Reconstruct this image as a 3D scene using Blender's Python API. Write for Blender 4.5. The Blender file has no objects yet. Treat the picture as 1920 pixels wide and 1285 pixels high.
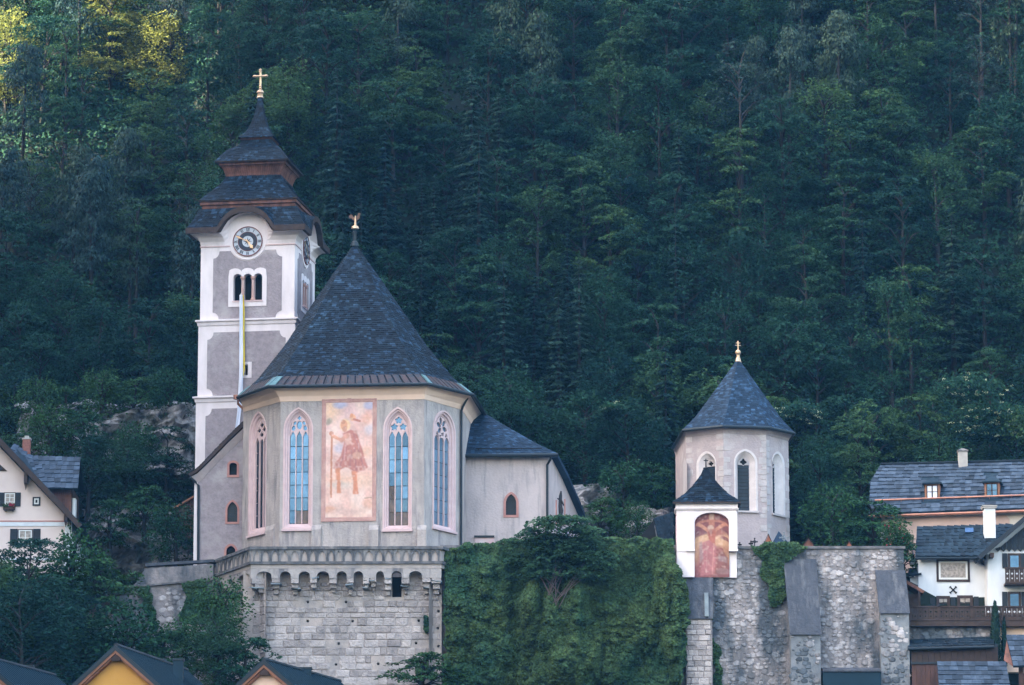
import bpy, math, random
import numpy as np
from mathutils import Vector as V, Matrix, noise as mnoise
from mathutils.geometry import tessellate_polygon
R = random.Random(7)
SC = bpy.context.scene
COL = SC.collection
PI = math.pi

# ------------------------------------------------------------------ camera
FPX, TH, DIST = 8100.0, math.atan(0.19), 300.0
CP = V((0, -DIST, 0))
cd = bpy.data.cameras.new('camera')
cam = bpy.data.objects.new('camera', cd)
COL.objects.link(cam)
cam.location = CP
cam.rotation_euler = (PI / 2 + TH, 0, 0)
cd.sensor_width = 36
cd.lens = 36 * FPX / 1920
cd.clip_start = 1
cd.clip_end = 9000
SC.camera = cam
# ------------------------------------------------------------------ sky, sun, exposure
SUN_EL, SUN_AZ = math.radians(24), math.radians(-100)     # azimuth from +Y, clockwise positive: low on the left
SUN = V((math.sin(SUN_AZ) * math.cos(SUN_EL), math.cos(SUN_AZ) * math.cos(SUN_EL), math.sin(SUN_EL)))
w = bpy.data.worlds.new('World')
SC.world = w
w.use_nodes = True
nt = w.node_tree
bg = nt.nodes['Background']
sky = nt.nodes.new('ShaderNodeTexSky')
sky.sky_type = 'NISHITA'
sky.sun_disc = False
sky.sun_elevation = SUN_EL
sky.sun_rotation = SUN_AZ
sky.altitude = 500
sky.air_density = 1.45
sky.dust_density = 10.0
sky.ozone_density = 0.3
nt.links.new(sky.outputs[0], bg.inputs[0])
bg.inputs[1].default_value = 0.15
sl = bpy.data.lights.new('sun', 'SUN')
sl.energy = 5.0
sl.angle = math.radians(0.5)
sl.color = (1, 0.84, 0.60)
so = bpy.data.objects.new('sun', sl)
COL.objects.link(so)
so.rotation_mode = 'QUATERNION'
so.rotation_quaternion = SUN.to_track_quat('Z', 'Y')
vs = SC.view_settings
vs.view_transform = 'Standard'
vs.look = 'None'
vs.exposure = 3.08
vs.gamma = 1
vs.use_curve_mapping = False
SC.cycles.max_bounces = 6
SC.cycles.diffuse_bounces = 2
SC.cycles.volume_bounces = 0
SC.cycles.use_denoising = True

# ------------------------------------------------------------------ helpers
ct, st = math.cos(TH), math.sin(TH)
def ray(px, py):
    return V((px - 960, ct * FPX - st * (642.5 - py), st * FPX + ct * (642.5 - py)))
def P(px, py, Y):
    d = ray(px, py)
    return CP + d * ((Y + DIST) / d.y)
def proj(p):
    q = V(p) - CP
    dep = q.y * ct + q.z * st
    return 960 + FPX * q.x / dep, 642.5 - FPX * (q.z * ct - q.y * st) / dep
def Z(py, Y, px=960): return P(px, py, Y).z
def X(px, Y, py=900): return P(px, py, Y).x
def pm(Y, py=700): return (P(961, py, Y) - P(960, py, Y)).x

OFF = {}
def tag(o, label=None, cat=None, group=None, kind=None):
    if label: o['label'] = label
    if cat: o['category'] = cat
    if group: o['group'] = group
    if kind: o['kind'] = kind
    return o
def thing(name, loc, label, cat, group=None):
    o = bpy.data.objects.new(name, None)
    o.empty_display_size = .3
    COL.objects.link(o)
    o.location = loc
    OFF[o.name] = V(loc)
    return tag(o, label, cat, group)
def link_mesh(name, me, mat, parent=None):
    o = bpy.data.objects.new(name, me)
    COL.objects.link(o)
    if mat is not None and not me.materials: me.materials.append(mat)
    if parent is not None:
        o.parent = parent
        OFF[o.name] = OFF[parent.name]
    else:
        OFF[o.name] = V((0, 0, 0))
    return o

class MB:
    def __init__(s): s.v = []; s.f = []
    def add(s, vs_, fs):
        o = len(s.v)
        s.v += [tuple(p) for p in vs_]
        s.f += [tuple(i + o for i in f) for f in fs]
    def poly(s, *p): s.add(p, [tuple(range(len(p)))])
    def hexa(s, p):   # 8 corners: bottom 0-3, top 4-7
        s.add(p, [(3, 2, 1, 0), (4, 5, 6, 7), (0, 1, 5, 4), (1, 2, 6, 5), (2, 3, 7, 6), (3, 0, 4, 7)])
    def obox(s, o, a, b, c):
        o, a, b, c = V(o), V(a), V(b), V(c)
        s.hexa([o, o + a, o + a + b, o + b, o + c, o + a + c, o + a + b + c, o + b + c])
    def box(s, x0, x1, y0, y1, z0, z1): s.obox((x0, y0, z0), (x1 - x0, 0, 0), (0, y1 - y0, 0), (0, 0, z1 - z0))
    def prism(s, pts, ext):
        n = len(pts); e = V(ext)
        s.add([V(p) for p in pts] + [V(p) + e for p in pts],
              [tuple(range(n)), tuple(range(2 * n - 1, n - 1, -1))] + [(i, (i + 1) % n, (i + 1) % n + n, i + n) for i in range(n)])
    def loft(s, loops, closed=True):
        n = len(loops[0])
        fs = []
        for k in range(len(loops) - 1):
            for i in range(n if closed else n - 1):
                j = (i + 1) % n
                fs.append((k * n + i, k * n + j, (k + 1) * n + j, (k + 1) * n + i))
        s.add([p for l in loops for p in l], fs)
    def tube(s, path, r, n=8):
        path = [V(p) for p in path]
        loops = []
        for i, p in enumerate(path):
            d = (path[min(i + 1, len(path) - 1)] - path[max(i - 1, 0)]).normalized()
            a = d.orthogonal().normalized() if abs(d.z) > .9 else V((0, 0, 1)).cross(d).normalized()
            b = d.cross(a)
            rr = r[i] if isinstance(r, (list, tuple)) else r
            loops.append([p + (a * math.cos(t) + b * math.sin(t)) * rr for t in [2 * PI * k / n for k in range(n)]])
        s.loft(loops)
        s.poly(*loops[0]); s.poly(*loops[-1])
    def lathe(s, c, prof, n=16):
        c = V(c)
        s.loft([[c + V((r * math.cos(2 * PI * k / n), r * math.sin(2 * PI * k / n), z)) for k in range(n)] for r, z in prof])
    def panel(s, fr, outer, holes=(), n=0, depth=0):
        """flat sheet on a frame with openings; depth = how far the reveals go in"""
        loops = [outer] + list(holes)
        tris = tessellate_polygon([[V((a, b, 0)) for a, b in l] for l in loops])
        flat = [q for l in loops for q in l]
        s.add([fr.pt(a, b, n) for a, b in flat], tris)
        if depth:
            for l in holes:
                m = len(l)
                s.add([fr.pt(a, b, n) for a, b in l] + [fr.pt(a, b, n - depth) for a, b in l],
                      [(i, (i + 1) % m, (i + 1) % m + m, i + m) for i in range(m)])
    def plate(s, fr, outer, holes, n0, n1):
        """solid plate between depths n0 < n1 with openings"""
        s.panel(fr, outer, holes, n1, n1 - n0)
        m = len(outer)
        s.add([fr.pt(a, b, n1) for a, b in outer] + [fr.pt(a, b, n0) for a, b in outer],
              [(i, (i + 1) % m, (i + 1) % m + m, i + m) for i in range(m)])
    def mesh(s, name, off=(0, 0, 0)):
        me = bpy.data.meshes.new(name)
        off = V(off)
        me.from_pydata([V(p) - off for p in s.v], [], s.f)
        me.update()
        return me
    def build(s, name, mat, parent=None, smooth=False, kind=None, label=None):
        off = OFF[parent.name] if parent is not None else V((0, 0, 0))
        me = s.mesh(name, off)
        if smooth:
            for p in me.polygons: p.use_smooth = True
        o = link_mesh(name, me, mat, parent)
        if kind: o['kind'] = kind
        if label: o['label'] = label
        return o

class Fr:
    """a vertical wall plane from plan point A to B (left to right seen from outside)"""
    def __init__(s, A, B):
        s.A = V((A[0], A[1], 0)); b = V((B[0], B[1], 0))
        s.L = (b - s.A).length
        s.U = (b - s.A).normalized()
        s.N = V((s.U.y, -s.U.x, 0))
    def pt(s, u, v, n=0): return s.A + s.U * u + s.N * n + V((0, 0, v))
    def px(s, px, py, n=0):
        d = ray(px, py)
        t = ((s.A + s.N * n - CP).dot(s.N)) / d.dot(s.N)
        q = CP + d * t
        return (q - s.A).dot(s.U), q.z
    def p3(s, px, py, n=0):
        u, v = s.px(px, py, n)
        return s.pt(u, v, n)
    def pts(s, lst, n=0): return [s.px(a, b, n) for a, b in lst]
    def ubox(s, mb, u0, u1, v0, v1, n0, n1):
        mb.obox(s.pt(u0, v0, n0), s.U * (u1 - u0), s.N * (n1 - n0), V((0, 0, v1 - v0)))
    def box(s, mb, x0, y0, x1, y1, n0, n1):
        u0, v1 = s.px(x0, (y0 + y1) / 2)[0], s.px((x0 + x1) / 2, y0)[1]
        u1, v0 = s.px(x1, (y0 + y1) / 2)[0], s.px((x0 + x1) / 2, y1)[1]
        s.ubox(mb, u0, u1, v0, v1, n0, n1)
        return u0, u1, v0, v1
    def rect(s, x0, y0, x1, y1):
        u0, v1 = s.px(x0, (y0 + y1) / 2)[0], s.px((x0 + x1) / 2, y0)[1]
        u1, v0 = s.px(x1, (y0 + y1) / 2)[0], s.px((x0 + x1) / 2, y1)[1]
        return u0, u1, v0, v1
def flat_frame(Y, x0=-60.0, x1=60.0, rise=0.0): return Fr((x0, Y), (x1, Y))
def R4(r): u0, u1, v0, v1 = r; return [(u0, v0), (u1, v0), (u1, v1), (u0, v1)]

def inst(me, name, parent, loc, cols=None, mat=None):
    o = bpy.data.objects.new(name, me)
    COL.objects.link(o)
    if mat is not None and not me.materials: me.materials.append(mat)
    loc = V(loc)
    if parent is not None:
        o.parent = parent
        loc = loc - OFF[parent.name]
        OFF[o.name] = OFF[parent.name]
    if cols:
        m = Matrix((cols[0], cols[1], cols[2])).transposed().to_4x4()
        m.translation = loc
        o.matrix_basis = m
    else: o.location = loc
    return o

# ------------------------------------------------------------------ materials
def mat(name, col, rough=.85, col2=None, scale=1.0, stretch=(1, 1, 1), isl=0.0, bump=0.0, bscale=8.0, metal=0.0,
        col3=None, scale3=.35, str3=(1, 1, 1), thr3=.55, obj=0.0, spec=.3, lo=.35, hi=.65, trans=0.0, attr=None, soft3=.08, fleck=0.0):
    m = bpy.data.materials.new(name)
    m.use_nodes = True
    t = m.node_tree; N = t.nodes; L = t.links
    b = N['Principled BSDF']
    b.inputs['Roughness'].default_value = rough
    b.inputs['Metallic'].default_value = metal
    b.inputs['Specular IOR Level'].default_value = spec
    def nz(sc_, stc, det=6):
        g = N.new('ShaderNodeNewGeometry')
        mp = N.new('ShaderNodeVectorMath'); mp.operation = 'MULTIPLY'
        mp.inputs[1].default_value = stc
        L.new(g.outputs['Position'], mp.inputs[0])
        n = N.new('ShaderNodeTexNoise')
        n.inputs['Scale'].default_value = sc_
        n.inputs['Detail'].default_value = det
        n.inputs['Roughness'].default_value = .6
        L.new(mp.outputs[0], n.inputs['Vector'])
        return n.outputs[0]
    def mr(src, a, b_, c, d):
        k = N.new('ShaderNodeMapRange')
        k.inputs[1].default_value, k.inputs[2].default_value, k.inputs[3].default_value, k.inputs[4].default_value = a, b_, c, d
        L.new(src, k.inputs[0])
        return k.outputs[0]
    def mix(f, a, c):
        k = N.new('ShaderNodeMix'); k.data_type = 'RGBA'
        L.new(f, k.inputs[0])
        for sock, val in ((k.inputs[6], a), (k.inputs[7], c)):
            if isinstance(val, tuple): sock.default_value = (*val, 1)
            else: L.new(val, sock)
        return k.outputs[2]
    cur = tuple(col)
    if attr:
        a = N.new('ShaderNodeAttribute'); a.attribute_name = attr
        cur = a.outputs['Color']
    if col2: cur = mix(mr(nz(scale, stretch), lo, hi, 0, 1), cur, tuple(col2))
    if col3: cur = mix(mr(nz(scale3, str3), thr3 - soft3, thr3 + soft3, 0, 1), cur, tuple(col3))
    def vary(out, amt, cur):
        h = N.new('ShaderNodeHueSaturation')
        L.new(mr(out, 0, 1, 1 - amt, 1 + amt), h.inputs['Value'])
        if isinstance(cur, tuple): h.inputs['Color'].default_value = (*cur, 1)
        else: L.new(cur, h.inputs['Color'])
        return h.outputs[0]
    if isl:
        g = N.new('ShaderNodeNewGeometry')
        cur = vary(g.outputs['Random Per Island'], isl, cur)
    if fleck:            # a few pieces much paler than the rest
        g = N.new('ShaderNodeNewGeometry')
        pw = N.new('ShaderNodeMath'); pw.operation = 'POWER'; pw.inputs[1].default_value = 5
        L.new(g.outputs['Random Per Island'], pw.inputs[0])
        h = N.new('ShaderNodeHueSaturation')
        L.new(mr(pw.outputs[0], 0, 1, .72, fleck), h.inputs['Value'])
        L.new(cur, h.inputs['Color']); cur = h.outputs[0]
    if obj:
        g = N.new('ShaderNodeObjectInfo')
        cur = vary(g.outputs['Random'], obj, cur)
    if isinstance(cur, tuple): b.inputs['Base Color'].default_value = (*cur, 1)
    else: L.new(cur, b.inputs['Base Color'])
    if bump:
        k = N.new('ShaderNodeBump')
        k.inputs['Strength'].default_value = 1
        k.inputs['Distance'].default_value = bump
        L.new(nz(bscale, (1, 1, 1), 5), k.inputs['Height'])
        L.new(k.outputs[0], b.inputs['Normal'])
    if trans:
        out = N['Material Output']
        tr = N.new('ShaderNodeBsdfTranslucent')
        if isinstance(cur, tuple): tr.inputs[0].default_value = (*cur, 1)
        else: L.new(cur, tr.inputs[0])
        ms = N.new('ShaderNodeMixShader'); ms.inputs[0].default_value = trans
        L.new(b.outputs[0], ms.inputs[1]); L.new(tr.outputs[0], ms.inputs[2])
        L.new(ms.outputs[0], out.inputs['Surface'])
    return m
def leaf_mat(name, a, b, c, isl=.35, trans=.2):
    """leaf colour wanders between a, b and c from tree to tree, and a little from leaf to leaf"""
    m = mat(name, a, .7, isl=isl, trans=trans, spec=.08)
    t = m.node_tree; N = t.nodes; L = t.links
    oi = N.new('ShaderNodeObjectInfo')
    cr = N.new('ShaderNodeValToRGB')
    cr.color_ramp.elements[0].color = (*a, 1)
    cr.color_ramp.elements[1].color = (*c, 1)
    e = cr.color_ramp.elements.new(.5); e.color = (*b, 1)
    L.new(oi.outputs['Random'], cr.inputs[0])
    for h in [n for n in N if n.type == 'HUE_SAT']: L.new(cr.outputs[0], h.inputs['Color'])
    return m

M = {}
M['white'] = mat('white_plaster', (.85, .745, .76), .9, (.74, .645, .655), 1.2, (1, 1, .35), bump=.012, bscale=5, col3=(.60, .53, .54), thr3=.70, scale3=.9, str3=(1, 1, .3))
M['cream'] = mat('cream_plaster', (.92, .66, .53), .9, (.84, .60, .48), 1.0)
M['grey'] = mat('grey_roughcast', (.37, .31, .33), .95, (.28, .238, .255), 3.0, bump=.05, bscale=7, col3=(.43, .38, .39), thr3=.6, scale3=.5)
M['choir'] = mat('aged_grey_plaster', (.52, .448, .428), .95, (.35, .308, .30), 1.3, (1, 1, .5), bump=.06, bscale=7, lo=.32, hi=.7, col3=(.26, .235, .245), thr3=.60, scale3=2.2, str3=(1, 1, .14))
M['annex'] = mat('pale_lime_plaster', (.57, .48, .48), .95, (.44, .375, .38), 1.0, (1, 1, .5), bump=.05, bscale=6, lo=.32, hi=.7, col3=(.34, .305, .315), thr3=.62, scale3=2.0, str3=(1, 1, .14))
M['chapel'] = mat('weathered_chapel_plaster', (.47, .39, .40), .95, (.36, .31, .325), 1.0, (1, 1, .5), bump=.045, bscale=6, lo=.32, hi=.7, col3=(.53, .47, .475), thr3=.64, scale3=.6)
M['quoin'] = mat('pale_quoin_stone', (.50, .445, .455), .9, (.40, .365, .375), 1.5, bump=.03, isl=.15)
M['pinkstone'] = mat('pink_window_stone', (.70, .52, .52), .85, (.62, .44, .45), 1.5, bump=.008)
M['redstone'] = mat('red_marble', (.50, .25, .22), .8, (.42, .2, .18), 2.0)
M['shingle'] = mat('larch_shingle', (.0075, .0165, .030), .6, (.0045, .0105, .020), .8, isl=.28, fleck=2.6, spec=.12, col3=(.014, .029, .048), thr3=.60, scale3=.55)
M['shingle_light'] = mat('weathered_shingle', (.022, .046, .085), .6, (.014, .032, .062), .8, isl=.22, fleck=1.7, spec=.12)
M['shingle_town'] = mat('silver_shingle', (.062, .084, .12), .6, (.03, .046, .072), 2.5, obj=.45, isl=.2, spec=.12)
M['wood'] = mat('weathered_red_wood', (.20, .085, .06), .75, (.075, .035, .028), 2.2, (1, 1, .25), isl=.25, bump=.01)
M['darkwood'] = mat('dark_brown_wood', (.055, .035, .03), .7, (.035, .022, .02), 2.5, isl=.2)
M['woodlight'] = mat('orange_wood', (.33, .15, .09), .7, (.22, .10, .06), 2.0)
M['copper'] = mat('copper_sheet', (.065, .036, .034), .6, (.018, .024, .034), 2.6, (1, 1, .3), metal=.1, isl=.5)
M['copper_bright'] = mat('new_copper', (.55, .25, .17), .4, (.34, .16, .12), 1.2, metal=.6)
M['verdigris'] = mat('green_copper', (.12, .24, .25), .6, (.08, .13, .16), 3)
M['leadpipe'] = mat('dark_gutter_metal', (.022, .032, .042), .45, metal=.3)
M['gold'] = mat('gilding', (.70, .50, .33), .42, (.46, .30, .2), 3, metal=.7)
M['oldgold'] = mat('tarnished_gold', (.16, .095, .07), .55, (.07, .045, .04), 3, metal=.6)
M['iron'] = mat('wrought_iron', (.02, .022, .026), .55, metal=.3)
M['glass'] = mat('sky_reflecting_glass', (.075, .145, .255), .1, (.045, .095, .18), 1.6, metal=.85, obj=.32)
M['brownglass'] = mat('painted_reflection_glass', (.11, .085, .09), .15, (.05, .05, .065), 3, metal=.7, obj=.3)  # brown base colour stands for houses mirrored in the church panes
M['darkglass'] = mat('dark_leaded_glass', (.022, .032, .045), .2, (.035, .045, .06), 1.5, spec=.15)
M['paleglass'] = mat('painted_sky_glass', (.13, .22, .31), .3, (.09, .16, .24), 1.2, spec=.5, obj=.2)  # pale blue base colour stands in for a sky reflection
M['frame_stone'] = mat('pale_window_stone', (.66, .60, .61), .9, (.56, .50, .51), 1.5, bump=.02)
M['void'] = mat('dark_interior', (.012, .014, .016), .9)
M['dialgrey'] = mat('dial_pale_ring', (.50, .53, .60), .6)
M['dialdark'] = mat('dial_dark_ring', (.02, .026, .045), .5)
M['dialred'] = mat('dial_red_rim', (.16, .045, .04), .6)
M['column'] = mat('belfry_column_stone', (.56, .34, .29), .85, (.48, .28, .24), 2)
M['flagwhite'] = mat('white_cloth', (.70, .72, .84), .9)
M['flagyellow'] = mat('yellow_cloth', (.72, .56, .06), .9)
M['stone'] = mat('limestone_block', (.51, .445, .435), .95, (.34, .305, .31), 1.8, obj=.26, bump=.11, bscale=6, lo=.3, hi=.72, col3=(.22, .205, .22), thr3=.64, scale3=.7)
M['stone_rest'] = mat('limestone_block_small', (.51, .445, .435), .95, (.34, .305, .31), 1.8, isl=.26, bump=.11, bscale=6, lo=.3, hi=.72, col3=(.22, .205, .22), thr3=.64, scale3=.7)
M['mortar'] = mat('lime_mortar', (.50, .42, .395), .95, (.35, .31, .30), 1.4, bump=.03, col3=(.24, .235, .25), thr3=.62, scale3=.5, str3=(1, 1, .35))
M['darkstone'] = mat('sooty_stone', (.17, .165, .175), .95, (.075, .078, .088), 2.0, bump=.03, col3=(.30, .27, .265), thr3=.62, scale3=.9)
M['rubble'] = mat('rubble_stone', (.39, .355, .36), .95, (.24, .222, .235), 1.6, isl=.3, obj=.38, bump=.06, bscale=6, col3=(.08, .095, .115), thr3=.51, scale3=.55, str3=(1, 1, .28))
M['rmortar'] = mat('old_grey_mortar', (.34, .30, .30), .95, (.205, .19, .20), 2.2, bump=.09, bscale=4, lo=.3, hi=.7, col3=(.07, .082, .10), thr3=.51, scale3=.55, str3=(1, 1, .28))
M['slab'] = mat('grey_cement_slab', (.092, .10, .125), .95, (.05, .058, .078), 2.2, (1, 1, .4), bump=.06, bscale=5, lo=.3, hi=.7, col3=(.15, .155, .175), thr3=.62, scale3=1.4, str3=(1, 1, .25))
M['cap'] = mat('slate_ledge', (.24, .28, .31), .7, (.16, .19, .22), 2)
M['rock'] = mat('limestone_cliff', (.38, .355, .355), .95, (.13, .13, .14), .9, (1, 1, .3), bump=.35, bscale=2.2, col3=(.022, .032, .028), thr3=.555, scale3=.6, lo=.42, hi=.6)
M['forest_floor'] = mat('forest_floor', (.010, .020, .014), .95, (.006, .011, .009), .6, bump=.1, bscale=2)
M['water'] = mat('lake_water', (.01, .03, .035), .12)
M['bark'] = mat('grey_bark', (.030, .028, .027), .9, (.016, .015, .016), 2.5, obj=.6)
M['house_pink'] = mat('pale_pink_render', (.78, .64, .60), .9, (.72, .58, .55), .8)
M['house_white'] = mat('house_white_render', (.72, .74, .78), .9, (.62, .64, .69), 1.2, (1, 1, .5))
M['house_peach'] = mat('peach_render', (.62, .44, .385), .9, (.55, .39, .34), 1.0)
M['house_yellow'] = mat('ochre_render', (.62, .32, .075), .9, (.56, .28, .06), .8)
M['metalroof'] = mat('dark_blue_metal_roof', (.006, .026, .045), .5, metal=.1, spec=.2)
M['slate'] = mat('dark_slate', (.016, .03, .045), .6, (.011, .021, .033), 2.5, obj=.45, isl=.3, spec=.12)
M['shutter'] = mat('dark_shutter', (.015, .022, .032), .6)
M['windowwhite'] = mat('white_window_frame', (.7, .7, .7), .6)
M['curtain'] = mat('curtained_pane', (.42, .36, .32), .4, (.20, .17, .16), 6, spec=.5)
M['brick'] = mat('red_brick', (.34, .15, .12), .9, (.24, .10, .085), 6)
M['greyrender'] = mat('grey_chimney_render', (.45, .42, .40), .9, (.35, .33, .32), 2)
M['cream2'] = mat('pale_cream_render', (.70, .62, .54), .9, (.62, .55, .49), 1)
M['brownboard'] = mat('brown_board', (.10, .05, .04), .75, (.05, .028, .025), 2.2, (1, 1, .25), bump=.01)
M['mural'] = mat('faded_mural_paint', (.5, .5, .5), .9, attr='Col', bump=.006, bscale=6)
M['terracotta'] = mat('terracotta', (.42, .15, .09), .8)
M['red'] = mat('red_petals', (.28, .02, .045), .7)
M['pinkfield'] = mat('pink_plaster_field', (.66, .40, .42), .9, (.74, .6, .6), 1.5)
LF = {
 'broad': leaf_mat('broadleaf', (.009, .038, .030), (.018, .060, .037), (.042, .090, .034), .38),
 'blue': leaf_mat('bluish_needles', (.009, .032, .034), (.014, .042, .038), (.026, .056, .040), .4),
 'grey': leaf_mat('greygreen_leaf', (.019, .044, .044), (.027, .054, .050), (.036, .064, .042), .4),
 'ivy': mat('ivy_leaf', (.064, .104, .038), .7, (.026, .068, .036), .2, isl=.5, spec=.08, trans=.12, lo=.38, hi=.6),
 'young': leaf_mat('sun_tinted_leaf', (.13, .155, .045), (.15, .18, .05), (.17, .19, .05), .5, .45),  # sunlight put into the leaf colour of the upper left trees
 'bush': leaf_mat('bush_leaf', (.016, .058, .030), (.026, .078, .032), (.040, .095, .034), .45),
}

# ------------------------------------------------------------------ shared builders
def lerp(a, b, t): return a + (b - a) * t
def arch(u0, u1, v0, vs_, va, n=7):
    """closed outline of a pointed opening, from bottom left anticlockwise"""
    a = (u1 - u0) / 2; h = va - vs_
    r = (a * a + h * h) / (2 * a)
    am = math.atan2(h, a - (u1 - r) + u0) if r >= a else PI / 2
    am = math.atan2(h, (u0 + u1) / 2 - (u1 - r))
    right = [(u1 - r + r * math.cos(am * k / n), vs_ + r * math.sin(am * k / n)) for k in range(n + 1)]
    left = [(u0 + u1 - u, v) for u, v in right[:-1]][::-1]
    return [(u0, v0), (u1, v0)] + right + left
def roundarch(u0, u1, v0, vs_, va, n=10):
    c, a, h = (u0 + u1) / 2, (u1 - u0) / 2, va - vs_
    return [(u0, v0), (u1, v0)] + [(c + a * math.cos(PI * k / n), vs_ + h * math.sin(PI * k / n)) for k in range(n + 1)]
def inset(o, i, t): return [(lerp(a[0], b[0], t), lerp(a[1], b[1], t)) for a, b in zip(o, i)]
def ring3(fr, loop, n): return [fr.pt(a, b, n) for a, b in loop]
def foil(cu, cv, r, k=5, rot=PI / 2, n=20, d=.2):
    return [(cu + r * (1 - d + d * math.cos(k * (t - rot))) * math.cos(t), cv + r * (1 - d + d * math.cos(k * (t - rot))) * math.sin(t)) for t in [2 * PI * i / n for i in range(n)]]
def petal(cu, cv, rot, l, wd, dist, n=8):
    out = []
    for i in range(n):
        t = 2 * PI * i / n
        a, b = dist + l * math.cos(t), wd * math.sin(t)
        out.append((cu + a * math.cos(rot) - b * math.sin(rot), cv + a * math.sin(rot) + b * math.cos(rot)))
    return out

def shingles(mb, S, rows, wid, th=.022, rng=R, over=.35, jit=.3, t0=0.0, t1=1.0, nseg=4):
    """lay rows of single shingles on the surface S(s, t); every shingle is a thin wedge of its own"""
    for k in range(rows):
        ta, tb = lerp(t0, t1, k / rows), lerp(t0, t1, min(1.0, (k + 1 + over) / rows))
        L = (V(S(1, ta)) - V(S(0, ta))).length
        arc = sum((V(S((i + 1) / nseg, ta)) - V(S(i / nseg, ta))).length for i in range(nseg)) if nseg > 1 else L
        n = max(1, int(arc / wid))
        cuts = [0] + sorted(min(.999, max(.001, (i + rng.uniform(-jit, jit)) / n)) for i in range(1, n)) + [1]
        for i in range(n):
            a, b = cuts[i], cuts[i + 1]
            if b - a < 1e-4: continue
            p0, p1, p2, p3 = V(S(a, ta)), V(S(b, ta)), V(S(b, tb)), V(S(a, tb))
            nn = (p1 - p0).cross(p3 - p0)
            if nn.length < 1e-7: continue
            nn.normalize()
            dn = (p3 - p0) * rng.uniform(-.16, .02)
            h = th * rng.uniform(.6, 1.7)
            g = (p1 - p0) * .03
            q0, q1 = p0 + g + nn * h + dn, p1 - g + nn * h + dn
            mb.add([q0, q1, p2 + nn * .004 - g, p3 + nn * .004 + g, q0 - nn * h * 1.3, q1 - nn * h * 1.3],
                   [(0, 1, 2, 3), (4, 5, 1, 0), (4, 0, 3), (1, 5, 2)])
def strip_S(rings0, rings1):
    """surface through two polylines (left edge, right edge), t along arc length"""
    cum = [0]
    for i in range(len(rings0) - 1):
        cum.append(cum[-1] + ((V(rings0[i + 1]) + V(rings1[i + 1])) / 2 - (V(rings0[i]) + V(rings1[i])) / 2).length)
    T = cum[-1]
    def S(s, t):
        d = t * T
        i = 0
        while i < len(cum) - 2 and d > cum[i + 1]: i += 1
        f = (d - cum[i]) / max(1e-6, cum[i + 1] - cum[i])
        a = V(rings0[i]).lerp(V(rings0[i + 1]), f); b = V(rings1[i]).lerp(V(rings1[i + 1]), f)
        return a.lerp(b, s)
    S.len = T
    return S

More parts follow.
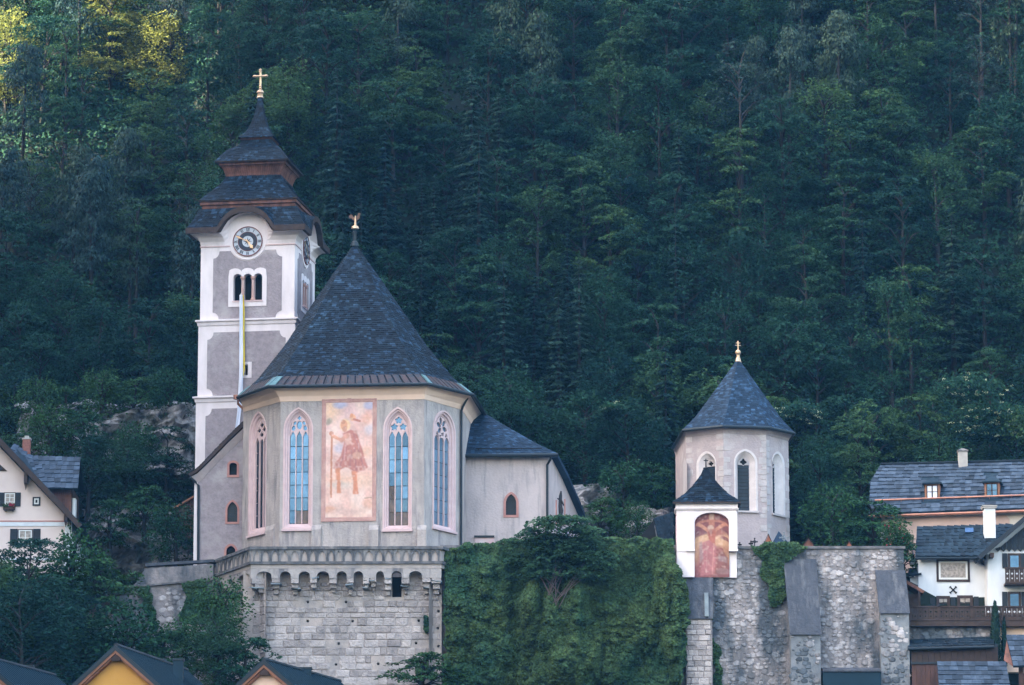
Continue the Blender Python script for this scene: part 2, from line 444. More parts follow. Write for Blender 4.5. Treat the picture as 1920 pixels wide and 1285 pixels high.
def srgb(c): return tuple((x / 255 / 12.92) if x / 255 <= .04045 else ((x / 255 + .055) / 1.055) ** 2.4 for x in c)
class Paint:
    """paints colours on a fine grid of mesh points (a mural)"""
    def __init__(s, nx, ny, top, bot, seed=1, asp=1.0):
        s.nx, s.ny, s.asp = nx, ny, asp
        s.x, s.y = np.meshgrid((np.arange(nx) + .5) / nx, (np.arange(ny) + .5) / ny)
        s.c = np.array(srgb(top))[None, None] * (1 - s.y[..., None]) + np.array(srgb(bot))[None, None] * s.y[..., None]
        s.rng = np.random.RandomState(seed)
    def noise(s, cell):
        g = s.rng.rand(int(s.ny / cell) + 3, int(s.nx / cell) + 3)
        yy, xx = np.arange(s.ny) / cell, np.arange(s.nx) / cell
        yi, xi = yy.astype(int), xx.astype(int); fy, fx = (yy - yi)[:, None], (xx - xi)[None]
        fy, fx = fy * fy * (3 - 2 * fy), fx * fx * (3 - 2 * fx)
        A = g[yi][:, xi]; B = g[yi][:, xi + 1]; C_ = g[yi + 1][:, xi]; D = g[yi + 1][:, xi + 1]
        return (A * (1 - fx) + B * fx) * (1 - fy) + (C_ * (1 - fx) + D * fx) * fy
    def put(s, m, col, a=1.0):
        m = np.clip(m, 0, 1)[..., None] * a
        s.c = s.c * (1 - m) + np.array(srgb(col))[None, None] * m
    def ell(s, cx, cy, rx, ry, col, a=1.0, soft=.25):
        d = np.sqrt(((s.x - cx) / rx) ** 2 + ((s.y - cy) / ry) ** 2)
        s.put((1 - d) / soft + .5, col, a)
    def poly(s, pts, col, a=1.0, blur=1):
        m = np.zeros(s.x.shape, bool)
        n = len(pts)
        for i in range(n):
            (x0, y0), (x1, y1) = pts[i], pts[(i + 1) % n]
            if y0 == y1: continue
            c = ((y0 > s.y) != (y1 > s.y)) & (s.x < (x1 - x0) * (s.y - y0) / (y1 - y0) + x0)
            m ^= c
        m = m.astype(float)
        for _ in range(blur):
            m = (m + np.roll(m, 1, 0) + np.roll(m, -1, 0) + np.roll(m, 1, 1) + np.roll(m, -1, 1)) / 5
        s.put(m, col, a)
    def line(s, p, q, wd, col, a=1.0):
        px_, py_ = s.x - p[0], (s.y - p[1]) * s.asp
        dx, dy = q[0] - p[0], (q[1] - p[1]) * s.asp
        t = np.clip((px_ * dx + py_ * dy) / (dx * dx + dy * dy + 1e-9), 0, 1)
        d = np.sqrt((px_ - t * dx) ** 2 + (py_ - t * dy) ** 2)
        s.put((wd - d) / (wd * .5) + .4, col, a)
    def mottle(s, cell, amt):
        s.c *= (1 + amt * (s.noise(cell) - .5) * 2)[..., None]
    def fade(s, cell, thr, col, a):
        s.put((s.noise(cell) - thr) / .25, col, a)
    def build(s, name, fr, u0, u1, v0, v1, n, parent, label=None, outline=None):
        nx, ny = s.nx, s.ny
        vs_ = [fr.pt(lerp(u0, u1, (i + .0) / (nx - 1)), lerp(v1, v0, j / (ny - 1)), n) for j in range(ny) for i in range(nx)]
        if outline:     # clip the top to a curve: v limit by u
            vs_ = []
            for j in range(ny):
                for i in range(nx):
                    f = i / (nx - 1)
                    vs_.append(fr.pt(lerp(u0, u1, f), lerp(outline(f), v0, j / (ny - 1)), n))
        fs = [(j * nx + i, j * nx + i + 1, (j + 1) * nx + i + 1, (j + 1) * nx + i) for j in range(ny - 1) for i in range(nx - 1)]
        off = OFF[parent.name]
        me = bpy.data.meshes.new(name)
        me.from_pydata([p - off for p in vs_], [], fs)
        at = me.color_attributes.new('Col', 'FLOAT_COLOR', 'POINT')
        at.data.foreach_set('color', np.concatenate([s.c.reshape(-1, 3), np.ones((nx * ny, 1))], 1).astype(np.float32).ravel())
        o = link_mesh(name, me, M['mural'], parent)
        if label: o['label'] = label
        return o

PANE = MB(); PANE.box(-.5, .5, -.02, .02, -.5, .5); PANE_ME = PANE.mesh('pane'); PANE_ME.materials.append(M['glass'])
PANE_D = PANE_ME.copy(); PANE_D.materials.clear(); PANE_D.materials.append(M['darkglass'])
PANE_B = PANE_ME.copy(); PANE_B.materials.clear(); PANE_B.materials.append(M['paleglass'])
PANE_W = PANE_ME.copy(); PANE_W.materials.clear(); PANE_W.materials.append(M['flagwhite'])  # matte white panes, a bright reflection put in as colour
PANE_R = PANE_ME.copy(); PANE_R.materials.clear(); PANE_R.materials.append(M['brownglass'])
PANE_C = PANE_ME.copy(); PANE_C.materials.clear(); PANE_C.materials.append(M['curtain'])
def add_pane(fr, parent, u0, u1, v0, v1, n, me=PANE_ME, tilt=.012):
    a, b = R.uniform(-tilt, tilt), R.uniform(-tilt, tilt)
    U = (fr.U + fr.N * a).normalized(); Zv = (V((0, 0, 1)) + fr.N * b).normalized(); Nn = U.cross(Zv)
    return inst(me, 'pane', parent, fr.pt((u0 + u1) / 2, (v0 + v1) / 2, n), (U * (u1 - u0), Nn, Zv * (v1 - v0)))

def gothic_window(root, fr, out_px, in_px, style, label, glass=PANE_ME, rows=7, deep=.34):
    """out_px/in_px = x0, x1, ybottom, yspring, yapex"""
    def toarch(q):
        x0, x1, yb, ys, ya = q
        xm = (x0 + x1) / 2
        u0 = fr.px(x0, yb * .3 + ys * .7)[0]; u1 = fr.px(x1, yb * .3 + ys * .7)[0]
        return u0, u1, fr.px(xm, yb)[1], fr.px(xm, ys)[1], fr.px(xm, ya)[1]
    A, B = toarch(out_px), toarch(in_px)
    o, i = arch(*A), arch(*B)
    fm = MB()
    fm.loft([ring3(fr, inset(o, i, t), n) for t, n in ((0, -.02), (0, .05), (.28, .05), (.34, -.04), (.6, -.07), (.68, -.19), (.92, -.22), (1, -deep - .12))])
    u0, u1, v0 = A[0], A[1], A[2]
    w_ = fm.build('window', M['pinkstone'], root, label=label)
    sm = MB(); sm.hexa([fr.pt(u0 - .05, v0 - .16, 0), fr.pt(u1 + .05, v0 - .16, 0), fr.pt(u1 + .05, v0 - .16, .16), fr.pt(u0 - .05, v0 - .16, .16),
                        fr.pt(u0 - .05, v0 + .03, -.2), fr.pt(u1 + .05, v0 + .03, -.2), fr.pt(u1 + .05, v0 - .02, .16), fr.pt(u0 - .05, v0 - .02, .16)])
    sm.build('sill', M['pinkstone'], w_)
    u0, u1, v0, vsp, va = B
    W = u1 - u0
    bk = MB(); bk.panel(fr, [(a, b) for a, b in inset(o, i, .95)], (), -deep - .10); bk.build('backing', M['void'], w_)
    mw = .07
    lw = (W - 2 * mw) / 3
    vt = vsp - W * .12
    for k in range(3):
        a = u0 + k * (lw + mw)
        for r_ in range(rows):
            c, d = lerp(v0, vt, r_ / rows), lerp(v0, vt, (r_ + 1) / rows)
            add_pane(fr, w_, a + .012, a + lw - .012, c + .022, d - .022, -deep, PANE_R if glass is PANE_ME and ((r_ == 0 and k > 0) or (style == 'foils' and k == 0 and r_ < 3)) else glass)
    tg = MB(); loop = [q for q in arch(u0 + .02, u1 - .02, vt, vsp, va - .03)]; tg.panel(fr, loop, (), -deep - .01)
    tg.build('pane', M['glass'] if glass is PANE_ME else M['paleglass'] if glass is PANE_B else M['darkglass'], w_)
    tr = MB()
    for k in (1, 2):
        a = u0 + k * lw + (k - 1) * mw
        fr.ubox(tr, a, a + mw, v0, vt + .3, -deep + .01, -deep + .13)
    outl = arch(u0, u1, vt, vsp, va)
    bot = []
    for k in range(3):
        a = u0 + k * (lw + mw)
        bot += [(a, vt - .25), (a + lw * .22, vt - .02), (a + lw * .5, vt + .17), (a + lw * .78, vt - .02), (a + lw, vt - .25)]
    outline = bot + outl[2:]
    c = (u0 + u1) / 2
    h = va - vt
    holes = []
    if style == 'inter':
        holes = [petal(c, vt + h * .42, PI / 2, h * .21, W * .145, 0, 10), petal(c - W * .32, vt + h * .27, 1.35, h * .14, W * .11, 0), petal(c + W * .32, vt + h * .27, PI - 1.35, h * .14, W * .11, 0),
                 petal(c - W * .25, vt + h * .52, 1.0, h * .11, W * .085, 0), petal(c + W * .25, vt + h * .52, PI - 1.0, h * .11, W * .085, 0), foil(c, vt + h * .78, W * .13, 4)]
    elif style == 'foils':
        holes = [foil(c - W * .235, vt + h * .34, W * .215), foil(c + W * .235, vt + h * .34, W * .215), foil(c, vt + h * .68, W * .215)]
    elif style == 'wheel':
        cc = vt + h * .5
        holes = [petal(c, cc, PI / 2 + k * PI / 3 + .25, W * .15, W * .09, W * .2) for k in range(6)] + [foil(c - W * .3, vt + h * .14, W * .09, 3), foil(c + W * .3, vt + h * .14, W * .09, 3)]
    else:
        holes = [foil(c, vt + h * .70, W * .17, 4), foil(c - W * .22, vt + h * .45, W * .16, 4), foil(c + W * .22, vt + h * .45, W * .16, 4), foil(c, vt + h * .2, W * .17, 4)]
    tr.plate(fr, outline, holes, -deep + .01, -deep + .12)
    tr.build('tracery', M['pinkstone'], w_)
    return o, w_

def small_window(root, fr, q, framew, fmat, label, pointed=True, glass='darkglass', lattice=0, name='window'):
    """framed small opening; q = x0,x1,yb,ys,ya of the opening in the frame's plane; returns the outline of the hole"""
    x0, x1, yb, ys, ya = q
    u0, u1 = fr.px(x0, yb)[0], fr.px(x1, yb)[0]
    xm = (x0 + x1) / 2
    v0, vsp, va = fr.px(xm, yb)[1], fr.px(xm, ys)[1], fr.px(xm, ya)[1]
    A = arch if pointed else roundarch
    i = A(u0, u1, v0, vsp, va); o = A(u0 - framew, u1 + framew, v0 - framew, vsp, va + framew)
    fm = MB(); fm.loft([ring3(fr, inset(o, i, t), n) for t, n in ((0, 0), (0, .05), (1, .05), (1, -.3))])
    w_ = fm.build(name, fmat, root, label=label)
    g = MB(); g.panel(fr, i, (), -.24); g.build('pane', M[glass], w_)
    if lattice:
        lm = MB()
        k = 0
        for j in range(1, lattice):
            u = lerp(u0, u1, j / lattice); fr.ubox(lm, u - .012, u + .012, v0, vsp + (va - vsp) * .55, -.238, -.215)
        nv = int(lattice * (va - v0) / (u1 - u0))
        for j in range(1, nv):
            v = lerp(v0, va, j / nv)
            hw = (u1 - u0) / 2 * (1 if v < vsp else max(.1, 1 - (v - vsp) / (va - vsp)))
            fr.ubox(lm, (u0 + u1) / 2 - hw, (u0 + u1) / 2 + hw, v - .011, v + .011, -.236, -.22)
        lm.build('lattice', M['iron'], w_)
    return i

# ================================================================== CHURCH
ZT = Z(1030, 0)                        # terrace level at the church
ZB = ZT - 1.0
church = thing('church', (X(660, 5), 6, ZB), 'pale grey village church with pointed shingle roof, gothic windows and large saint mural', 'church')
pA = (X(525, .6), .6); pB = (X(795, -.4), -.4)
pL = (X(455, 5.0), 5.0); pR = (X(866, 4.0), 4.0)
ax = V((pB[0] - pA[0], pB[1] - pA[1], 0)).normalized(); bx = V((-ax.y, ax.x, 0))   # bx points back along the nave
pRR = (pR[0] + bx.x * 16, pR[1] + bx.y * 16); pLL = (pL[0] + bx.x * 16, pL[1] + bx.y * 16)
fF, fL, fR = Fr(pA, pB), Fr(pL, pA), Fr(pB, pR)
fRR, fLL = Fr(pR, pRR), Fr(pLL, pL)
zE = Z(735, 0)                         # wall top
holesF, holesL, holesR = [], [], []
h, _ = gothic_window(church, fF, (531, 587, 992, 806, 764), (543, 577, 981, 808, 775), 'inter', 'pink tall window with crossing tracery, left of the mural'); holesF.append(h)
h, _ = gothic_window(church, fF, (718, 773, 993, 806, 763), (729, 764, 984, 808, 776), 'foils', 'pink tall window with three foils, right of the mural'); holesF.append(h)
h, _ = gothic_window(church, fL, (467, 499.5, 1001, 815, 772), (474, 496, 988, 818, 786), 'quatre', 'narrow pink window with dark lights on the left facet', PANE_D); holesL.append(h)
h, _ = gothic_window(church, fR, (811, 854, 993, 812, 770), (819, 847, 985, 814, 781), 'wheel', 'pink window with wheel tracery on the right facet', PANE_B); holesR.append(h)
wm = MB()
for fr, hs in ((fF, holesF), (fL, holesL), (fR, holesR), (fRR, []), (fLL, [])):
    wm.panel(fr, [(0, ZB - 1), (fr.L, ZB - 1), (fr.L, zE), (0, zE)], hs, 0, .45)
wm.build('wall', M['choir'], church)
# inner shell keeps the inside dark
im = MB()
ctr = V(((pA[0] + pB[0]) / 2, (pA[1] + pB[1]) / 2, 0)) + bx * 8
# cream band under the eaves, coved outwards
EV = []            # eave points left-back, left, front-left, front-right, right, right-back
def eave(px, py, Y): return P(px, py, Y)
e1, e2, e3, e4 = P(446, 742, 4.2), P(503, 724, -.15), P(803, 721, -1.15), P(887, 738, 3.2)
zev = (e1.z + e2.z + e3.z + e4.z) / 4
for e in (e1, e2, e3, e4): e.z = zev
e0, e5 = e1 + bx * 15.5, e4 + bx * 15.5
eaves = [e0, e1, e2, e3, e4, e5]
walltop = [V((*pLL, 0)), V((*pL, 0)), V((*pA, 0)), V((*pB, 0)), V((*pR, 0)), V((*pRR, 0))]
zb0 = Z(751, 0)
cv = MB()
loops = []
for t in (0, .02, .35, .7, 1):
    zz = lerp(zb0, zev - .02, t if t > .02 else t)
    o_ = (0 if t == 0 else .05) + (1 - math.cos(t * PI / 2)) * .8
    loops.append([V((a.x, a.y, 0)).lerp(V((e.x, e.y, 0)), o_ * .9) + V((0, 0, zz)) for a, e in zip(walltop, eaves)])
cv.loft(loops, closed=False)
cv.build('cornice', M['cream'], church)
# roof
apexY = 9.2
apex = P(665, 456, apexY)
apex2 = apex + bx * 11
ringt = [(0, 0), (.16, .105), (.386, .32), (.70, .672), (1, 1)]
def rise(e, top): return [e.lerp(top, a) * 1.0 if False else V((lerp(e.x, top.x, a), lerp(e.y, top.y, a), lerp(e.z, top.z, b))) for a, b in ringt]
tops = [apex2, apex, apex, apex, apex, apex2]
edges = [rise(e, t) for e, t in zip(eaves, tops)]
rf = MB()
for i in range(5):
    for k in range(len(ringt) - 1): rf.poly(edges[i][k], edges[i + 1][k], edges[i + 1][k + 1], edges[i][k + 1])
rf.poly(*[e - V((0, 0, .05)) for e in eaves])
roof = rf.build('roof', M['shingle'], church)
sh = MB()
for i in range(5):
    S = strip_S(edges[i], edges[i + 1])
    shingles(sh, S, int(S.len / .235), .27, .026, t0=.072 if i in (1, 2, 3) else .0, nseg=1)
sh.build('shingle', M['shingle'], roof, kind='stuff')
# copper eave strip: single sheets
for i in (1, 2, 3):
    S = strip_S(edges[i], edges[i + 1])
    n = int((eaves[i + 1] - eaves[i]).length / .55)
    for k in range(n):
        q = MB()
        a, b = k / n, (k + 1) / n - .01
        nn = (S(b, 0) - S(a, 0)).cross(S(a, .1) - S(a, 0)).normalized()
        q.hexa([S(a, .0), S(b, .0), S(b, .08), S(a, .08), S(a, 0) + nn * .05, S(b, 0) + nn * .05, S(b, .08) + nn * .05, S(a, .08) + nn * .05])
        q.obox(S(a, 0) + nn * .05, (S(b, 0) - S(a, 0)) * .12, nn * .035, S(a, .08) - S(a, 0))
        q.build('copper_sheet', M['copper'] if (k not in (0, n - 1) or i == 2 and k) else M['verdigris'], roof)
gt = MB()
gt.tube([e + V((0, 0, -.06)) for e in eaves], .13, 8)
gt.build('gutter', M['leadpipe'], church)
# downpipe at the right corner, copper outlet at the left
dp = MB()
q0 = fR.p3(884, 748, .6)
xr = fR.px(862, 900)[0]
dp.tube([fR.pt(fR.L - .12, zev - .2, .55), fR.pt(fR.L - .3, zev - .85, .25), fR.pt(xr, zev - 1.15, .13), fR.pt(xr, ZB, .13)], .085)
dp.build('downpipe', M['leadpipe'], church)
co = MB(); co.tube([P(445, 745, 4.4), P(447, 750, 4.6), P(446, 757, 4.8), P(456, 767, 5.0)], .09); co.lathe(P(443, 745, 4.4), [(.02, -.2), (.2, -.15), (.22, .15), (.02, .16)], 10)
co.build('rain_outlet', M['copper_bright'], church)
# buttress stubs
for x0, x1, fr in ((500, 516, fL), (585, 602, fF), (692, 710, fF), (783, 800, fF)):
    bb = MB()
    u0, u1, v0, v1 = fr.rect(x0, 989, x1, 1032)
    bb.prism([fr.pt(u0, v0, 0), fr.pt(u0, v0, .3 if fr is fF else .14), fr.pt(u0, v1 - .2, .3 if fr is fF else .14), fr.pt(u0, v1 + .15, 0)], fr.U * (u1 - u0))
    bb.build('buttress', M['choir'], church)
# mural with its painted stone frame
u0, u1, v0, v1 = fF.rect(603, 747, 706, 978)
i0, i1, j0, j1 = fF.rect(611, 755, 698, 970)
fm = MB()
fm.loft([ring3(fF, R4(r), n) for r, n in (((u0, u1, v0, v1), 0), ((u0, u1, v0, v1), .06), ((lerp(u0, i0, .45), lerp(u1, i1, .45), lerp(v0, j0, .45), lerp(v1, j1, .45)), .06),
         ((lerp(u0, i0, .5), lerp(u1, i1, .5), lerp(v0, j0, .5), lerp(v1, j1, .5)), .03), ((lerp(u0, i0, .8), lerp(u1, i1, .8), lerp(v0, j0, .8), lerp(v1, j1, .8)), .035), ((i0, i1, j0, j1), .015))])
for cx_, cy_ in (((u0 + u1) / 2, lerp(v0, j0, .5)), ((u0 + u1) / 2, lerp(v1, j1, .5)), (lerp(u0, i0, .5), lerp(v0, j0, .5)), (lerp(u1, i1, .5), lerp(v0, j0, .5))):
    fF.ubox(fm, cx_ - .15, cx_ + .15, cy_ - .14, cy_ + .14, .02, .08)
mf = fm.build('mural_frame', mat('mural_frame_paint', (.46, .25, .23), .85, (.58, .36, .31), 2.0), church)
p = Paint(86, 200, (222, 190, 196), (232, 205, 190), 3, 2.35)
p.fade(16, .45, (236, 214, 205), .8); p.fade(20, .55, (214, 168, 160), .6)
p.ell(.08, .06, .22, .1, (242, 206, 150), .6, 1.2); p.ell(.3, .02, .15, .035, (150, 180, 222), .9, .6); p.ell(.92, .03, .12, .035, (160, 184, 224), .9, .6)
p.ell(.28, .40, .10, .04, (180, 196, 222), .7, .8); p.ell(.93, .24, .10, .05, (190, 200, 222), .6, .8); p.ell(.86, .15, .12, .05, (228, 170, 145), .7, .9); p.ell(.85, .44, .14, .05, (238, 190, 160), .7, 1)
p.ell(.5, .68, .6, .06, (240, 190, 150), .5, 1.2); p.ell(.3, .72, .3, .03, (200, 200, 196), .7, 1)
p.line((.13, .27), (.12, .82), .022, (176, 110, 80)); p.ell(.12, .27, .05, .02, (190, 120, 95)); p.ell(.08, .16, .06, .025, (110, 140, 125), .8, .7); p.ell(.04, .18, .05, .02, (100, 130, 120), .7, .7)
p.ell(.41, .20, .115, .055, (238, 205, 150), .8, .4)
p.poly([(.36, .27), (.52, .24), (.66, .25), (.72, .34), (.80, .43), (.84, .50), (.91, .57), (.80, .60), (.63, .615), (.50, .575), (.42, .565), (.30, .59), (.16, .575), (.20, .53), (.32, .47), (.36, .40), (.40, .34)], (172, 98, 98), 1, 2)
p.poly([(.38, .28), (.52, .27), (.56, .36), (.42, .38)], (222, 178, 168), .9, 2)
p.line((.14, .29), (.34, .33), .035, (214, 150, 122)); p.line((.34, .33), (.46, .29), .05, (205, 145, 130))
p.ell(.39, .20, .075, .042, (214, 152, 118)); p.ell(.40, .235, .05, .025, (190, 135, 115)); p.ell(.37, .17, .05, .02, (170, 110, 85), .7)
p.poly([(.20, .575), (.31, .57), (.31, .66), (.345, .79), (.25, .79), (.24, .68)], (205, 125, 88), 1, 2)
p.poly([(.55, .60), (.68, .60), (.68, .70), (.71, .80), (.58, .80), (.60, .70)], (205, 122, 88), 1, 2)
for a, b, c_ in (((.45, .40), (.30, .56), (140, 82, 98)), ((.55, .42), (.52, .56), (150, 88, 104)), ((.62, .40), (.66, .60), (140, 80, 98)), ((.70, .42), (.82, .58), (128, 70, 92)), ((.48, .47), (.74, .46), (150, 92, 100)), ((.60, .28), (.72, .40), (150, 88, 106)), ((.42, .36), (.40, .50), (205, 150, 155))):
    p.line(a, b, .018, c_, .75)
p.ell(.67, .465, .10, .03, (205, 160, 140), .8, .4)
p.ell(.57, .135, .07, .03, (226, 170, 135), 1, .4); p.line((.6, .15), (.72, .165), .025, (170, 95, 90)); p.ell(.55, .115, .035, .017, (222, 150, 110))
p.ell(.92, .88, .13, .05, (210, 160, 140), .8, .6); p.ell(.08, .93, .16, .03, (216, 160, 130), .8, .8); p.ell(.45, .95, .35, .03, (196, 168, 165), .7, .8)
p.line((.84, .835), (.98, .83), .012, (90, 95, 85), .7)
p.fade(4, .60, (236, 214, 205), .35); p.put(np.ones(p.x.shape), (224, 172, 152), .34); p.mottle(3, .10); p.mottle(14, .10)
p.build('mural', fF, i0, i1, j0, j1, .02, church, 'faded mural of a tall robed figure with a staff wading through water')
# ridge finial: ball and weathercock
fi = MB(); fi.lathe(apex, [(.32, -.25), (.25, .05), (.13, .15), (.13, .55), (.16, .8), (.02, 1.05)], 12)
fin = fi.build('finial', M['leadpipe'], church)
z0 = P(666, 428, apexY); bl = MB(); bl.lathe(z0, [(.02, -.1), (.28, -.05), (.24, .12), (.1, .2), (.02, .95)], 12); bl.build('ball', M['gold'], fin)
rc = MB()
rs = [(654, 408), (655, 404), (658, 402), (661, 404), (662, 407), (666, 406.5), (670, 405), (671, 401), (673, 398.5), (675, 400), (677, 402), (674.5, 403), (674.5, 408), (672, 412), (667, 415), (662, 413), (659, 409.5), (656, 410)]
rc.prism([P(a, b, apexY) for a, b in rs], (0, .08, 0)); rc.tube([P(666, 414, apexY + .04), P(666, 424, apexY + .04)], .03)
rc.build('weathercock', M['oldgold'], fin)

# ---------------- left aisle
YA = 6.2
fA = Fr((-60, YA), (60, YA))
ver = [(357, 892), (368, 886), (382, 873), (400, 855), (425, 829), (458, 798)]     # underside line of the verge
topl = [(352, 889), (365, 882), (380, 868), (398, 849), (422, 824), (456, 790)]
out = fA.pts([(368, 1062), (460, 1062), (460, 801)] + [(a + 3, b + 4) for a, b in ver[::-1][1:-1]] + [(368, 892)])
hs = []
hs.append(small_window(church, fA, (430, 444, 891, 872, 868), .16, M['redstone'], 'small round headed opening in the left aisle', False, 'void'))
hs.append(small_window(church, fA, (426, 445, 979, 957, 941), .14, M['redstone'], 'small pointed lattice window in the left aisle', True, 'darkglass', 4))
hs.append(small_window(church, fA, (424, 441, 1060, 1034, 1024), .16, M['redstone'], 'pointed red doorway at the foot of the left aisle', True, 'void', name='doorway'))
am = MB(); am.panel(fA, out, hs, 0, .4); am.build('wall', M['grey'], church)
al = MB(); q = P(368, 900, YA); al.obox(fA.p3(368, 1062), (0, 12, 0), (0.05, 0, 0), (0, 0, q.z - fA.p3(368, 1062).z)); al.build('side_wall', M['white'], church)
pl = MB(); fA.box(pl, 363.5, 905, 370, 1060, -.3, .06); pl.build('corner_strip', M['white'], church)
vg = MB()
for k in range(len(ver) - 1):
    a, b, c_, d = [fA.p3(*v, .45) for v in (ver[k], ver[k + 1], topl[k + 1], topl[k])]
    vg.hexa([a, b, b + V((0, 12, 0)), a + V((0, 12, 0)), d, c_, c_ + V((0, 12, 0)), d + V((0, 12, 0))])
vg.build('roof', M['darkwood'], church)
sh = MB()
for k in range(len(ver) - 1):
    c_, d = fA.p3(*topl[k + 1], .45), fA.p3(*topl[k], .45)
    S = strip_S([d + V((0, 12, .02)), c_ + V((0, 12, .02))], [d + V((0, 0, .02)), c_ + V((0, 0, .02))])
    S2 = (lambda S: (lambda s, t: S(1 - s, t)))(S)
    shingles(sh, S, max(1, int(S.len / .25)), .3, .03, nseg=1)
sh.build('shingle', M['shingle'], church, kind='stuff')
cvb = MB()     # white coved band under the verge
lo = [(371, 905), (380, 899), (392, 884), (408, 867), (430, 846), (458, 820)]
for k in range(len(ver) - 1):
    a, b = fA.p3(ver[k][0] + 2, ver[k][1] + 2, .32), fA.p3(ver[k + 1][0] + 2, ver[k + 1][1] + 2, .32)
    c_, d = fA.p3(*lo[k + 1], .03), fA.p3(*lo[k], .03)
    cvb.hexa([d, c_, b, a, d - fA.N * .2, c_ - fA.N * .2, b - fA.N * .4, a - fA.N * .4])
cvb.build('cornice', M['annex'], church)
dp = MB(); dp.tube([fA.p3(356, 896, .5), fA.p3(366, 904, .3), fA.p3(372, 910, .14), fA.p3(371.5, 1058, .14)], .09); dp.build('downpipe', M['leadpipe'], church)

# ---------------- right annex (sacristy) with hipped roof
YX = 6.0
fX = Fr((-60, YX + 1.2), (60, YX - 1.2 * 0 + .4))
aw = fX.pts([(868, 1040), (1030, 1040), (1030, 858), (872, 858)])
h1 = small_window(church, fX, (948.5, 968, 966, 943, 927), .17, M['redstone'], 'small pointed lattice window in the right annex', True, 'darkglass', 6)
am = MB(); am.panel(fX, aw, [h1], 0, .4)
pr = fX.p3(1030, 858)
YS = YX + 3.5
fS = Fr((pr.x, pr.y), (pr.x + 3.2, pr.y + 7))
am.panel(fS, fS.pts([(1030, 1040), (1088, 1040), (1088, 962), (1040, 862), (1030, 862)]))
am.build('wall', M['annex'], church)
ev = [fX.p3(868, 853, .5), fX.p3(1046, 851, .55)]
tp = [fX.p3(882, 768, -5.0), fX.p3(903, 772, -4.6)]
r0 = [ev[0], fX.p3(871, 838, -.3), fX.p3(876, 806, -2.3), tp[0]]
r1 = [ev[1], fX.p3(1010, 834, -.4), fX.p3(955, 803, -2.4), tp[1]]
rm = MB()
for k in range(3): rm.poly(r0[k], r1[k], r1[k + 1], r0[k + 1])
sb = [fS.p3(1046, 851, .5), fS.p3(1066, 890, .5), fS.p3(1097, 962, .5)]
for a, b in zip(sb, sb[1:]):
    rm.hexa([a - V((0, 0, .28)), b - V((0, 0, .28)), b - V((0, 0, .28)) - fS.N * 3, a - V((0, 0, .28)) - fS.N * 3, a, b, b - fS.N * 3, a - fS.N * 3])
rf2 = rm.build('roof', M['shingle_light'], church)
sh = MB(); S = strip_S(r0, r1); shingles(sh, S, int(S.len / .23), .26, .024, nseg=1); sh.build('shingle', M['shingle_light'], rf2, kind='stuff')
gt = MB(); gt.tube([fX.p3(868, 855, .55), fX.p3(1046, 853, .6)], .14); gt.build('gutter', M['leadpipe'], church)
sg = MB()
for yy in (841, 846): sg.tube([fX.p3(892, yy, .05), fX.p3(1016, yy, .05)], .035, 6)
for xx in (897, 932, 978): fX.box(sg, xx - .8, 841, xx + .8, 849, -.1, .1)
sg.build('snow_guard', M['iron'], church)
dp = MB(); dp.tube([fX.p3(1033, 856, .5), fX.p3(1032, 862, .45), fX.p3(1026, 872, .14), fX.p3(1026, 1030, .14)], .09); dp.build('downpipe', M['leadpipe'], church)
pq = MB(); fX.box(pq, 890, 1008, 926, 1040, 0, .1); pqo = pq.build('grave_plaque', M['pinkfield'], church)
pq = MB(); fX.box(pq, 889, 1005, 927, 1008.5, 0, .22); pq.build('ledge', M['leadpipe'], pqo)

# ================================================================== CLOCK TOWER
TYR = 14.0                                   # depth of its nearest (right front) corner
def solve_tower(pl_, pr_, pb_, py):
    Rc = P(pr_, py, TYR)
    best = None
    for k in range(400):
        ph = math.radians(2 + k * .04)
        U = V((math.cos(ph), -math.sin(ph), 0)); B = V((math.sin(ph), math.cos(ph), 0))
        lo_, hi_ = 3.0, 12.0
        for _ in range(40):
            w_ = (lo_ + hi_) / 2
            if proj(Rc - U * w_)[0] > pl_: lo_ = w_
            else: hi_ = w_
        e = abs(proj(Rc + B * w_)[0] - pb_)
        if best is None or e < best[0]: best = (e, ph, w_)
    return best[1], best[2], Rc
ph, TW, Rc = solve_tower(376, 552.5, 590, 520)
tU = V((math.cos(ph), -math.sin(ph), 0)); tB = V((math.sin(ph), math.cos(ph), 0))
TC = Rc - tU * TW / 2 + tB * TW / 2; TC.z = 0
HW = TW / 2
tower = thing('church_tower', (TC.x, TC.y, ZB), 'white church tower with grey panels, clock and tiered shingle roof ending in gold cross', 'tower')
def tfr(k, hw):            # faces: 0 front, 1 right, 2 back, 3 left
    dirs = [(tU, -tB), (tB, tU), (-tU, tB), (-tB, -tU)]
    u, n = dirs[k]
    a = TC + n * hw - u * hw; b = TC + n * hw + u * hw
    return Fr((a.x, a.y), (b.x, b.y))
f0 = tfr(0, HW)
zc1 = f0.px(463, 603)[1]; zc2 = f0.px(460, 747)[1]; ztop = f0.px(463, 461)[1]
stages = [(zc1, ztop + 1.9, HW), (zc2, zc1, HW + .09), (ZB - 2, zc2, HW + .18)]
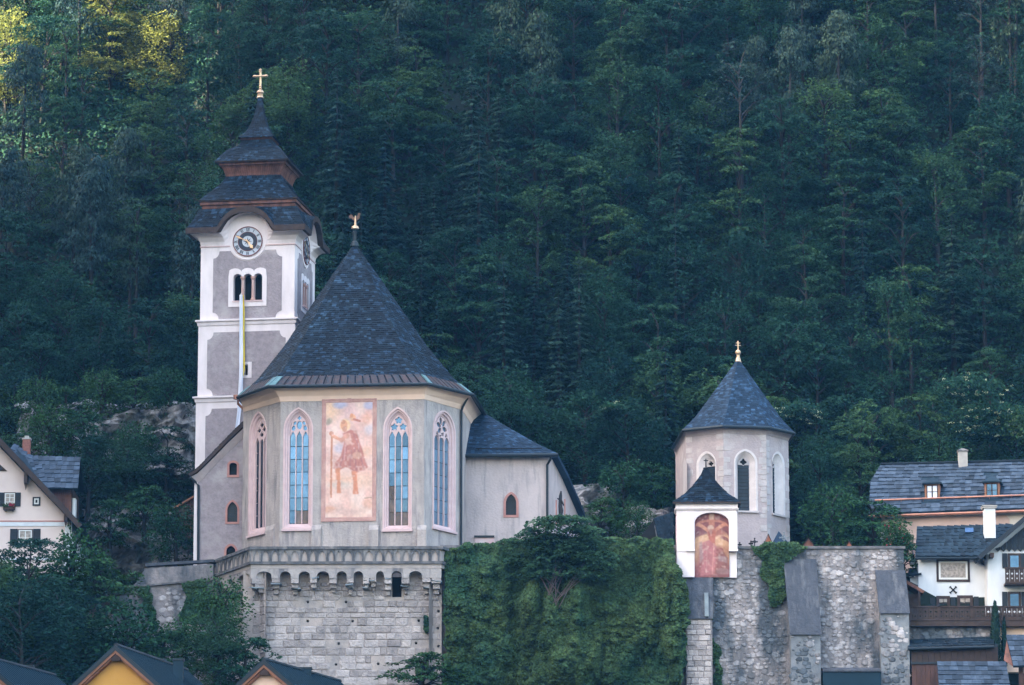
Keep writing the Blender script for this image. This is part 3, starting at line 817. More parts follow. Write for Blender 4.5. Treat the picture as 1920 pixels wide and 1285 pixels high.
# belfry openings on the front: three round headed lights
def belfry_holes(fr, s=1):
    L = fr.L / 2
    f = tfr(0, HW)
    out = []
    for a, b in ((437.5, 453.6), (456.6, 472.8), (475.8, 491.8)):
        u0, u1 = f.px(a, 545)[0], f.px(b, 545)[0]
        out.append(roundarch(u0, u1, f.px(464, 564)[1], f.px(464, 521)[1], f.px(464, 513.5)[1], 8))
    return out
wm = MB()
for z0, z1, hw in stages:
    for k in range(4):
        fr = tfr(k, hw)
        hs = []
        if z1 > ztop and k in (0, 1): hs = belfry_holes(fr)
        if z0 == zc2 and k == 0: hs = [R4(fr.rect(458, 684, 465, 704))]
        wm.panel(fr, [(0, z0), (fr.L, z0), (fr.L, z1), (0, z1)], hs, 0, .55)
wm.build('wall', M['white'], tower)
# grey panels with notched corners, one per stage and face
def notched(u0, u1, v0, v1, c=.55):
    o = []
    for cx_, cy_, a0 in ((u1, v0, PI), (u1, v1, -PI / 2), (u0, v1, 0), (u0, v0, PI / 2)):
        pts = [(cx_ + (c * .85) * math.cos(a), cy_ + c * math.sin(a)) for a in [a0 - PI / 2 * k / 4 for k in range(5)]]
        sx, sy = (-1 if cx_ == u1 else 1), (1 if cy_ == v0 else -1)
        first, last = pts[0], pts[-1]
        o += pts
    return o
def field(fr, u0, u1, v0, v1, holes, top_cut=None, name='panel'):
    mb = MB()
    ol = notched(u0, u1, v0, v1)
    if top_cut:       # concave bite below the clock: centre u, v and radius
        cu, cv_, r = top_cut
        i_top = [i for i in range(len(ol)) if abs(ol[i][1] - v1) < 1e-6]
        dv = v1 - cv_
        da = math.acos(max(-1, min(1, dv / r)))
        bite = [(cu + r * math.sin(a), cv_ + r * math.cos(a)) for a in [da + (2 * PI - 2 * da) * k / 16 for k in range(17)]]
        # order: outline runs anticlockwise, top edge goes right to left
        i = max(i_top, key=lambda i: ol[i][0]) if i_top else 0
        ol = ol[:i + 1] + [q for q in bite if q[1] <= v1 + 1e-6] + ol[i + 1:]
    mb.plate(fr, ol, holes, -.02, .035)
    return mb.build(name, M['grey'], tower)
def surround(fr, name='belfry_window'):
    f = tfr(0, HW)
    u0, u1 = f.px(428.5, 545)[0], f.px(500, 545)[0]
    v0 = f.px(464, 575)[1]; vt = f.px(464, 503)[1]; vs_ = f.px(464, 518)[1]
    hs = belfry_holes(fr)
    w3 = (u1 - u0) / 3
    top = []
    for k in (2, 1, 0):
        c = u0 + w3 * (k + .5)
        top += [(c + w3 * .5 * math.cos(a), vs_ + (vt - vs_) * (.55 + .45 * math.sin(a)) * (1 if 1 else 0)) for a in [PI * j / 6 for j in range(7)]]
    ol = [(u0, v0), (u1, v0), (u1, vs_)] + top[1:-1] + [(u0, vs_)]
    mb = MB(); mb.plate(fr, ol, hs, -.02, .07)
    o = mb.build(name, M['white'], tower)
    for a in (455.1, 474.3):
        cm = MB(); uc = f.px(a, 545)[0]
        b = fr.pt(uc, f.px(464, 564)[1], -.02); hh = f.px(464, 519)[1] - f.px(464, 564)[1]
        cm.lathe(b, [(.19, 0), (.19, .12), (.11, .2), (.10, hh - .28), (.13, hh - .22), (.19, hh - .1), (.19, hh)], 10)
        cm.build('column', M['column'], o)
    sm = MB(); fr.ubox(sm, f.px(436, 545)[0], f.px(493, 545)[0], v0 + .35, v0 + .45, -.4, .12); sm.build('sill', M['pinkstone'], o)
    return [(a, b) for a, b in ol]
cu, cvv = f0.px(465, 453.5)
rad = f0.px(493, 453)[0] - cu
for k in (0, 1, 3):
    fr = tfr(k, HW)
    sur = surround(fr) if k < 2 else None
    u0, u1, v0, v1 = f0.rect(399, 470, 528, 598)
    m_ = (fr.L - (u1 - u0)) / 2
    field(fr, m_, fr.L - m_, v0, v1, [sur] if sur else [], (fr.L / 2, cvv, rad * 1.28))
    fr = tfr(k, HW + .09)
    v1b, v0b = tfr(0, HW + .09).px(460, 622)[1], tfr(0, HW + .09).px(460, 741)[1]
    hs = []
    if k == 0:
        r_ = fr.rect(452, 679, 472, 709)
        hs = [R4(r_)]
        mb = MB(); mb.plate(fr, R4(r_), [R4(fr.rect(458, 684, 465, 704))], -.02, .06); mb.build('window_surround', M['white'], tower)
    field(fr, .7, fr.L - .7, v0b, v1b, hs)
    fr = tfr(k, HW + .18)
    v1c = tfr(0, HW + .18).px(460, 765)[1]
    field(fr, .75, fr.L - .75, v1c - 9, v1c, [])
inn = MB()
for k in range(4):
    fr = tfr(k, HW - 1.2); inn.panel(fr, [(0, ZB), (fr.L, ZB), (fr.L, ztop + 1.8), (0, ztop + 1.8)])
inn.build('inner_wall', M['void'], tower)
# string courses
def sqring(hw, z, a=1.0): return [TC + tU * (sx * hw) + tB * (sy * hw) + V((0, 0, z)) for sx, sy in ((-1, -1), (1, -1), (1, 1), (-1, 1))]
for z0, hw in ((zc1, HW + .09), (zc2, HW + .18)):
    mb = MB(); mb.loft([sqring(hw - .2, z0 - .25), sqring(hw + .06, z0 - .25), sqring(hw + .1, z0 - .02), sqring(hw + .22, z0 + .05), sqring(hw + .22, z0 + .16), sqring(hw - .3, z0 + .28)])
    mb.build('cornice', M['white'], tower)
mb = MB(); mb.loft([sqring(HW - .1, ztop - .03), sqring(HW + .06, ztop - .03), sqring(HW + .06, ztop + .05), sqring(HW - .1, ztop + .05)]); mb.build('cornice', M['pinkstone'], tower)
# ---- roof. helper: height of a pixel on the front of a square tier of half width h
def tz(py, h, px=465): return P(px, py, (TC - tB * h).y).z
def half(wpx, py): return wpx / 2 * pm(TYR, py) / math.cos(ph) * 1.0
hE = half(223, 425); oh = hE - HW
zE1 = tz(425, hE); zEf = tz(434, hE)
aw_ = .43; ah = (tz(388, hE) - zE1)
def bump(s):
    s = abs(s) / aw_
    return ah * (math.sqrt(max(0, 1 - s * s)) if s < .9 else max(0, (1.12 - s) / .22) * .436)
def spt(k, s, hw, z):
    u, n = [(tU, -tB), (tB, tU), (-tU, tB), (-tB, -tU)][k]
    return TC + n * hw + u * (s * hw) + V((0, 0, z))
ss = sorted(set([-1, -.8, -.6] + [aw_ * 1.12 * (i / 14 * 2 - 1) for i in range(15)] + [.6, .8, 1]))
hU = half(184, 388); zU = tz(389.5, hU)
roofm, fas, cov, sh1 = MB(), MB(), MB(), MB()
for k in range(4):
    def S(s, t, k=k):
        q = s * 2 - 1
        a = spt(k, q, hE, zE1 + bump(q) * .98)
        b = spt(k, q, hU, zU + max(0, bump(q) * .04))
        f = t ** .92
        z = lerp(a.z, b.z, t * (.78 + .22 * t))
        p_ = a.lerp(b, t); p_.z = z
        return p_
    grid = [[S((q + 1) / 2, t) for q in ss] for t in (0, .25, .5, .75, 1)]
    roofm.loft(grid, closed=False)
    shingles(sh1, S, 9, .25, .03, nseg=8)
    lo_ = [spt(k, q, hE, zEf + bump(q)) for q in ss]; hi2 = [spt(k, q, hE + .06, zE1 + bump(q) + .04) for q in ss]
    inn_ = [spt(k, q, hE - .35, zEf + bump(q) + .0) for q in ss]
    fas.loft([inn_, lo_, [spt(k, q, hE + .05, zEf + bump(q) - .02) for q in ss], hi2, grid[0]], closed=False)
    rows_ = []
    for t in (0, .25, .5, .75, 1):
        row = []
        for q in ss:
            o_ = oh * .86 if abs(q) > aw_ * 1.05 else .06
            n_ = o_ * (1 - math.cos(t * PI / 2)); zt = zEf + bump(q) + .02
            row.append(spt(k, q, HW + n_, lerp(ztop, zt, math.sin(t * PI / 2) if abs(q) > aw_ else t)))
        rows_.append(row)
    rows_.append([spt(k, q, hE - .3, zEf + bump(q) + .02) for q in ss])
    cov.loft(rows_, closed=False)
tr_ = roofm.build('roof', M['shingle'], tower)
fas.build('fascia', M['darkwood'], tr_)
cov.build('coving', M['white'], tower)
def tier(prof, shin=True, mat_='shingle', rows_w=(.2, .25), sub=None):
    mb, s2 = MB(), MB()
    mb.loft([sqring(h, z) for h, z in prof])
    o = mb.build('roof_tier', M[mat_], tower)
    if shin:
        for k in range(4):
            l = [spt(k, -1, h, z) for h, z in prof]; r = [spt(k, 1, h, z) for h, z in prof]
            S = strip_S(l, r); shingles(s2, S, max(2, int(S.len / rows_w[0])), rows_w[1], .026, nseg=1)
        s2.build('shingle', M[mat_], o, kind='stuff')
    return o
sh1.build('shingle', M['shingle'], tr_, kind='stuff')
def band(prof, n_planks=1, mat_='wood'):
    mb = MB(); mb.loft([sqring(h, z) for h, z in prof]); return mb.build('wood_band', M[mat_], tower)
def tp_(wpx, py): h = half(wpx, py); return (h, tz(py, h))
# wood band under tier two, in two mouldings
band([tp_(168, 404), tp_(170, 392), tp_(176, 389), tp_(176, 383), tp_(183, 382), tp_(183, 377), tp_(174, 376), tp_(160, 372)])
h2, z2 = tp_(187, 373)
tier([(h2, z2), tp_(170, 366), tp_(150, 357), tp_(131, 348), tp_(116, 340), tp_(105, 332), tp_(102, 325)])
mb = MB(); mb.loft([sqring(h2 - .25, z2 - .06), sqring(h2, z2 - .1), sqring(h2 + .02, z2)]); mb.build('eave_board', M['darkwood'], tower)
# flared drum: boards of their own
dr = [tp_(101, 337), tp_(105, 325), tp_(113, 314), tp_(122, 307)]
drum = band(dr)
for k in range(4):
    n = 26
    for i in range(n):
        q = MB(); a, b = i / n * 2 - 1, (i + .88) / n * 2 - 1
        lo3 = [spt(k, a, h, z) for h, z in dr]; hi3 = [spt(k, b, h, z) for h, z in dr]
        nn = [(-tB), tU, tB, -tU][k] * .03
        q.loft([[p_ + nn for p_ in lo3], [p_ + nn for p_ in hi3]], closed=False)
        q.loft([lo3, [p_ + nn for p_ in lo3]], closed=False); q.loft([[p_ + nn for p_ in hi3], hi3], closed=False)
        q.build('plank', M['wood'], drum)
band([tp_(122, 309), tp_(126, 308), tp_(126, 303), tp_(133, 302.5), tp_(134, 300)])
h3, z3 = tp_(139, 300)
tier([(h3, z3), tp_(128, 294), tp_(116, 287), tp_(102, 280), tp_(84, 275), tp_(66, 272), tp_(60, 268), tp_(58, 262)], rows_w=(.19, .22))
mb = MB(); mb.loft([sqring(h3 - .25, z3 - .05), sqring(h3, z3 - .09), sqring(h3 + .02, z3)]); mb.build('eave_board', M['darkwood'], tower)
band([tp_(56, 268), tp_(57, 262), tp_(61, 260), tp_(61, 257)])
tier([tp_(69, 257), tp_(56, 252), tp_(42, 245), tp_(31, 235), tp_(22, 223), tp_(15, 210), tp_(10, 196), tp_(6.5, 180)], rows_w=(.19, .2))
# gold finial and cross
axp = TC
def az(py): return P(487, py, TC.y).z
r1 = pm(TC.y, 170)
mb = MB(); mb.lathe(TC + V((0, 0, az(178))), [(.3 * 1, -.25), (5 * r1, -.12), (5.5 * r1, 0), (4 * r1, 3 * r1), (7 * r1, 3.5 * r1), (6.5 * r1, 6 * r1), (4 * r1, 9 * r1), (1.5 * r1, 10 * r1)], 14)
cr = mb.build('cross', M['gold'], tower)
mb = MB()
def tvec(dx, z): return TC + tU * dx + V((0, 0, z))
zc0 = az(143)
for a, b, rr in (((0, az(169)), (0, az(133)), 2.0 * r1), ((-11 * r1, zc0), (11 * r1, zc0), 2.0 * r1)): mb.tube([tvec(*a), tvec(*b)], rr, 6)
for dx, z in ((0, az(131.5)), (-12 * r1, zc0), (12 * r1, zc0), (0, az(134.5)), (-9.5 * r1, zc0), (9.5 * r1, zc0), (0, zc0), (0, az(166)), (0, az(162))):
    mb.lathe(tvec(dx, z), [(.01, -2.6 * r1), (2.1 * r1, -1.6 * r1), (3.0 * r1, 0), (2.1 * r1, 1.6 * r1), (.01, 2.6 * r1)], 8)
mb.build('cross_arms', M['gold'], cr)
# ---- clocks on front and right face
def clock(fr):
    c = (fr.L / 2 + (cu - f0.L / 2), cvv)
    def circ(r, n=40): return [(c[0] + r * math.cos(2 * PI * k / n), c[1] + r * math.sin(2 * PI * k / n)) for k in range(n)]
    def disc(mb, r, n0, n1): mb.prism([fr.pt(a, b, n0) for a, b in circ(r)], fr.N * (n1 - n0))
    mb = MB(); disc(mb, rad * 1.22, 0, .07); o = mb.build('clock', M['white'], tower)
    mb = MB(); mb.plate(fr, circ(rad), [circ(rad * .94)], .06, .15); mb.build('rim', M['dialred'], o)
    mb = MB(); disc(mb, rad * .95, .06, .105); mb.build('dial', M['dialgrey'], o)
    mb = MB(); mb.plate(fr, circ(rad * .62), [circ(rad * .37)], .10, .125); mb.build('dark_ring', M['dialdark'], o)
    mb = MB(); mb.plate(fr, circ(rad * .655), [circ(rad * .62)], .10, .13); mb.build('inner_rim', M['dialred'], o)
    st_ = []
    for k in range(16):
        a = PI * k / 8; r_ = rad * (.30 if k % 2 == 0 else .09); st_.append((c[0] + r_ * math.sin(a), c[1] + r_ * math.cos(a)))
    mb = MB(); mb.plate(fr, st_, [], .10, .118); mb.build('star', M['dialdark'], o)
    NUM = ['XII', 'I', 'II', 'III', 'IIII', 'V', 'VI', 'VII', 'VIII', 'IX', 'X', 'XI']
    for hI, s in enumerate(NUM):
        a = hI * PI / 6
        rv = (math.sin(a), math.cos(a)); tv = (math.cos(a), -math.sin(a))
        mb = MB(); wI, wV = rad * .062, rad * .125
        tot = sum(wI if ch == 'I' else wV for ch in s); x = -tot / 2
        r0_, r1_ = rad * .69, rad * .90
        def bar(x0, y0, x1, y1, w_):
            q = [(x0 - w_, y0), (x0 + w_, y0), (x1 + w_, y1), (x1 - w_, y1)]
            mb.prism([fr.pt(c[0] + rv[0] * y + tv[0] * x, c[1] + rv[1] * y + tv[1] * x, .105) for x, y in q], fr.N * .02)
        for ch in s:
            if ch == 'I': bar(x + wI / 2, r0_, x + wI / 2, r1_, rad * .017); x += wI
            elif ch == 'V': bar(x + wV / 2, r0_, x + wV * .12, r1_, rad * .02); bar(x + wV / 2, r0_, x + wV * .88, r1_, rad * .011); x += wV
            else: bar(x + wV * .88, r0_, x + wV * .12, r1_, rad * .02); bar(x + wV * .12, r0_, x + wV * .88, r1_, rad * .011); x += wV
        mb.build('numeral', M['dialdark'], o)
    for ang, ln, wd, tail in ((math.radians(296), .92, .07, .2), (math.radians(143), .62, .13, .15)):
        rv = (math.sin(ang), math.cos(ang)); tv = (math.cos(ang), -math.sin(ang))
        q = [(-wd * .3, -tail), (wd * .3, -tail), (wd * .35, ln * .5), (wd, ln * .72), (wd * .4, ln * .86), (0, ln), (-wd * .4, ln * .86), (-wd, ln * .72), (-wd * .35, ln * .5)]
        mb = MB(); mb.prism([fr.pt(c[0] + (rv[0] * y + tv[0] * x) * rad, c[1] + (rv[1] * y + tv[1] * x) * rad, .15) for x, y in q], fr.N * .03)
        mb.build('hand', M['gold'], o)
clock(tfr(0, HW)); clock(tfr(1, HW))
# ---- banner hanging out of the belfry
ff = tfr(0, HW)
u_, v_ = ff.px(452, 553, .35)
flag = thing('flag', ff.pt(u_, v_, .35), 'long white and yellow banner hanging from the tower belfry opening', 'flag')
mb = MB(); mb.tube([ff.pt(u_ - .1, v_ + .35, -.4), ff.pt(u_, v_, .45)], .035, 6); mb.build('pole', M['windowwhite'], flag)
def cloth(xl, xr, nm, m_, ph_):
    mb = MB(); rows_ = []
    for i, (yy, a, b) in enumerate(zip(np.linspace(553, xl[-1][0], 24), *[np.interp(np.linspace(553, xl[-1][0], 24), [q[0] for q in e], [q[1] for q in e]) for e in (xl, xr)])):
        row = []
        for j in range(7):
            f = j / 6
            n = .42 + .07 * math.sin(f * 5 + i * .35 + ph_) + .05 * math.sin(i * .6 + ph_)
            row.append(ff.p3(lerp(a, b, f), yy, n))
        rows_.append(row)
    mb.loft(rows_, closed=False)
    mb.build(nm, m_, flag, smooth=True)
cloth([(553, 449), (700, 448.5), (745, 446), (770, 445), (803, 441)], [(553, 454.5), (560, 455), (700, 456), (745, 455.5), (770, 452), (803, 448.5)], 'white_stripe', M['flagwhite'], 0)
cloth([(556, 455), (705, 456)], [(556, 457), (575, 458.6), (690, 459.3), (706, 457)], 'yellow_stripe', M['flagyellow'], 2)

# ================================================================== BASTION WITH BALUSTRADE
YB = -2.2
bF = Fr((X(472, YB + .15), YB + .15), (X(828, YB - .1), YB - .1))
bl0 = (X(393, 6.0), 6.0)
bL = Fr(bl0, (bF.A.x, bF.A.y))
brp = bF.pt(bF.L, 0)
bR = Fr((brp.x, brp.y), (brp.x + .9, brp.y + 2.5))
ZG = Z(1300, YB) - 4
bast = thing('bastion', (X(640, 0), 0, ZG), 'broad bastion of pale ashlar blocks carrying a sooty balustrade on corbels', 'bastion wall')
REC = -1.0                                    # the ashlar face stands back under the gallery
frames = [bL, bF]
# coping and mouldings run along both faces
def run(name, m, py0, py1, n0, n1, ext=.0):
    mb = MB()
    v1, v0 = bF.px(650, py0)[1], bF.px(650, py1)[1]
    pl_ = []
    for n in (n0, n1):
        a = bL.pt(0, 0, n); b = bL.pt(bL.L, 0, n); c_ = bF.pt(0, 0, n); d = bF.pt(bF.L, 0, n)
        mid = (b + c_) / 2 if n == 0 else bF.pt(0, 0, 0) + (bL.N + bF.N).normalized() * n / max(.3, (bL.N + bF.N).normalized().dot(bF.N))
        e = bR.pt(bR.L, 0, n)
        d2 = bR.pt(0, 0, 0) + (bR.N + bF.N).normalized() * n / max(.3, (bR.N + bF.N).normalized().dot(bF.N))
        pl_.append([a, mid, d2, e])
    for i in range(3):
        a, b, c_, d = pl_[0][i], pl_[0][i + 1], pl_[1][i + 1], pl_[1][i]
        mb.hexa([q + V((0, 0, v0)) for q in (a, b, c_, d)] + [q + V((0, 0, v1)) for q in (a, b, c_, d)])
    return mb.build(name, m, bast)
run('coping', M['darkstone'], 1025, 1030.5, -.55, .14)
run('parapet', M['mortar'], 1030.5, 1054, -.45, -.06)
run('moulding', M['darkstone'], 1053, 1058, -.5, .12)
par = run('band_course', M['mortar'], 1058, 1066, -1.2, .0)
# blind arcade: raised ribs forming pointed arches
def arcade(fr, u_list):
    v0, v1 = bF.px(650, 1053)[1], bF.px(650, 1030.5)[1]
    for (a, b) in u_list:
        mb = MB()
        o = arch(a, b, v0 + .002, v0 + (v1 - v0) * .30, v1 - .01, 5)
        w_ = min(.11, (b - a) * .18)
        i = arch(a + w_, b - w_, v0 + .002, v0 + (v1 - v0) * .30, v1 - w_ * .8, 5)
        hull = [(a - .035, v0), (b + .035, v0), (b + .035, v1), (a - .035, v1)]
        mb.plate(fr, [(a - .02, v0 + .001), (a - .02, v1 - .001), (b + .02, v1 - .001), (b + .02, v0 + .001)], [i], -.06, .05)
        mb.build('blind_arch', M['darkstone'] if R.random() < .6 else M['balus'], bast)
M['balus'] = mat('weathered_balustrade', (.30, .28, .275), .95, (.15, .148, .158), 1.8, bump=.03)
n = 20; us = bF.L - .3
cuts = [.15]
for i in range(n): cuts.append(cuts[-1] + R.uniform(.8, 1.2))
k_ = us / (cuts[-1] - .15); cuts = [.15 + (c - .15) * k_ for c in cuts]
arcade(bF, list(zip(cuts, cuts[1:])))
n = 10; arcade(bL, [(.1 + (bL.L - .2) * i / n, .1 + (bL.L - .2) * (i + 1) / n) for i in range(n)])
# arched gallery band with notches
opF = [(481, 509), (525, 545), (560, 581), (594, 617), (631, 650), (663, 681), (705, 720), (734, 753), (767, 791)]
opL = [(400, 419), (426, 436), (445, 467)]
def gallery(fr, ops, ytop, ybot, xs, yref):
    v1 = bF.px(650, 1066)[1]; vb = bF.px(650, ybot)[1]; va = bF.px(650, ytop)[1]
    ol = []
    for a, b in ops:
        u0, u1 = fr.px(a, yref)[0], fr.px(b, yref)[0]
        ol += [(u0, vb), (u0, va - .3)] + [(lerp(u0, u1, .5 - .5 * math.cos(PI * k / 6)), va - .3 + .3 * math.sin(PI * k / 6)) for k in range(1, 6)] + [(u1, va - .3), (u1, vb)]
    ol = [(0, vb)] + ol + [(fr.L, vb), (fr.L, v1), (0, v1)]
    mb = MB(); mb.plate(fr, ol, [], -.95, -.02)
    mb.build('arched_band', M['mortar2'], bast)
M['mortar2'] = mat('pale_band_plaster', (.46, .41, .40), .95, (.36, .325, .325), 1.6, bump=.04, col3=(.18, .172, .185), thr3=.56, scale3=1.3, str3=(1, 1, .3))
gallery(bF, opF, 1071, 1084, None, 1075)
gallery(bL, opL, 1071, 1085, None, 1090)
# corbels between the openings: stacked courses stepping back, with slate ledges
def corbel(fr, xa, xb, yref, drop, slabs=True):
    u0, u1 = fr.px(xa, yref)[0], fr.px(xb, yref)[0]
    vb = bF.px(650, 1084)[1]
    mb = MB(); v = vb; n1 = -.05
    hs = [R.uniform(.26, .4) for _ in range(drop)]
    for i, h_ in enumerate(hs):
        e = R.uniform(.0, .06)
        fr.ubox(mb, u0 - .02 + i * .07 + e, u1 + .02 - i * .07 - e * .5, v - h_, v, REC - .1, n1)
        v -= h_; n1 -= R.uniform(.22, .32)
        if n1 < REC + .15: break
    o = mb.build('corbel', M['stone'], bast)
    if slabs:
        sb = MB()
        for _ in range(R.choice((1, 1, 2))):
            vv = vb - R.uniform(.0, .75); t = R.uniform(.06, .1)
            e0, e1 = R.uniform(-.15, .2), R.uniform(-.2, .15)
            a, b = fr.pt(u0 + e0, vv, REC), fr.pt(u1 + e1, vv + R.uniform(-.1, .1), REC)
            sb.hexa([a, b, b + fr.N * (1.02 + R.uniform(-.2, .08)), a + fr.N * (1.02 + R.uniform(-.2, .08))] + [q + V((0, 0, t)) for q in (a, b, b + fr.N * 1.0, a + fr.N * 1.0)])
        sb.build('ledge', M['cap'], o)
prev = 470
edges_ = [(470, 481)] + [(a[1], b[0]) for a, b in zip(opF, opF[1:])] + [(791, 826)]
for a, b in edges_:
    if b - a > 20:
        corbel(bF, a, (a + b) / 2 - 1, 1080, R.choice((2, 3))); corbel(bF, (a + b) / 2 + 1, b, 1080, 4)
    else: corbel(bF, a, b, 1080, R.choice((2, 3, 3, 4)))
for a, b in ((394, 400), (419, 426), (436, 445), (467, 471)): corbel(bL, a, b, 1090, R.choice((2, 3)))
# backing face and ashlar stones
def backing(fr, zb_, zt_, n, m, holes, root, name='wall', u0=None, u1=None):
    mb = MB(); u0 = 0 if u0 is None else u0; u1 = fr.L if u1 is None else u1
    mb.panel(fr, [(u0, zb_), (u1, zb_), (u1, zt_), (u0, zt_)], holes, n, .5)
    return mb.build(name, m, root)
put = [(577, 1129), (649, 1129), (577, 1165), (661, 1165), (785, 1164), (635, 1207), (780, 1206), (630, 1246), (709, 1245), (822, 1146), (821, 1178), (822, 1212), (825, 1113)]
zt_ = bF.px(650, 1066)[1]
ph_ = [R4(bF.rect(x - 2.4, y - 2.2, x + 2.4, y + 2.2)) for x, y in put]
def fix(h, fr, n): return h
holes = []
for x, y in put:
    u, v = bF.px(x, y, REC); s_ = .085; holes.append([(u - s_, v - s_), (u + s_, v - s_), (u + s_, v + s_), (u - s_, v + s_)])
ud = [bF.px(q, 1090, REC)[0] for q in (735, 753)]; door = [(ud[0], bF.px(744, 1120, REC)[1]), (ud[1], bF.px(744, 1120, REC)[1]), (ud[1], zt_ - .1), (ud[0], zt_ - .1)]
backing(bF, ZG, zt_, REC, M['mortar'], holes + [door], bast, u0=-.6)
backing(bL, ZG, zt_, REC, M['mortar'], [], bast, u1=bL.L + .4)
backing(bR, ZG, zt_, -.9, M['mortar'], [], bast)
vb_ = MB(); bF.ubox(vb_, 0, bF.L, ZG, zt_, REC - 1.7, REC - 1.5)
vb_.build('inner_wall', M['void'], bast)
def stone_mesh(name, seed, m, ch=.1, rough=.05):
    r = random.Random(seed)
    mb = MB()
    def rg(s, y): return [V((sx * s + r.uniform(-rough, rough), y + r.uniform(-rough, rough), sz * s + r.uniform(-rough, rough))) for sx, sz in ((-.5, -.5), (0, -.5), (.5, -.5), (.5, 0), (.5, .5), (0, .5), (-.5, .5), (-.5, 0))]
    a, b, c_ = rg(1, 0), rg(.97, -.6), rg(1 - 2 * ch, -1)
    mb.loft([a, b, c_]); mb.poly(*c_)
    me = mb.mesh(name); me.materials.append(m); return me
ST = [stone_mesh('stone', i, M['stone'], .09, .055) for i in range(5)]
LAID = {}
def ashlar(fr, u0, u1, v0, v1, n, root, rowh, wid, skip=(), meshes=ST, depth=.08, name='stone'):
    v = v1; cnt = 0; rest = MB()
    while v > v0:
        h_ = rowh * R.uniform(.72, 1.2)
        u = u0 - R.uniform(0, wid[0])
        while u < u1:
            w_ = R.uniform(*wid)
            a, b = max(u, u0), min(u + w_, u1)
            u += w_
            if b - a < .12: continue
            if any(a < q[1] + .02 and b > q[0] - .02 and v - h_ < q[3] + .02 and v > q[2] - .02 for q in skip): continue
            d = depth * R.uniform(.3, 1.25)
            rot = R.uniform(-.02, .02)
            U = (fr.U + V((0, 0, rot))).normalized()
            Zv = V((0, 0, 1)) - fr.U * rot
            me = R.choice(meshes); c_ = fr.pt((a + b) / 2, v - h_ / 2, n)
            cols = (U * (b - a - R.uniform(.02, .075)), -fr.N * d, Zv * (h_ - R.uniform(.02, .08))); cnt += 1
            LAID[root.name] = LAID.get(root.name, 0) + 1
            if LAID[root.name] <= 300: inst(me, name, root, c_, cols)
            else: rest.add([c_ + cols[0] * q.co.x + cols[1] * q.co.y + cols[2] * q.co.z for q in me.vertices], [tuple(p_.vertices) for p_ in me.polygons])
        v -= h_
    if rest.v: rest.build('stones', M['stone_rest'], root, kind='stuff')
    return cnt
sk = [(h[0][0], h[1][0], h[0][1], h[2][1]) for h in holes + [door]]
c1 = ashlar(bF, .1, bF.L - .1, bF.px(650, 1287)[1], bF.px(650, 1112)[1], REC, bast, .485, (.36, 1.15), sk)
c1 += ashlar(bL, .1, bL.L + .3, bF.px(650, 1215)[1], bF.px(650, 1113)[1], REC, bast, .52, (.5, 1.2))
c1 += ashlar(bF, .1, bF.L - .1, bF.px(650, 1112)[1], bF.px(650, 1088)[1], REC, bast, .4, (.3, .8), sk)
print('ashlar', c1)

# ================================================================== LOWER WALL LEFT OF THE BASTION
YLW = 4.0
lwr = Fr((X(150, YLW + 2), YLW + 2), (X(398, YLW), YLW))
lw = thing('retaining_wall', (X(300, YLW), YLW, ZG), 'low grey retaining wall with stone coping sloping away left of the bastion', 'wall')
mb = MB(); mb.panel(lwr, lwr.pts([(150, 1300), (400, 1300), (400, 1058), (272, 1066), (255, 1093), (232, 1112), (190, 1150), (170, 1200)]))
mb.build('wall', M['rmortar'], lw)
mb = MB(); a, b = lwr.p3(272, 1062), lwr.p3(400, 1054); mb.hexa([a, b, b - lwr.N * .6, a - lwr.N * .6] + [q + V((0, 0, .2)) for q in (a, b, b - lwr.N * .6, a - lwr.N * .6)])
for q in mb.v: pass
mb.build('coping', M['slab'], lw)
mb = MB(); a, b = lwr.p3(240, 1103, .02), lwr.p3(398, 1089, .02); mb.hexa([a, b, b + lwr.N * .18, a + lwr.N * .18] + [q + V((0, 0, .12)) for q in (a, b, b + lwr.N * .18, a + lwr.N * .18)]); mb.build('string_course', M['darkstone'], lw)
def blob_mesh(name, seed, m):
    r = random.Random(seed); mb = MB(); n = 8
    def rg(s, y, j): return [V((s * .5 * math.cos(2 * PI * k / n) * r.uniform(1 - j, 1 + j), y, s * .5 * math.sin(2 * PI * k / n) * r.uniform(1 - j, 1 + j))) for k in range(n)]
    a = rg(1.05, 0, .18); b = [q * 1.0 for q in a]; b = [V((q.x * .92, -.6, q.z * .92)) for q in a]; c_ = [V((q.x * .6 + r.uniform(-.04, .04), -1, q.z * .6 + r.uniform(-.04, .04))) for q in a]
    mb.loft([a, b, c_]); mb.poly(*c_); me = mb.mesh(name); me.materials.append(m); return me
RB = [blob_mesh('stone', 30 + i, M['rubble']) for i in range(6)]
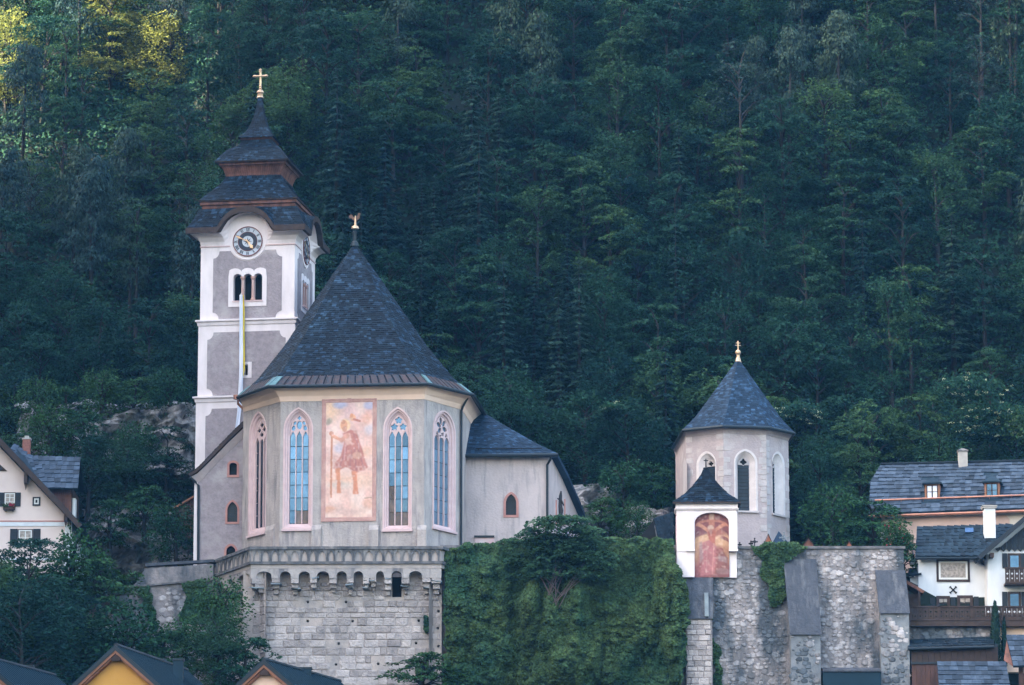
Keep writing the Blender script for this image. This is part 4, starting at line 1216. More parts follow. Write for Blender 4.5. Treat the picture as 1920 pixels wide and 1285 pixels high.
def rubble(fr, region, n, root, cell, limit, avoid=()):
    """rubble stones: the first LIMIT as parts, the rest joined"""
    us = [q[0] for q in region]; vs_ = [q[1] for q in region]
    u0, u1, v0, v1 = min(us), max(us), min(vs_), max(vs_)
    def inside(u, v, poly):
        c_ = False
        for i in range(len(poly)):
            (a, b), (e, f) = poly[i], poly[(i + 1) % len(poly)]
            if (b > v) != (f > v) and u < (e - a) * (v - b) / (f - b) + a: c_ = not c_
        return c_
    pts = []
    v = v1; row = 0
    while v > v0:
        u = u0 + (row % 2) * cell * .5
        while u < u1:
            uu, vv = u + R.uniform(-.3, .3) * cell, v + R.uniform(-.25, .25) * cell * .7
            s_ = cell * R.choice((.45, .6, .8, 1.0, 1.15, 1.5))
            if inside(uu, vv, region) and not any(inside(uu, vv, a) for a in avoid) and R.random() < .82: pts.append((s_, uu, vv))
            u += cell
        v -= cell * .72; row += 1
    pts.sort(reverse=True)
    big = MB()
    for i, (s_, u, v) in enumerate(pts):
        ca, sa = math.cos(R.uniform(-.3, .3)), math.sin(R.uniform(-.3, .3))
        U = fr.U * s_ * ca; Zv = V((0, 0, s_ * .72)); d = fr.N * -R.uniform(.015, .085)
        me = R.choice(RB)
        if i < limit: inst(me, 'stone', root, fr.pt(u, v, n), (U, d, Zv))
        else:
            big.add([fr.pt(u, v, n) + U * q.co.x + d * q.co.y + Zv * q.co.z for q in me.vertices], [tuple(p_.vertices) for p_ in me.polygons])
    if len(pts) > limit: big.build('stones', M['rubble'], root, kind='stuff')
    print('rubble', len(pts))
rubble(lwr, lwr.pts([(305, 1100), (390, 1093), (390, 1190), (300, 1190)]), 0, lw, .5, 120)

# ================================================================== IVY WALL (middle)
YI = -.6
iF = Fr((X(826, YI), YI), (X(1300, YI), YI))
iw = thing('terrace_wall', (X(1050, YI), YI, ZG), 'tall terrace wall hidden under ivy between bastion and white shrine', 'wall')
mb = MB(); v1 = iF.px(1050, 1022)[1]; mb.prism([iF.pt(a, b, -.1) for a, b in ((0, ZG), (iF.L, ZG), (iF.L, v1), (0, v1))], -iF.N * .7); mb.build('wall', M['rmortar'], iw)

# ================================================================== CEMETERY WALL (right) with buttresses
YC = -1.0
cF = Fr((X(1262, YC), YC), (X(1692, YC), YC))
cw = thing('cemetery_wall', (X(1500, YC), YC, ZG), 'high rubble retaining wall with three buttresses below the small chapel', 'wall')
vtop = cF.px(1530, 1029)[1]
backing(cF, ZG, vtop, 0, M['rmortar'], [], cw)
rr_ = cF.pt(cF.L, 0); cR = Fr((rr_.x, rr_.y), (rr_.x + .5, rr_.y + 6)); backing(cR, ZG, vtop, 0, M['rmortar'], [], cw, 'side_wall')
mb = MB(); cF.ubox(mb, cF.px(1378, 1025)[0], cF.L + .12, vtop - .02, vtop + .17, -.6, .12); cop = mb.build('coping', M['darkstone'], cw)
# buttresses: steep cement cap, rubble or plastered body
def buttress(x0, x1, ytop, ymid, out, body, cap, x0b=None, x1b=None):
    u0, u1 = cF.px(x0, ytop)[0], cF.px(x1, ytop)[0]
    b0, b1 = cF.px(x0b or x0, ymid, out)[0], cF.px(x1b or x1, ymid, out)[0]
    vt, vm = cF.px((x0 + x1) / 2, ytop)[1], cF.px((x0 + x1) / 2, ymid, out)[1]
    mb = MB()
    mb.hexa([cF.pt(b0 + .06, ZG, 0), cF.pt(b1 - .06, ZG, 0), cF.pt(b1 - .06, ZG, out - .06), cF.pt(b0 + .06, ZG, out - .06), cF.pt(b0 + .06, vm, 0), cF.pt(b1 - .06, vm, 0), cF.pt(b1 - .06, vm, out - .06), cF.pt(b0 + .06, vm, out - .06)])
    mb.hexa([cF.pt(b0 + .06, vm, 0), cF.pt(b1 - .06, vm, 0), cF.pt(b1 - .06, vm, out - .06), cF.pt(b0 + .06, vm, out - .06), cF.pt(u0 + .06, vt - .1, 0), cF.pt(u1 - .06, vt - .1, 0), cF.pt(u1 - .06, vt - .1, .04), cF.pt(u0 + .06, vt - .1, .04)])
    o = mb.build('buttress', body, cw)
    mb = MB()
    t = .13
    mb.hexa([cF.pt(b0, vm, out), cF.pt(b1, vm, out), cF.pt(u1, vt, .05), cF.pt(u0, vt, .05), cF.pt(b0, vm - .02, out + t), cF.pt(b1, vm - .02, out + t), cF.pt(u1, vt, .05 + t), cF.pt(u0, vt, .05 + t)])
    mb.build('cap_slab', cap, o)
    return o, (b0, b1, vm)
M['plasterbutt'] = mat('damp_plaster', (.23, .245, .27), .95, (.14, .155, .18), 1.4, bump=.03, col3=(.34, .335, .34), thr3=.64, scale3=.6)
b1_, q1 = buttress(1281, 1337, 1082, 1160, .9, M['rmortar'], M['slab'], 1284, 1337)
b2_, q2 = buttress(1469, 1530, 1049, 1190, 1.5, M['plasterbutt'], M['slab'], 1481, 1540)
b3_, q3 = buttress(1640, 1697, 1070, 1150, 1.1, M['plasterbutt'], M['slab'], 1649, 1706)
# chute in the first cap
mb = MB(); mb.obox(cF.p3(1321, 1157, .85), cF.U * .28, cF.N * .32, V((0, 0, 1.7)) - cF.N * .35); mb.build('spout', M['cap'], cw)
sF = Fr((cF.pt(q1[0], 0, .84).x, cF.pt(q1[0], 0, .84).y), (cF.pt(q1[1], 0, .84).x, cF.pt(q1[1], 0, .84).y))
ashlar(sF, .1, sF.L - .1, sF.px(1310, 1290)[1], q1[2] - .1, 0, cw, .4, (.4, .9), meshes=ST[:3])
av = [cF.pts(q) for q in ([(1278, 1080), (1340, 1080), (1340, 1300), (1278, 1300)], [(1466, 1046), (1534, 1046), (1544, 1300), (1478, 1300)], [(1638, 1066), (1700, 1066), (1710, 1300), (1645, 1300)], [(1262, 1000), (1378, 1000), (1378, 1086), (1262, 1086)])]
rubble(cF, cF.pts([(1337, 1035), (1690, 1032), (1690, 1292), (1337, 1292)]), 0, cw, .38, 200, av)
for q_b, x0_, x1_, y0_ in ((q2, 1483, 1539, 1196), (q3, 1651, 1705, 1156)):
    o_ = 1.5 if q_b is q2 else 1.1
    fb_ = Fr((cF.pt(q_b[0], 0, o_ - .06).x, cF.pt(q_b[0], 0, o_ - .06).y), (cF.pt(q_b[1], 0, o_ - .06).x, cF.pt(q_b[1], 0, o_ - .06).y))
    rubble(fb_, [(.12, fb_.px(x0_, 1292)[1]), (fb_.L - .12, fb_.px(x0_, 1292)[1]), (fb_.L - .12, q_b[2] - .15), (.12, q_b[2] - .15)], 0, b2_ if q_b is q2 else b3_, .42, 45)
# dark lean-to roof between the two right buttresses
lt = thing('lean_to_roof', cF.p3(1590, 1290, 1.2), 'dark flat lean-to roof between the two right buttresses', 'roof')
mb = MB(); a, b = cF.pt(q2[1] + .05, cF.px(1590, 1256)[1], .05), cF.pt(q3[0] - .05, cF.px(1590, 1256)[1], .05)
mb.hexa([a, b, b + cF.N * 2 - V((0, 0, .35)), a + cF.N * 2 - V((0, 0, .35))] + [q + V((0, 0, .14)) for q in (a, b, b + cF.N * 2 - V((0, 0, .35)), a + cF.N * 2 - V((0, 0, .35)))]); mb.build('roof', M['slab'], lt)
mb = MB(); mb.obox(a + cF.N * 1.9 - V((0, 0, 3)), b - a, -cF.N * 1.8, V((0, 0, 2.6))); mb.build('wall', M['metalroof'], lt)

# ================================================================== WAYSIDE SHRINE
YSH = -1.5
nF = Fr((X(1268, YSH), YSH), (X(1381, YSH - .1), YSH - .1))
shr = thing('wayside_shrine', (X(1325, 0), -.4, Z(1080, YSH)), 'small white shrine with painted niche and curved shingle cap on the wall', 'shrine')
zs0, zs1 = nF.px(1325, 1082)[1], nF.px(1325, 942)[1]
mu0, mu1, mv0, mv1 = nF.rect(1303, 966, 1367, 1082)
W_ = nF.L
nic = roundarch(mu0, mu1, nF.px(1330, 1034)[1], nF.px(1330, 979)[1], nF.px(1330, 961)[1], 10)
mb = MB(); mb.plate(nF, [(0, nF.px(1325, 1034)[1]), (mu0, nF.px(1325, 1034)[1])] + [nic[0]] * 0 + [(mu0, nF.px(1325, 1034)[1] + .001)] * 0 + [q for q in nic[::-1] if q[1] > nic[0][1] + .01][::1] + [(mu1, nF.px(1325, 1034)[1]), (W_, nF.px(1325, 1034)[1]), (W_, zs1), (0, zs1)], [], -.35, 0); mb.build('front_wall', M['white'], shr)
mb = MB(); nF.ubox(mb, 0, mu0 - .04, zs0, nF.px(1325, 1034)[1], -.4, -.04)
for a, b in ((0, nF.px(1291, 1000)[0]),): pass
mb.build('pier', M['white'], shr)
mb = MB(); nF.ubox(mb, .03, W_ - .03, zs0, zs1, -1.9, -.42); mb.build('body', M['white'], shr)
for a, b in ((nF.px(1287, 1000)[0], mu0 - .06), (mu1 + .02, W_ + .02)):
    mb = MB(); nF.ubox(mb, a, b, nF.px(1325, 1032)[1], nF.px(1325, 962)[1], -.05, .07); nF.ubox(mb, a - .04, b + .04, nF.px(1325, 1034)[1], nF.px(1325, 1031)[1], -.05, .12); mb.build('pilaster', M['white'], shr)
mb = MB()
def rect_ring(n_out, z): return [nF.pt(-n_out, z, n_out), nF.pt(W_ + n_out, z, n_out), nF.pt(W_ + n_out, z, -1.95 - n_out), nF.pt(-n_out, z, -1.95 - n_out)]
zc = nF.px(1325, 955)[1]
mb.loft([rect_ring(.02, zc - .12), rect_ring(.12, zc), rect_ring(.14, zc + .05), rect_ring(.06, zc + .07), rect_ring(.06, zs1 + .02)]); mb.build('cornice', M['white'], shr)
pr_ = [(.28, nF.px(1325, 942)[1]), (.1, nF.px(1325, 935)[1]), (-.35, nF.px(1325, 919)[1]), (-.85, nF.px(1325, 896)[1])]
half_d = 1.95 / 2
def sring(n_out, z, f):
    cx = nF.pt(W_ / 2, z, -half_d)
    a, b = W_ / 2 * f + (n_out if n_out > 0 else 0), half_d * f + (n_out if n_out > 0 else 0)
    return [cx - nF.U * a + nF.N * b, cx + nF.U * a + nF.N * b, cx + nF.U * a - nF.N * b, cx - nF.U * a - nF.N * b]
yy = [942, 936, 926, 912, 897, 884, 874]; ff_ = [1.0, .92, .74, .50, .29, .14, .07]
rg_ = [sring(.24 if i == 0 else (.16 if i == 1 else 0), nF.px(1325, y_, 0)[1], f) for i, (y_, f) in enumerate(zip(yy, ff_))]
mb = MB(); mb.loft(rg_); mb.poly(*[q - V((0, 0, .03)) for q in rg_[0]]); sr = mb.build('roof', M['shingle'], shr)
sh = MB()
for k in range(4):
    S = strip_S([r_[k] for r_ in rg_], [r_[(k + 1) % 4] for r_ in rg_]); shingles(sh, S, 14, .27, .03, nseg=1)
sh.build('shingle', M['shingle'], sr, kind='stuff')
mb = MB(); mb.loft([[q + V((0, 0, z)) for q in sring(.26, nF.px(1325, 943)[1], 1)] for z in (-.08, .06)]); mb.build('gutter', M['darkwood'], sr)
mb = MB(); t_ = nF.pt(W_ / 2, nF.px(1319, 875)[1], -half_d); mb.lathe(t_, [(.16, -.1), (.22, .05), (.05, .12), (.04, .7), (.02, .72)], 8); mb.obox(t_ + V((-.16, -.03, .55)), (.32, 0, 0), (0, .05, 0), (0, 0, .06)); mb.build('finial', M['iron'], sr)
p = Paint(64, 116, (110, 62, 66), (140, 82, 74), 5, 1.8)
p.fade(10, .5, (82, 44, 60), .7); p.ell(.5, .40, .8, .13, (238, 198, 150), 1, .5); p.ell(.62, .30, .25, .06, (150, 78, 70), .8, .6); p.ell(.12, .29, .3, .05, (84, 48, 62), .9, .5); p.ell(.9, .37, .16, .03, (110, 60, 66), .9, .5)
p.ell(.3, .7, .5, .22, (168, 100, 92), .7, .9); p.ell(.9, .62, .12, .18, (220, 170, 120), .7, .8); p.ell(.06, .55, .1, .2, (228, 182, 135), .8, .8)
p.poly([(.42, 0), (.58, 0), (.57, 1), (.46, 1)], (206, 140, 105), .8, 2); p.poly([(.02, .10), (.98, .10), (.98, .135), (.02, .135)], (205, 140, 108), .8, 1)
p.poly([(.43, .0), (.57, .0), (.57, .10), (.43, .10)], (226, 200, 175), 1, 1)
p.line((.10, .13), (.38, .27), .045, (222, 160, 120)); p.line((.9, .13), (.60, .27), .045, (218, 150, 112)); p.ell(.47, .235, .09, .045, (226, 196, 170)); p.poly([(.36, .25), (.62, .25), (.60, .42), (.58, .55), (.42, .55), (.42, .42)], (190, 110, 82), 1, 2); p.poly([(.42, .55), (.57, .55), (.54, .85), (.47, .85)], (178, 105, 84), .9, 2); p.ell(.47, .30, .07, .04, (140, 76, 62), .7)
p.poly([(.22, .45), (.42, .42), (.62, .52), (.56, .98), (.16, .98), (.24, .7)], (192, 122, 124), .85, 2); p.poly([(.14, .45), (.22, .42), (.26, .7), (.16, .78)], (178, 160, 158), .8, 2)
p.poly([(.70, .62), (.82, .58), (.95, .68), (.98, .97), (.62, .97), (.64, .75)], (118, 76, 66), .95, 2); p.poly([(.68, .66), (.92, .66), (.92, .76), (.68, .74)], (150, 138, 138), .9, 2); p.ell(.76, .57, .07, .035, (150, 84, 70)); p.ell(.8, .9, .2, .05, (140, 128, 124), .6)
p.line((.55, .55), (.50, .95), .02, (226, 160, 150), .8); p.line((.36, .55), (.34, .92), .02, (206, 150, 150), .8); p.poly([(0, .965), (1, .955), (1, 1), (0, 1)], (110, 62, 62), .8, 2)
p.put(np.ones(p.x.shape), (150, 102, 104), .5); p.fade(5, .66, (222, 196, 180), .25); p.mottle(3, .14); p.mottle(12, .12)
vtA, vtS = nF.px(1330, 961)[1], nF.px(1330, 979)[1]
p.build('mural', nF, mu0 - .02, mu1 + .02, zs0 + .02, vtA, -.33, shr, 'dark red mural of a cross with figures in the niche', outline=lambda f: vtS - .1 + (vtA - vtS + .1) * math.sqrt(max(0, 1 - (2 * f - 1) ** 2)) ** .7)
nL = Fr((nF.pt(0, 0, -1.9).x, nF.pt(0, 0, -1.9).y), (nF.pt(0, 0, 0).x, nF.pt(0, 0, 0).y))
mb = MB(); mb.prism([nL.pt(a, b, .0) for a, b in roundarch(.4, nL.L - .35, zs0 + .3, zs1 - 1.5, zs1 - .8)], nL.N * .04); mb.build('side_panel', M['pinkfield'], shr)

# ================================================================== CHAPEL (charnel house)
YCH = 7.0
c0, c1_, c2_, c3_, c4_ = [None] * 5
qB, qC = V((X(1357, YCH - .28), YCH - .28, 0)), V((X(1437, YCH + .3), YCH + .3, 0))
U_ = (qC - qB).normalized(); B_ = V((-U_.y, U_.x, 0)); a_ = (qC - qB).length
qD = qC + (U_ + B_).normalized() * a_; qA = qB + (-U_ + B_).normalized() * a_
BN = V((-.06, .998, 0)); qE = qD + BN * 8; q_ = qA + BN * 8
chp = thing('chapel', ((qB.x + qC.x) / 2, YCH + 4, ZB), 'small pale polygonal chapel with pointed slate blue shingle roof and gold double cross', 'chapel')
fr5 = [Fr(q_, qA), Fr(qA, qB), Fr(qB, qC), Fr(qC, qD), Fr(qD, qE)]
zce = Z(806, YCH, 1397)
def chapel_window(fr, out_px, in_px, label):
    (x0, x1, yb, ys, ya) = out_px
    def ta(q):
        x0, x1, yb, ys, ya = q; xm = (x0 + x1) / 2
        return fr.px(x0, ys)[0], fr.px(x1, ys)[0], fr.px(xm, yb)[1], fr.px(xm, ys)[1], fr.px(xm, ya)[1]
    A, B = ta(out_px), ta(in_px)
    o, i = arch(*A), arch(*B)
    o2 = inset(o, i, .28)
    mb = MB(); mb.loft([ring3(fr, l, n) for l, n in ((o, -.01), (o, .03), (o2, .03), (inset(o, i, .36), -.03), (i, -.36))])
    w_ = mb.build('window', M['frame_stone'], chp, label=label)
    u0, u1, v0, vsp, va = B
    rows = 13
    for k in range(rows):
        a, b = lerp(v0, vsp, k / rows), lerp(v0, vsp, (k + 1) / rows)
        add_pane(fr, w_, u0, u1, a + .02, b - .02, -.34, PANE_D, .02)
    mb = MB(); mb.panel(fr, i, (), -.40); mb.build('backing', M['void'], w_)
    c = (u0 + u1) / 2
    mb = MB(); mb.plate(fr, arch(u0, u1, vsp, vsp + .02, va), [foil(c, vsp + (va - vsp) * .38, (u1 - u0) * .33, 4)], -.36, -.26); mb.build('tracery', M['quoin'], w_)
    mb = MB(); fr.ubox(mb, A[0] - .05, A[1] + .05, A[2] - .14, A[2], -.1, .14); mb.build('sill', M['quoin'], w_)
    return inset(o, i, .05)
hs = {1: [], 2: [], 3: [], 0: []}
hs[2].append(chapel_window(fr5[2], (1376, 1420, 958, 868, 842), (1385, 1406, 957, 871, 857), 'pointed window in the middle facet of the chapel'))
hs[1].append(chapel_window(fr5[1], (1306, 1343, 960, 872, 846), (1322, 1337, 958, 874, 861), 'pointed window half hidden behind the shrine roof'))
hs[3].append(chapel_window(fr5[3], (1447, 1471, 965, 872, 847), (1448.5, 1459, 964, 876, 862), 'narrow pointed window in the right facet'))
mb = MB()
for i, fr in enumerate(fr5): mb.panel(fr, [(0, ZB - 1), (fr.L, ZB - 1), (fr.L, zce), (0, zce)], hs.get(i, []), 0, .3)
mb.build('wall', M['chapel'], chp)
mb = MB(); mb.panel(fr5[0], fr5[0].pts([(1281, 960), (1288.5, 960), (1288.5, 870), (1284, 858), (1281, 870)]), (), .02); mb.build('niche', M['quoin'], chp)
# quoin stones at the corners
for i in (1, 2, 3):
    for fr, uu, sgn in ((fr5[i], 0, 1), (fr5[i], fr5[i].L, -1)):
        v = zce - .3; k = 0
        while v > ZB:
            h_ = R.uniform(.32, .55); w_ = R.uniform(.25, .42) if k % 2 else R.uniform(.45, .62)
            a, b = (uu + .0, uu + w_) if sgn > 0 else (uu - w_, uu - .0)
            q = MB(); fr.ubox(q, a, b, v - h_ + .02, v - .02, -.05, .022 + R.uniform(0, .012))
            if R.random() < .75: q.build('quoin', M['quoin'], chp)
            v -= h_; k += 1
ce = [P(1355, 798, YCH - .75), P(1443, 798, YCH - .15)]
ce1 = P(1281, 808, YCH + .9); ce4 = P(1489, 808, YCH + 2.2)
zc_ = (ce[0].z + ce[1].z) / 2
eav = [ce1 + BN * 8, ce1, ce[0], ce[1], ce4, ce4 + BN * 8]
for e in eav: e.z = zc_ - .05
apc = P(1384, 672, YCH + 4.2)
rt = [(0, 0), (.22, .175), (.6, .57), (1, 1)]
def rise2(e, t): return [V((lerp(e.x, t.x, a), lerp(e.y, t.y, a), lerp(e.z, t.z, b))) for a, b in rt]
apc2 = apc + BN * 7
ed = [rise2(e, t) for e, t in zip(eav, [apc2, apc, apc, apc, apc, apc2])]
mb = MB()
for i in range(5):
    for k in range(3): mb.poly(ed[i][k], ed[i + 1][k], ed[i + 1][k + 1], ed[i][k + 1])
mb.poly(*[e - V((0, 0, .06)) for e in eav])
cro = mb.build('roof', M['shingle_light'], chp)
sh = MB()
for i in range(5):
    S = strip_S(ed[i], ed[i + 1]); shingles(sh, S, int(S.len / .19), .22, .02, nseg=1)
sh.build('shingle', M['shingle_light'], cro, kind='stuff')
mb = MB(); mb.tube([e + V((0, 0, -.08)) for e in eav], .12); mb.build('gutter', M['leadpipe'], chp)
mb = MB()
wt5 = [q_, qA, qB, qC, qD, qE]
mb.loft([[V((a.x, a.y, z)) + (V((e.x, e.y, 0)) - V((a.x, a.y, 0))) * f for a, e in zip(wt5, eav)] for z, f in ((zce - .35, .02), (zce - .2, .2), (zc_ - .1, .8))], closed=False); mb.build('cornice', M['chapel'], chp)
s1 = pm(YCH + 4.2, 660)
mb = MB(); mb.lathe(apc, [(.25, -.35), (4 * s1, 0), (3 * s1, 2 * s1), (3 * s1, 6 * s1), (5 * s1, 9 * s1), (5.2 * s1, 12 * s1), (3.5 * s1, 15 * s1), (1 * s1, 16.5 * s1)], 14)
cx = mb.build('cross', M['gold'], chp)
mb = MB(); mb.tube([apc + V((0, 0, 15 * s1)), apc + V((0, 0, 33 * s1))], 1.1 * s1, 6)
for hh, ww in ((24.5, 5.5), (29, 4)): mb.tube([apc + U_ * (-ww * s1) + V((0, 0, hh * s1)), apc + U_ * (ww * s1) + V((0, 0, hh * s1))], .9 * s1, 6)
mb.build('cross_arms', M['gold'], cx)

# ---- graves seen over the wall
def grave_board(px, y0, y1, wpx, m, label, Y=1.5):
    o = thing('grave_marker', P(px, y1 + 12, Y), label, 'grave marker', 'grave markers behind the cemetery wall')
    mb = MB(); a = [P(px - wpx / 2, y1 + 14, Y), P(px + wpx / 2, y1 + 14, Y), P(px + wpx / 2, y1, Y), P(px, y0, Y), P(px - wpx / 2, y1, Y)]; mb.prism(a, (0, .12, 0)); mb.build('board', m, o)
    mb = MB()
    for s_ in (-1, 1): mb.obox(P(px, y0 - 1, Y - .1), P(px + s_ * (wpx / 2 + 1.5), y1 + 1, Y - .1) - P(px, y0 - 1, Y - .1), (0, .35, 0), (0, 0, .07))
    mb.build('cap', M['darkwood'], o)
grave_board(1440.5, 1003, 1021, 15, M['terracotta'], 'orange gabled grave marker rising over the ivy on the wall top')
grave_board(1516, 1011, 1022, 17, M['wood'], 'low brown gabled grave marker right of the slate roofed grave')
grave_board(1592, 1016, 1024, 9, M['terracotta'], 'tiny red gabled marker furthest right along the wall coping')
o = thing('grave_canopy', P(1462, 1025, 3), 'little bluish slate pyramid roof of a grave right of the orange marker', 'grave canopy')
mb = MB(); b_ = [P(1446, 1022, 2), P(1482, 1022, 2), P(1480, 1021, 4), P(1448, 1021, 4)]; t_ = P(1460, 996, 3)
for i in range(4): mb.poly(b_[i], b_[(i + 1) % 4], t_)
rf3 = mb.build('roof', M['shingle_light'], o)
mb = MB(); mb.box(b_[0].x + .2, b_[1].x - .2, 2.2, 3.6, b_[0].z - 1, b_[0].z + .02); mb.build('body', M['chapel'], o)
def iron_cross(px, y0, y1, wpx, Y, label, name='iron_cross', m='iron', rr=.035):
    o = thing(name, P(px, y1, Y), label, 'grave cross', 'iron crosses over the wall')
    mb = MB(); mb.tube([P(px, y1, Y), P(px, y0, Y)], rr, 6); yc = y0 + (y1 - y0) * .3; mb.tube([P(px - wpx / 2, yc, Y), P(px + wpx / 2, yc, Y)], rr, 6)
    c = P(px, yc, Y); r_ = wpx * .28 * pm(Y); mb.tube([c + V((r_ * math.cos(t), 0, r_ * math.sin(t))) for t in [2 * PI * k / 10 for k in range(11)]], rr * .7, 5)
    for q in (P(px - wpx / 2, yc, Y), P(px + wpx / 2, yc, Y), P(px, y0, Y)): mb.lathe(q, [(.01, -.07), (.07, 0), (.01, .07)], 6)
    mb.build('cross', M[m], o)
iron_cross(1415, 1010, 1030, 9, .8, 'taller black iron cross left of the orange grave marker')
iron_cross(1408, 1015, 1030, 6, .9, 'short black iron cross beside the taller one')
iron_cross(1470, 999, 1030, 15, 1.0, 'pale iron cross standing before the slate grave canopy', m='cap')
iron_cross(1387, 1018, 1030, 5, .9, 'tiny dark cross close to the shrine pilaster')
# wayside figure and poles beside the right annex wall
o = thing('crucifix', P(1052, 975, 4.5), 'dark carved crucifix with red flanking posts before the right annex side', 'crucifix')
mb = MB(); mb.tube([P(1051, 990, 4.5), P(1050, 950, 4.5), P(1051, 930, 4.5), P(1052, 921, 4.5)], [.1, .13, .12, .05], 7); mb.tube([P(1045, 935, 4.5), P(1052, 938, 4.45), P(1057, 948, 4.4)], [.05, .08, .06], 6); mb.tube([P(1050, 945, 4.5), P(1054, 958, 4.4), P(1051, 975, 4.4)], [.12, .1, .06], 6); mb.build('figure', M['iron'], o)
for px, y0 in ((1043, 938), (1059, 936)):
    mb = MB(); mb.tube([P(px, 985, 4.6), P(px, y0, 4.6)], .05, 6); mb.build('post', M['redstone'], o)
# dark grave hut by the rock, left of the shrine
o = thing('grave_hut', P(1222, 1018, 5), 'dark gabled hut with grey slate side roof between rock and shrine', 'hut')
mb = MB(); mb.prism([P(1193, 1016, 4), P(1232, 1016, 4), P(1225, 976, 4)], (0, .25, 0)); mb.build('gable', M['void'], o)
mb = MB(); mb.hexa([P(1225, 974, 3.9), P(1262, 962, 6), P(1262, 1018, 6), P(1236, 1018, 3.9)] + [q + V((0, .2, .1)) for q in (P(1225, 974, 3.9), P(1262, 962, 6), P(1262, 1018, 6), P(1236, 1018, 3.9))]); rf4 = mb.build('roof', M['slate'], o)
SHG = MB(); SHG.add([(-.5, 0, -.5), (.5, 0, -.5), (.5, -.02, .6), (-.5, -.02, .6), (-.5, -1, -.5), (.5, -1, -.5), (.5, -.1, .6), (-.5, -.1, .6)], [(4, 5, 6, 7), (0, 1, 5, 4), (0, 4, 7, 3), (1, 2, 6, 5)])
SHG_ME = SHG.mesh('shingle'); SHG_ME.materials.append(M['shingle_town'])
SHG_SL = SHG_ME.copy(); SHG_SL.materials.clear(); SHG_SL.materials.append(M['slate'])
def shingle_parts(parent, a, b, c, d, rows, wid, me=SHG_ME, th=.05, skip=None, jit=.25):
    """single shingles as parts on the roof plane a-b (eave, left to right), c-d (ridge, right to left)"""
    a, b, c, d = V(a), V(b), V(c), V(d)
    cnt = 0
    for k in range(rows):
        t0, t1 = k / rows, (k + 1) / rows
        l0, r0 = a.lerp(d, t0), b.lerp(c, t0); l1, r1 = a.lerp(d, t1), b.lerp(c, t1)
        n = max(1, round((r0 - l0).length / wid))
        cuts = [0] + [(i + R.uniform(-jit, jit)) / n for i in range(1, n)] + [1]
        for i in range(n):
            p0, p1 = l0.lerp(r0, cuts[i]), l0.lerp(r0, cuts[i + 1]); u0, u1 = l1.lerp(r1, cuts[i]), l1.lerp(r1, cuts[i + 1])
            mid = (p0 + p1 + u0 + u1) / 4
            if skip and skip(mid): continue
            U = p1 - p0; W_ = ((u0 + u1) - (p0 + p1)) / 2
            Nn = U.cross(W_).normalized()
            inst(me, 'shingle', parent, mid, (U * .97, -Nn * th * R.uniform(.6, 1.4), W_ * 1.04 + U * R.uniform(-.02, .02))); cnt += 1
    return cnt
shingle_parts(rf4, P(1236, 1018, 3.85), P(1262, 1018, 5.95), P(1262, 962, 5.95), P(1225, 974, 3.85), 8, .45, SHG_SL)

# ================================================================== HOUSES
def slab(mb, a, b, c, d, t):
    """roof slab on four corners, thickness t upwards along its normal"""
    a, b, c, d = V(a), V(b), V(c), V(d)
    n = (b - a).cross(d - a).normalized()
    if n.z < 0: n = -n
    mb.hexa([a, b, c, d, a + n * t, b + n * t, c + n * t, d + n * t])
    return n
def house_window(root, fr, r, shutters=(), frame=.09, cross=(2, 2), glass=PANE_ME, fm='windowwhite', sur=None, shw=None, name='window', deep=.0, surw=.1):
    """r = pixel rect; built proud of the wall: surround, frame, panes, shutters"""
    u0, u1, v0, v1 = fr.rect(*r)
    mb = MB(); fr.ubox(mb, u0 - .02, u1 + .02, v0 - .02, v1 + .02, -.05, .015)
    w_ = mb.build(name, M['void'], root)
    nx, ny = cross
    mb = MB()
    for a, b, c_, d in ((u0, u0 + frame, v0, v1), (u1 - frame, u1, v0, v1), (u0 + frame, u1 - frame, v0, v0 + frame), (u0 + frame, u1 - frame, v1 - frame, v1)): fr.ubox(mb, a, b, c_, d, .015, .07)
    for k in range(1, nx): u = lerp(u0, u1, k / nx); fr.ubox(mb, u - frame * .35, u + frame * .35, v0 + frame, v1 - frame, .015, .065)
    for k in range(1, ny): v = lerp(v0, v1, k / ny); fr.ubox(mb, u0 + frame, u1 - frame, v - frame * .25, v + frame * .25, .015, .06)
    mb.build('frame', M[fm], w_)
    for i in range(nx):
        for j in range(ny): add_pane(fr, w_, lerp(u0 + frame * .6, u1 - frame * .6, i / nx) + .02, lerp(u0 + frame * .6, u1 - frame * .6, (i + 1) / nx) - .02, lerp(v0 + frame * .6, v1 - frame * .6, j / ny) + .015, lerp(v0 + frame * .6, v1 - frame * .6, (j + 1) / ny) - .015, .022, glass, .02)
    if sur:
        mb = MB()
        for a, b, c_, d in ((u0 - surw, u0, v0 - surw, v1 + surw), (u1, u1 + surw, v0 - surw, v1 + surw), (u0, u1, v0 - surw, v0), (u0, u1, v1, v1 + surw)): fr.ubox(mb, a, b, c_, d, 0, .085)
        mb.build('surround', M[sur], w_)
    for q in shutters:
        a, b, c_, d = fr.rect(*q)
        mb = MB(); fr.ubox(mb, a, b, c_, d, .02, .07)
        for k in range(1, 7): v = lerp(c_, d, k / 7); fr.ubox(mb, a + .04, b - .04, v - .02, v + .02, .07, .085)
        mb.build('shutter', M['shutter'], w_)
    return w_
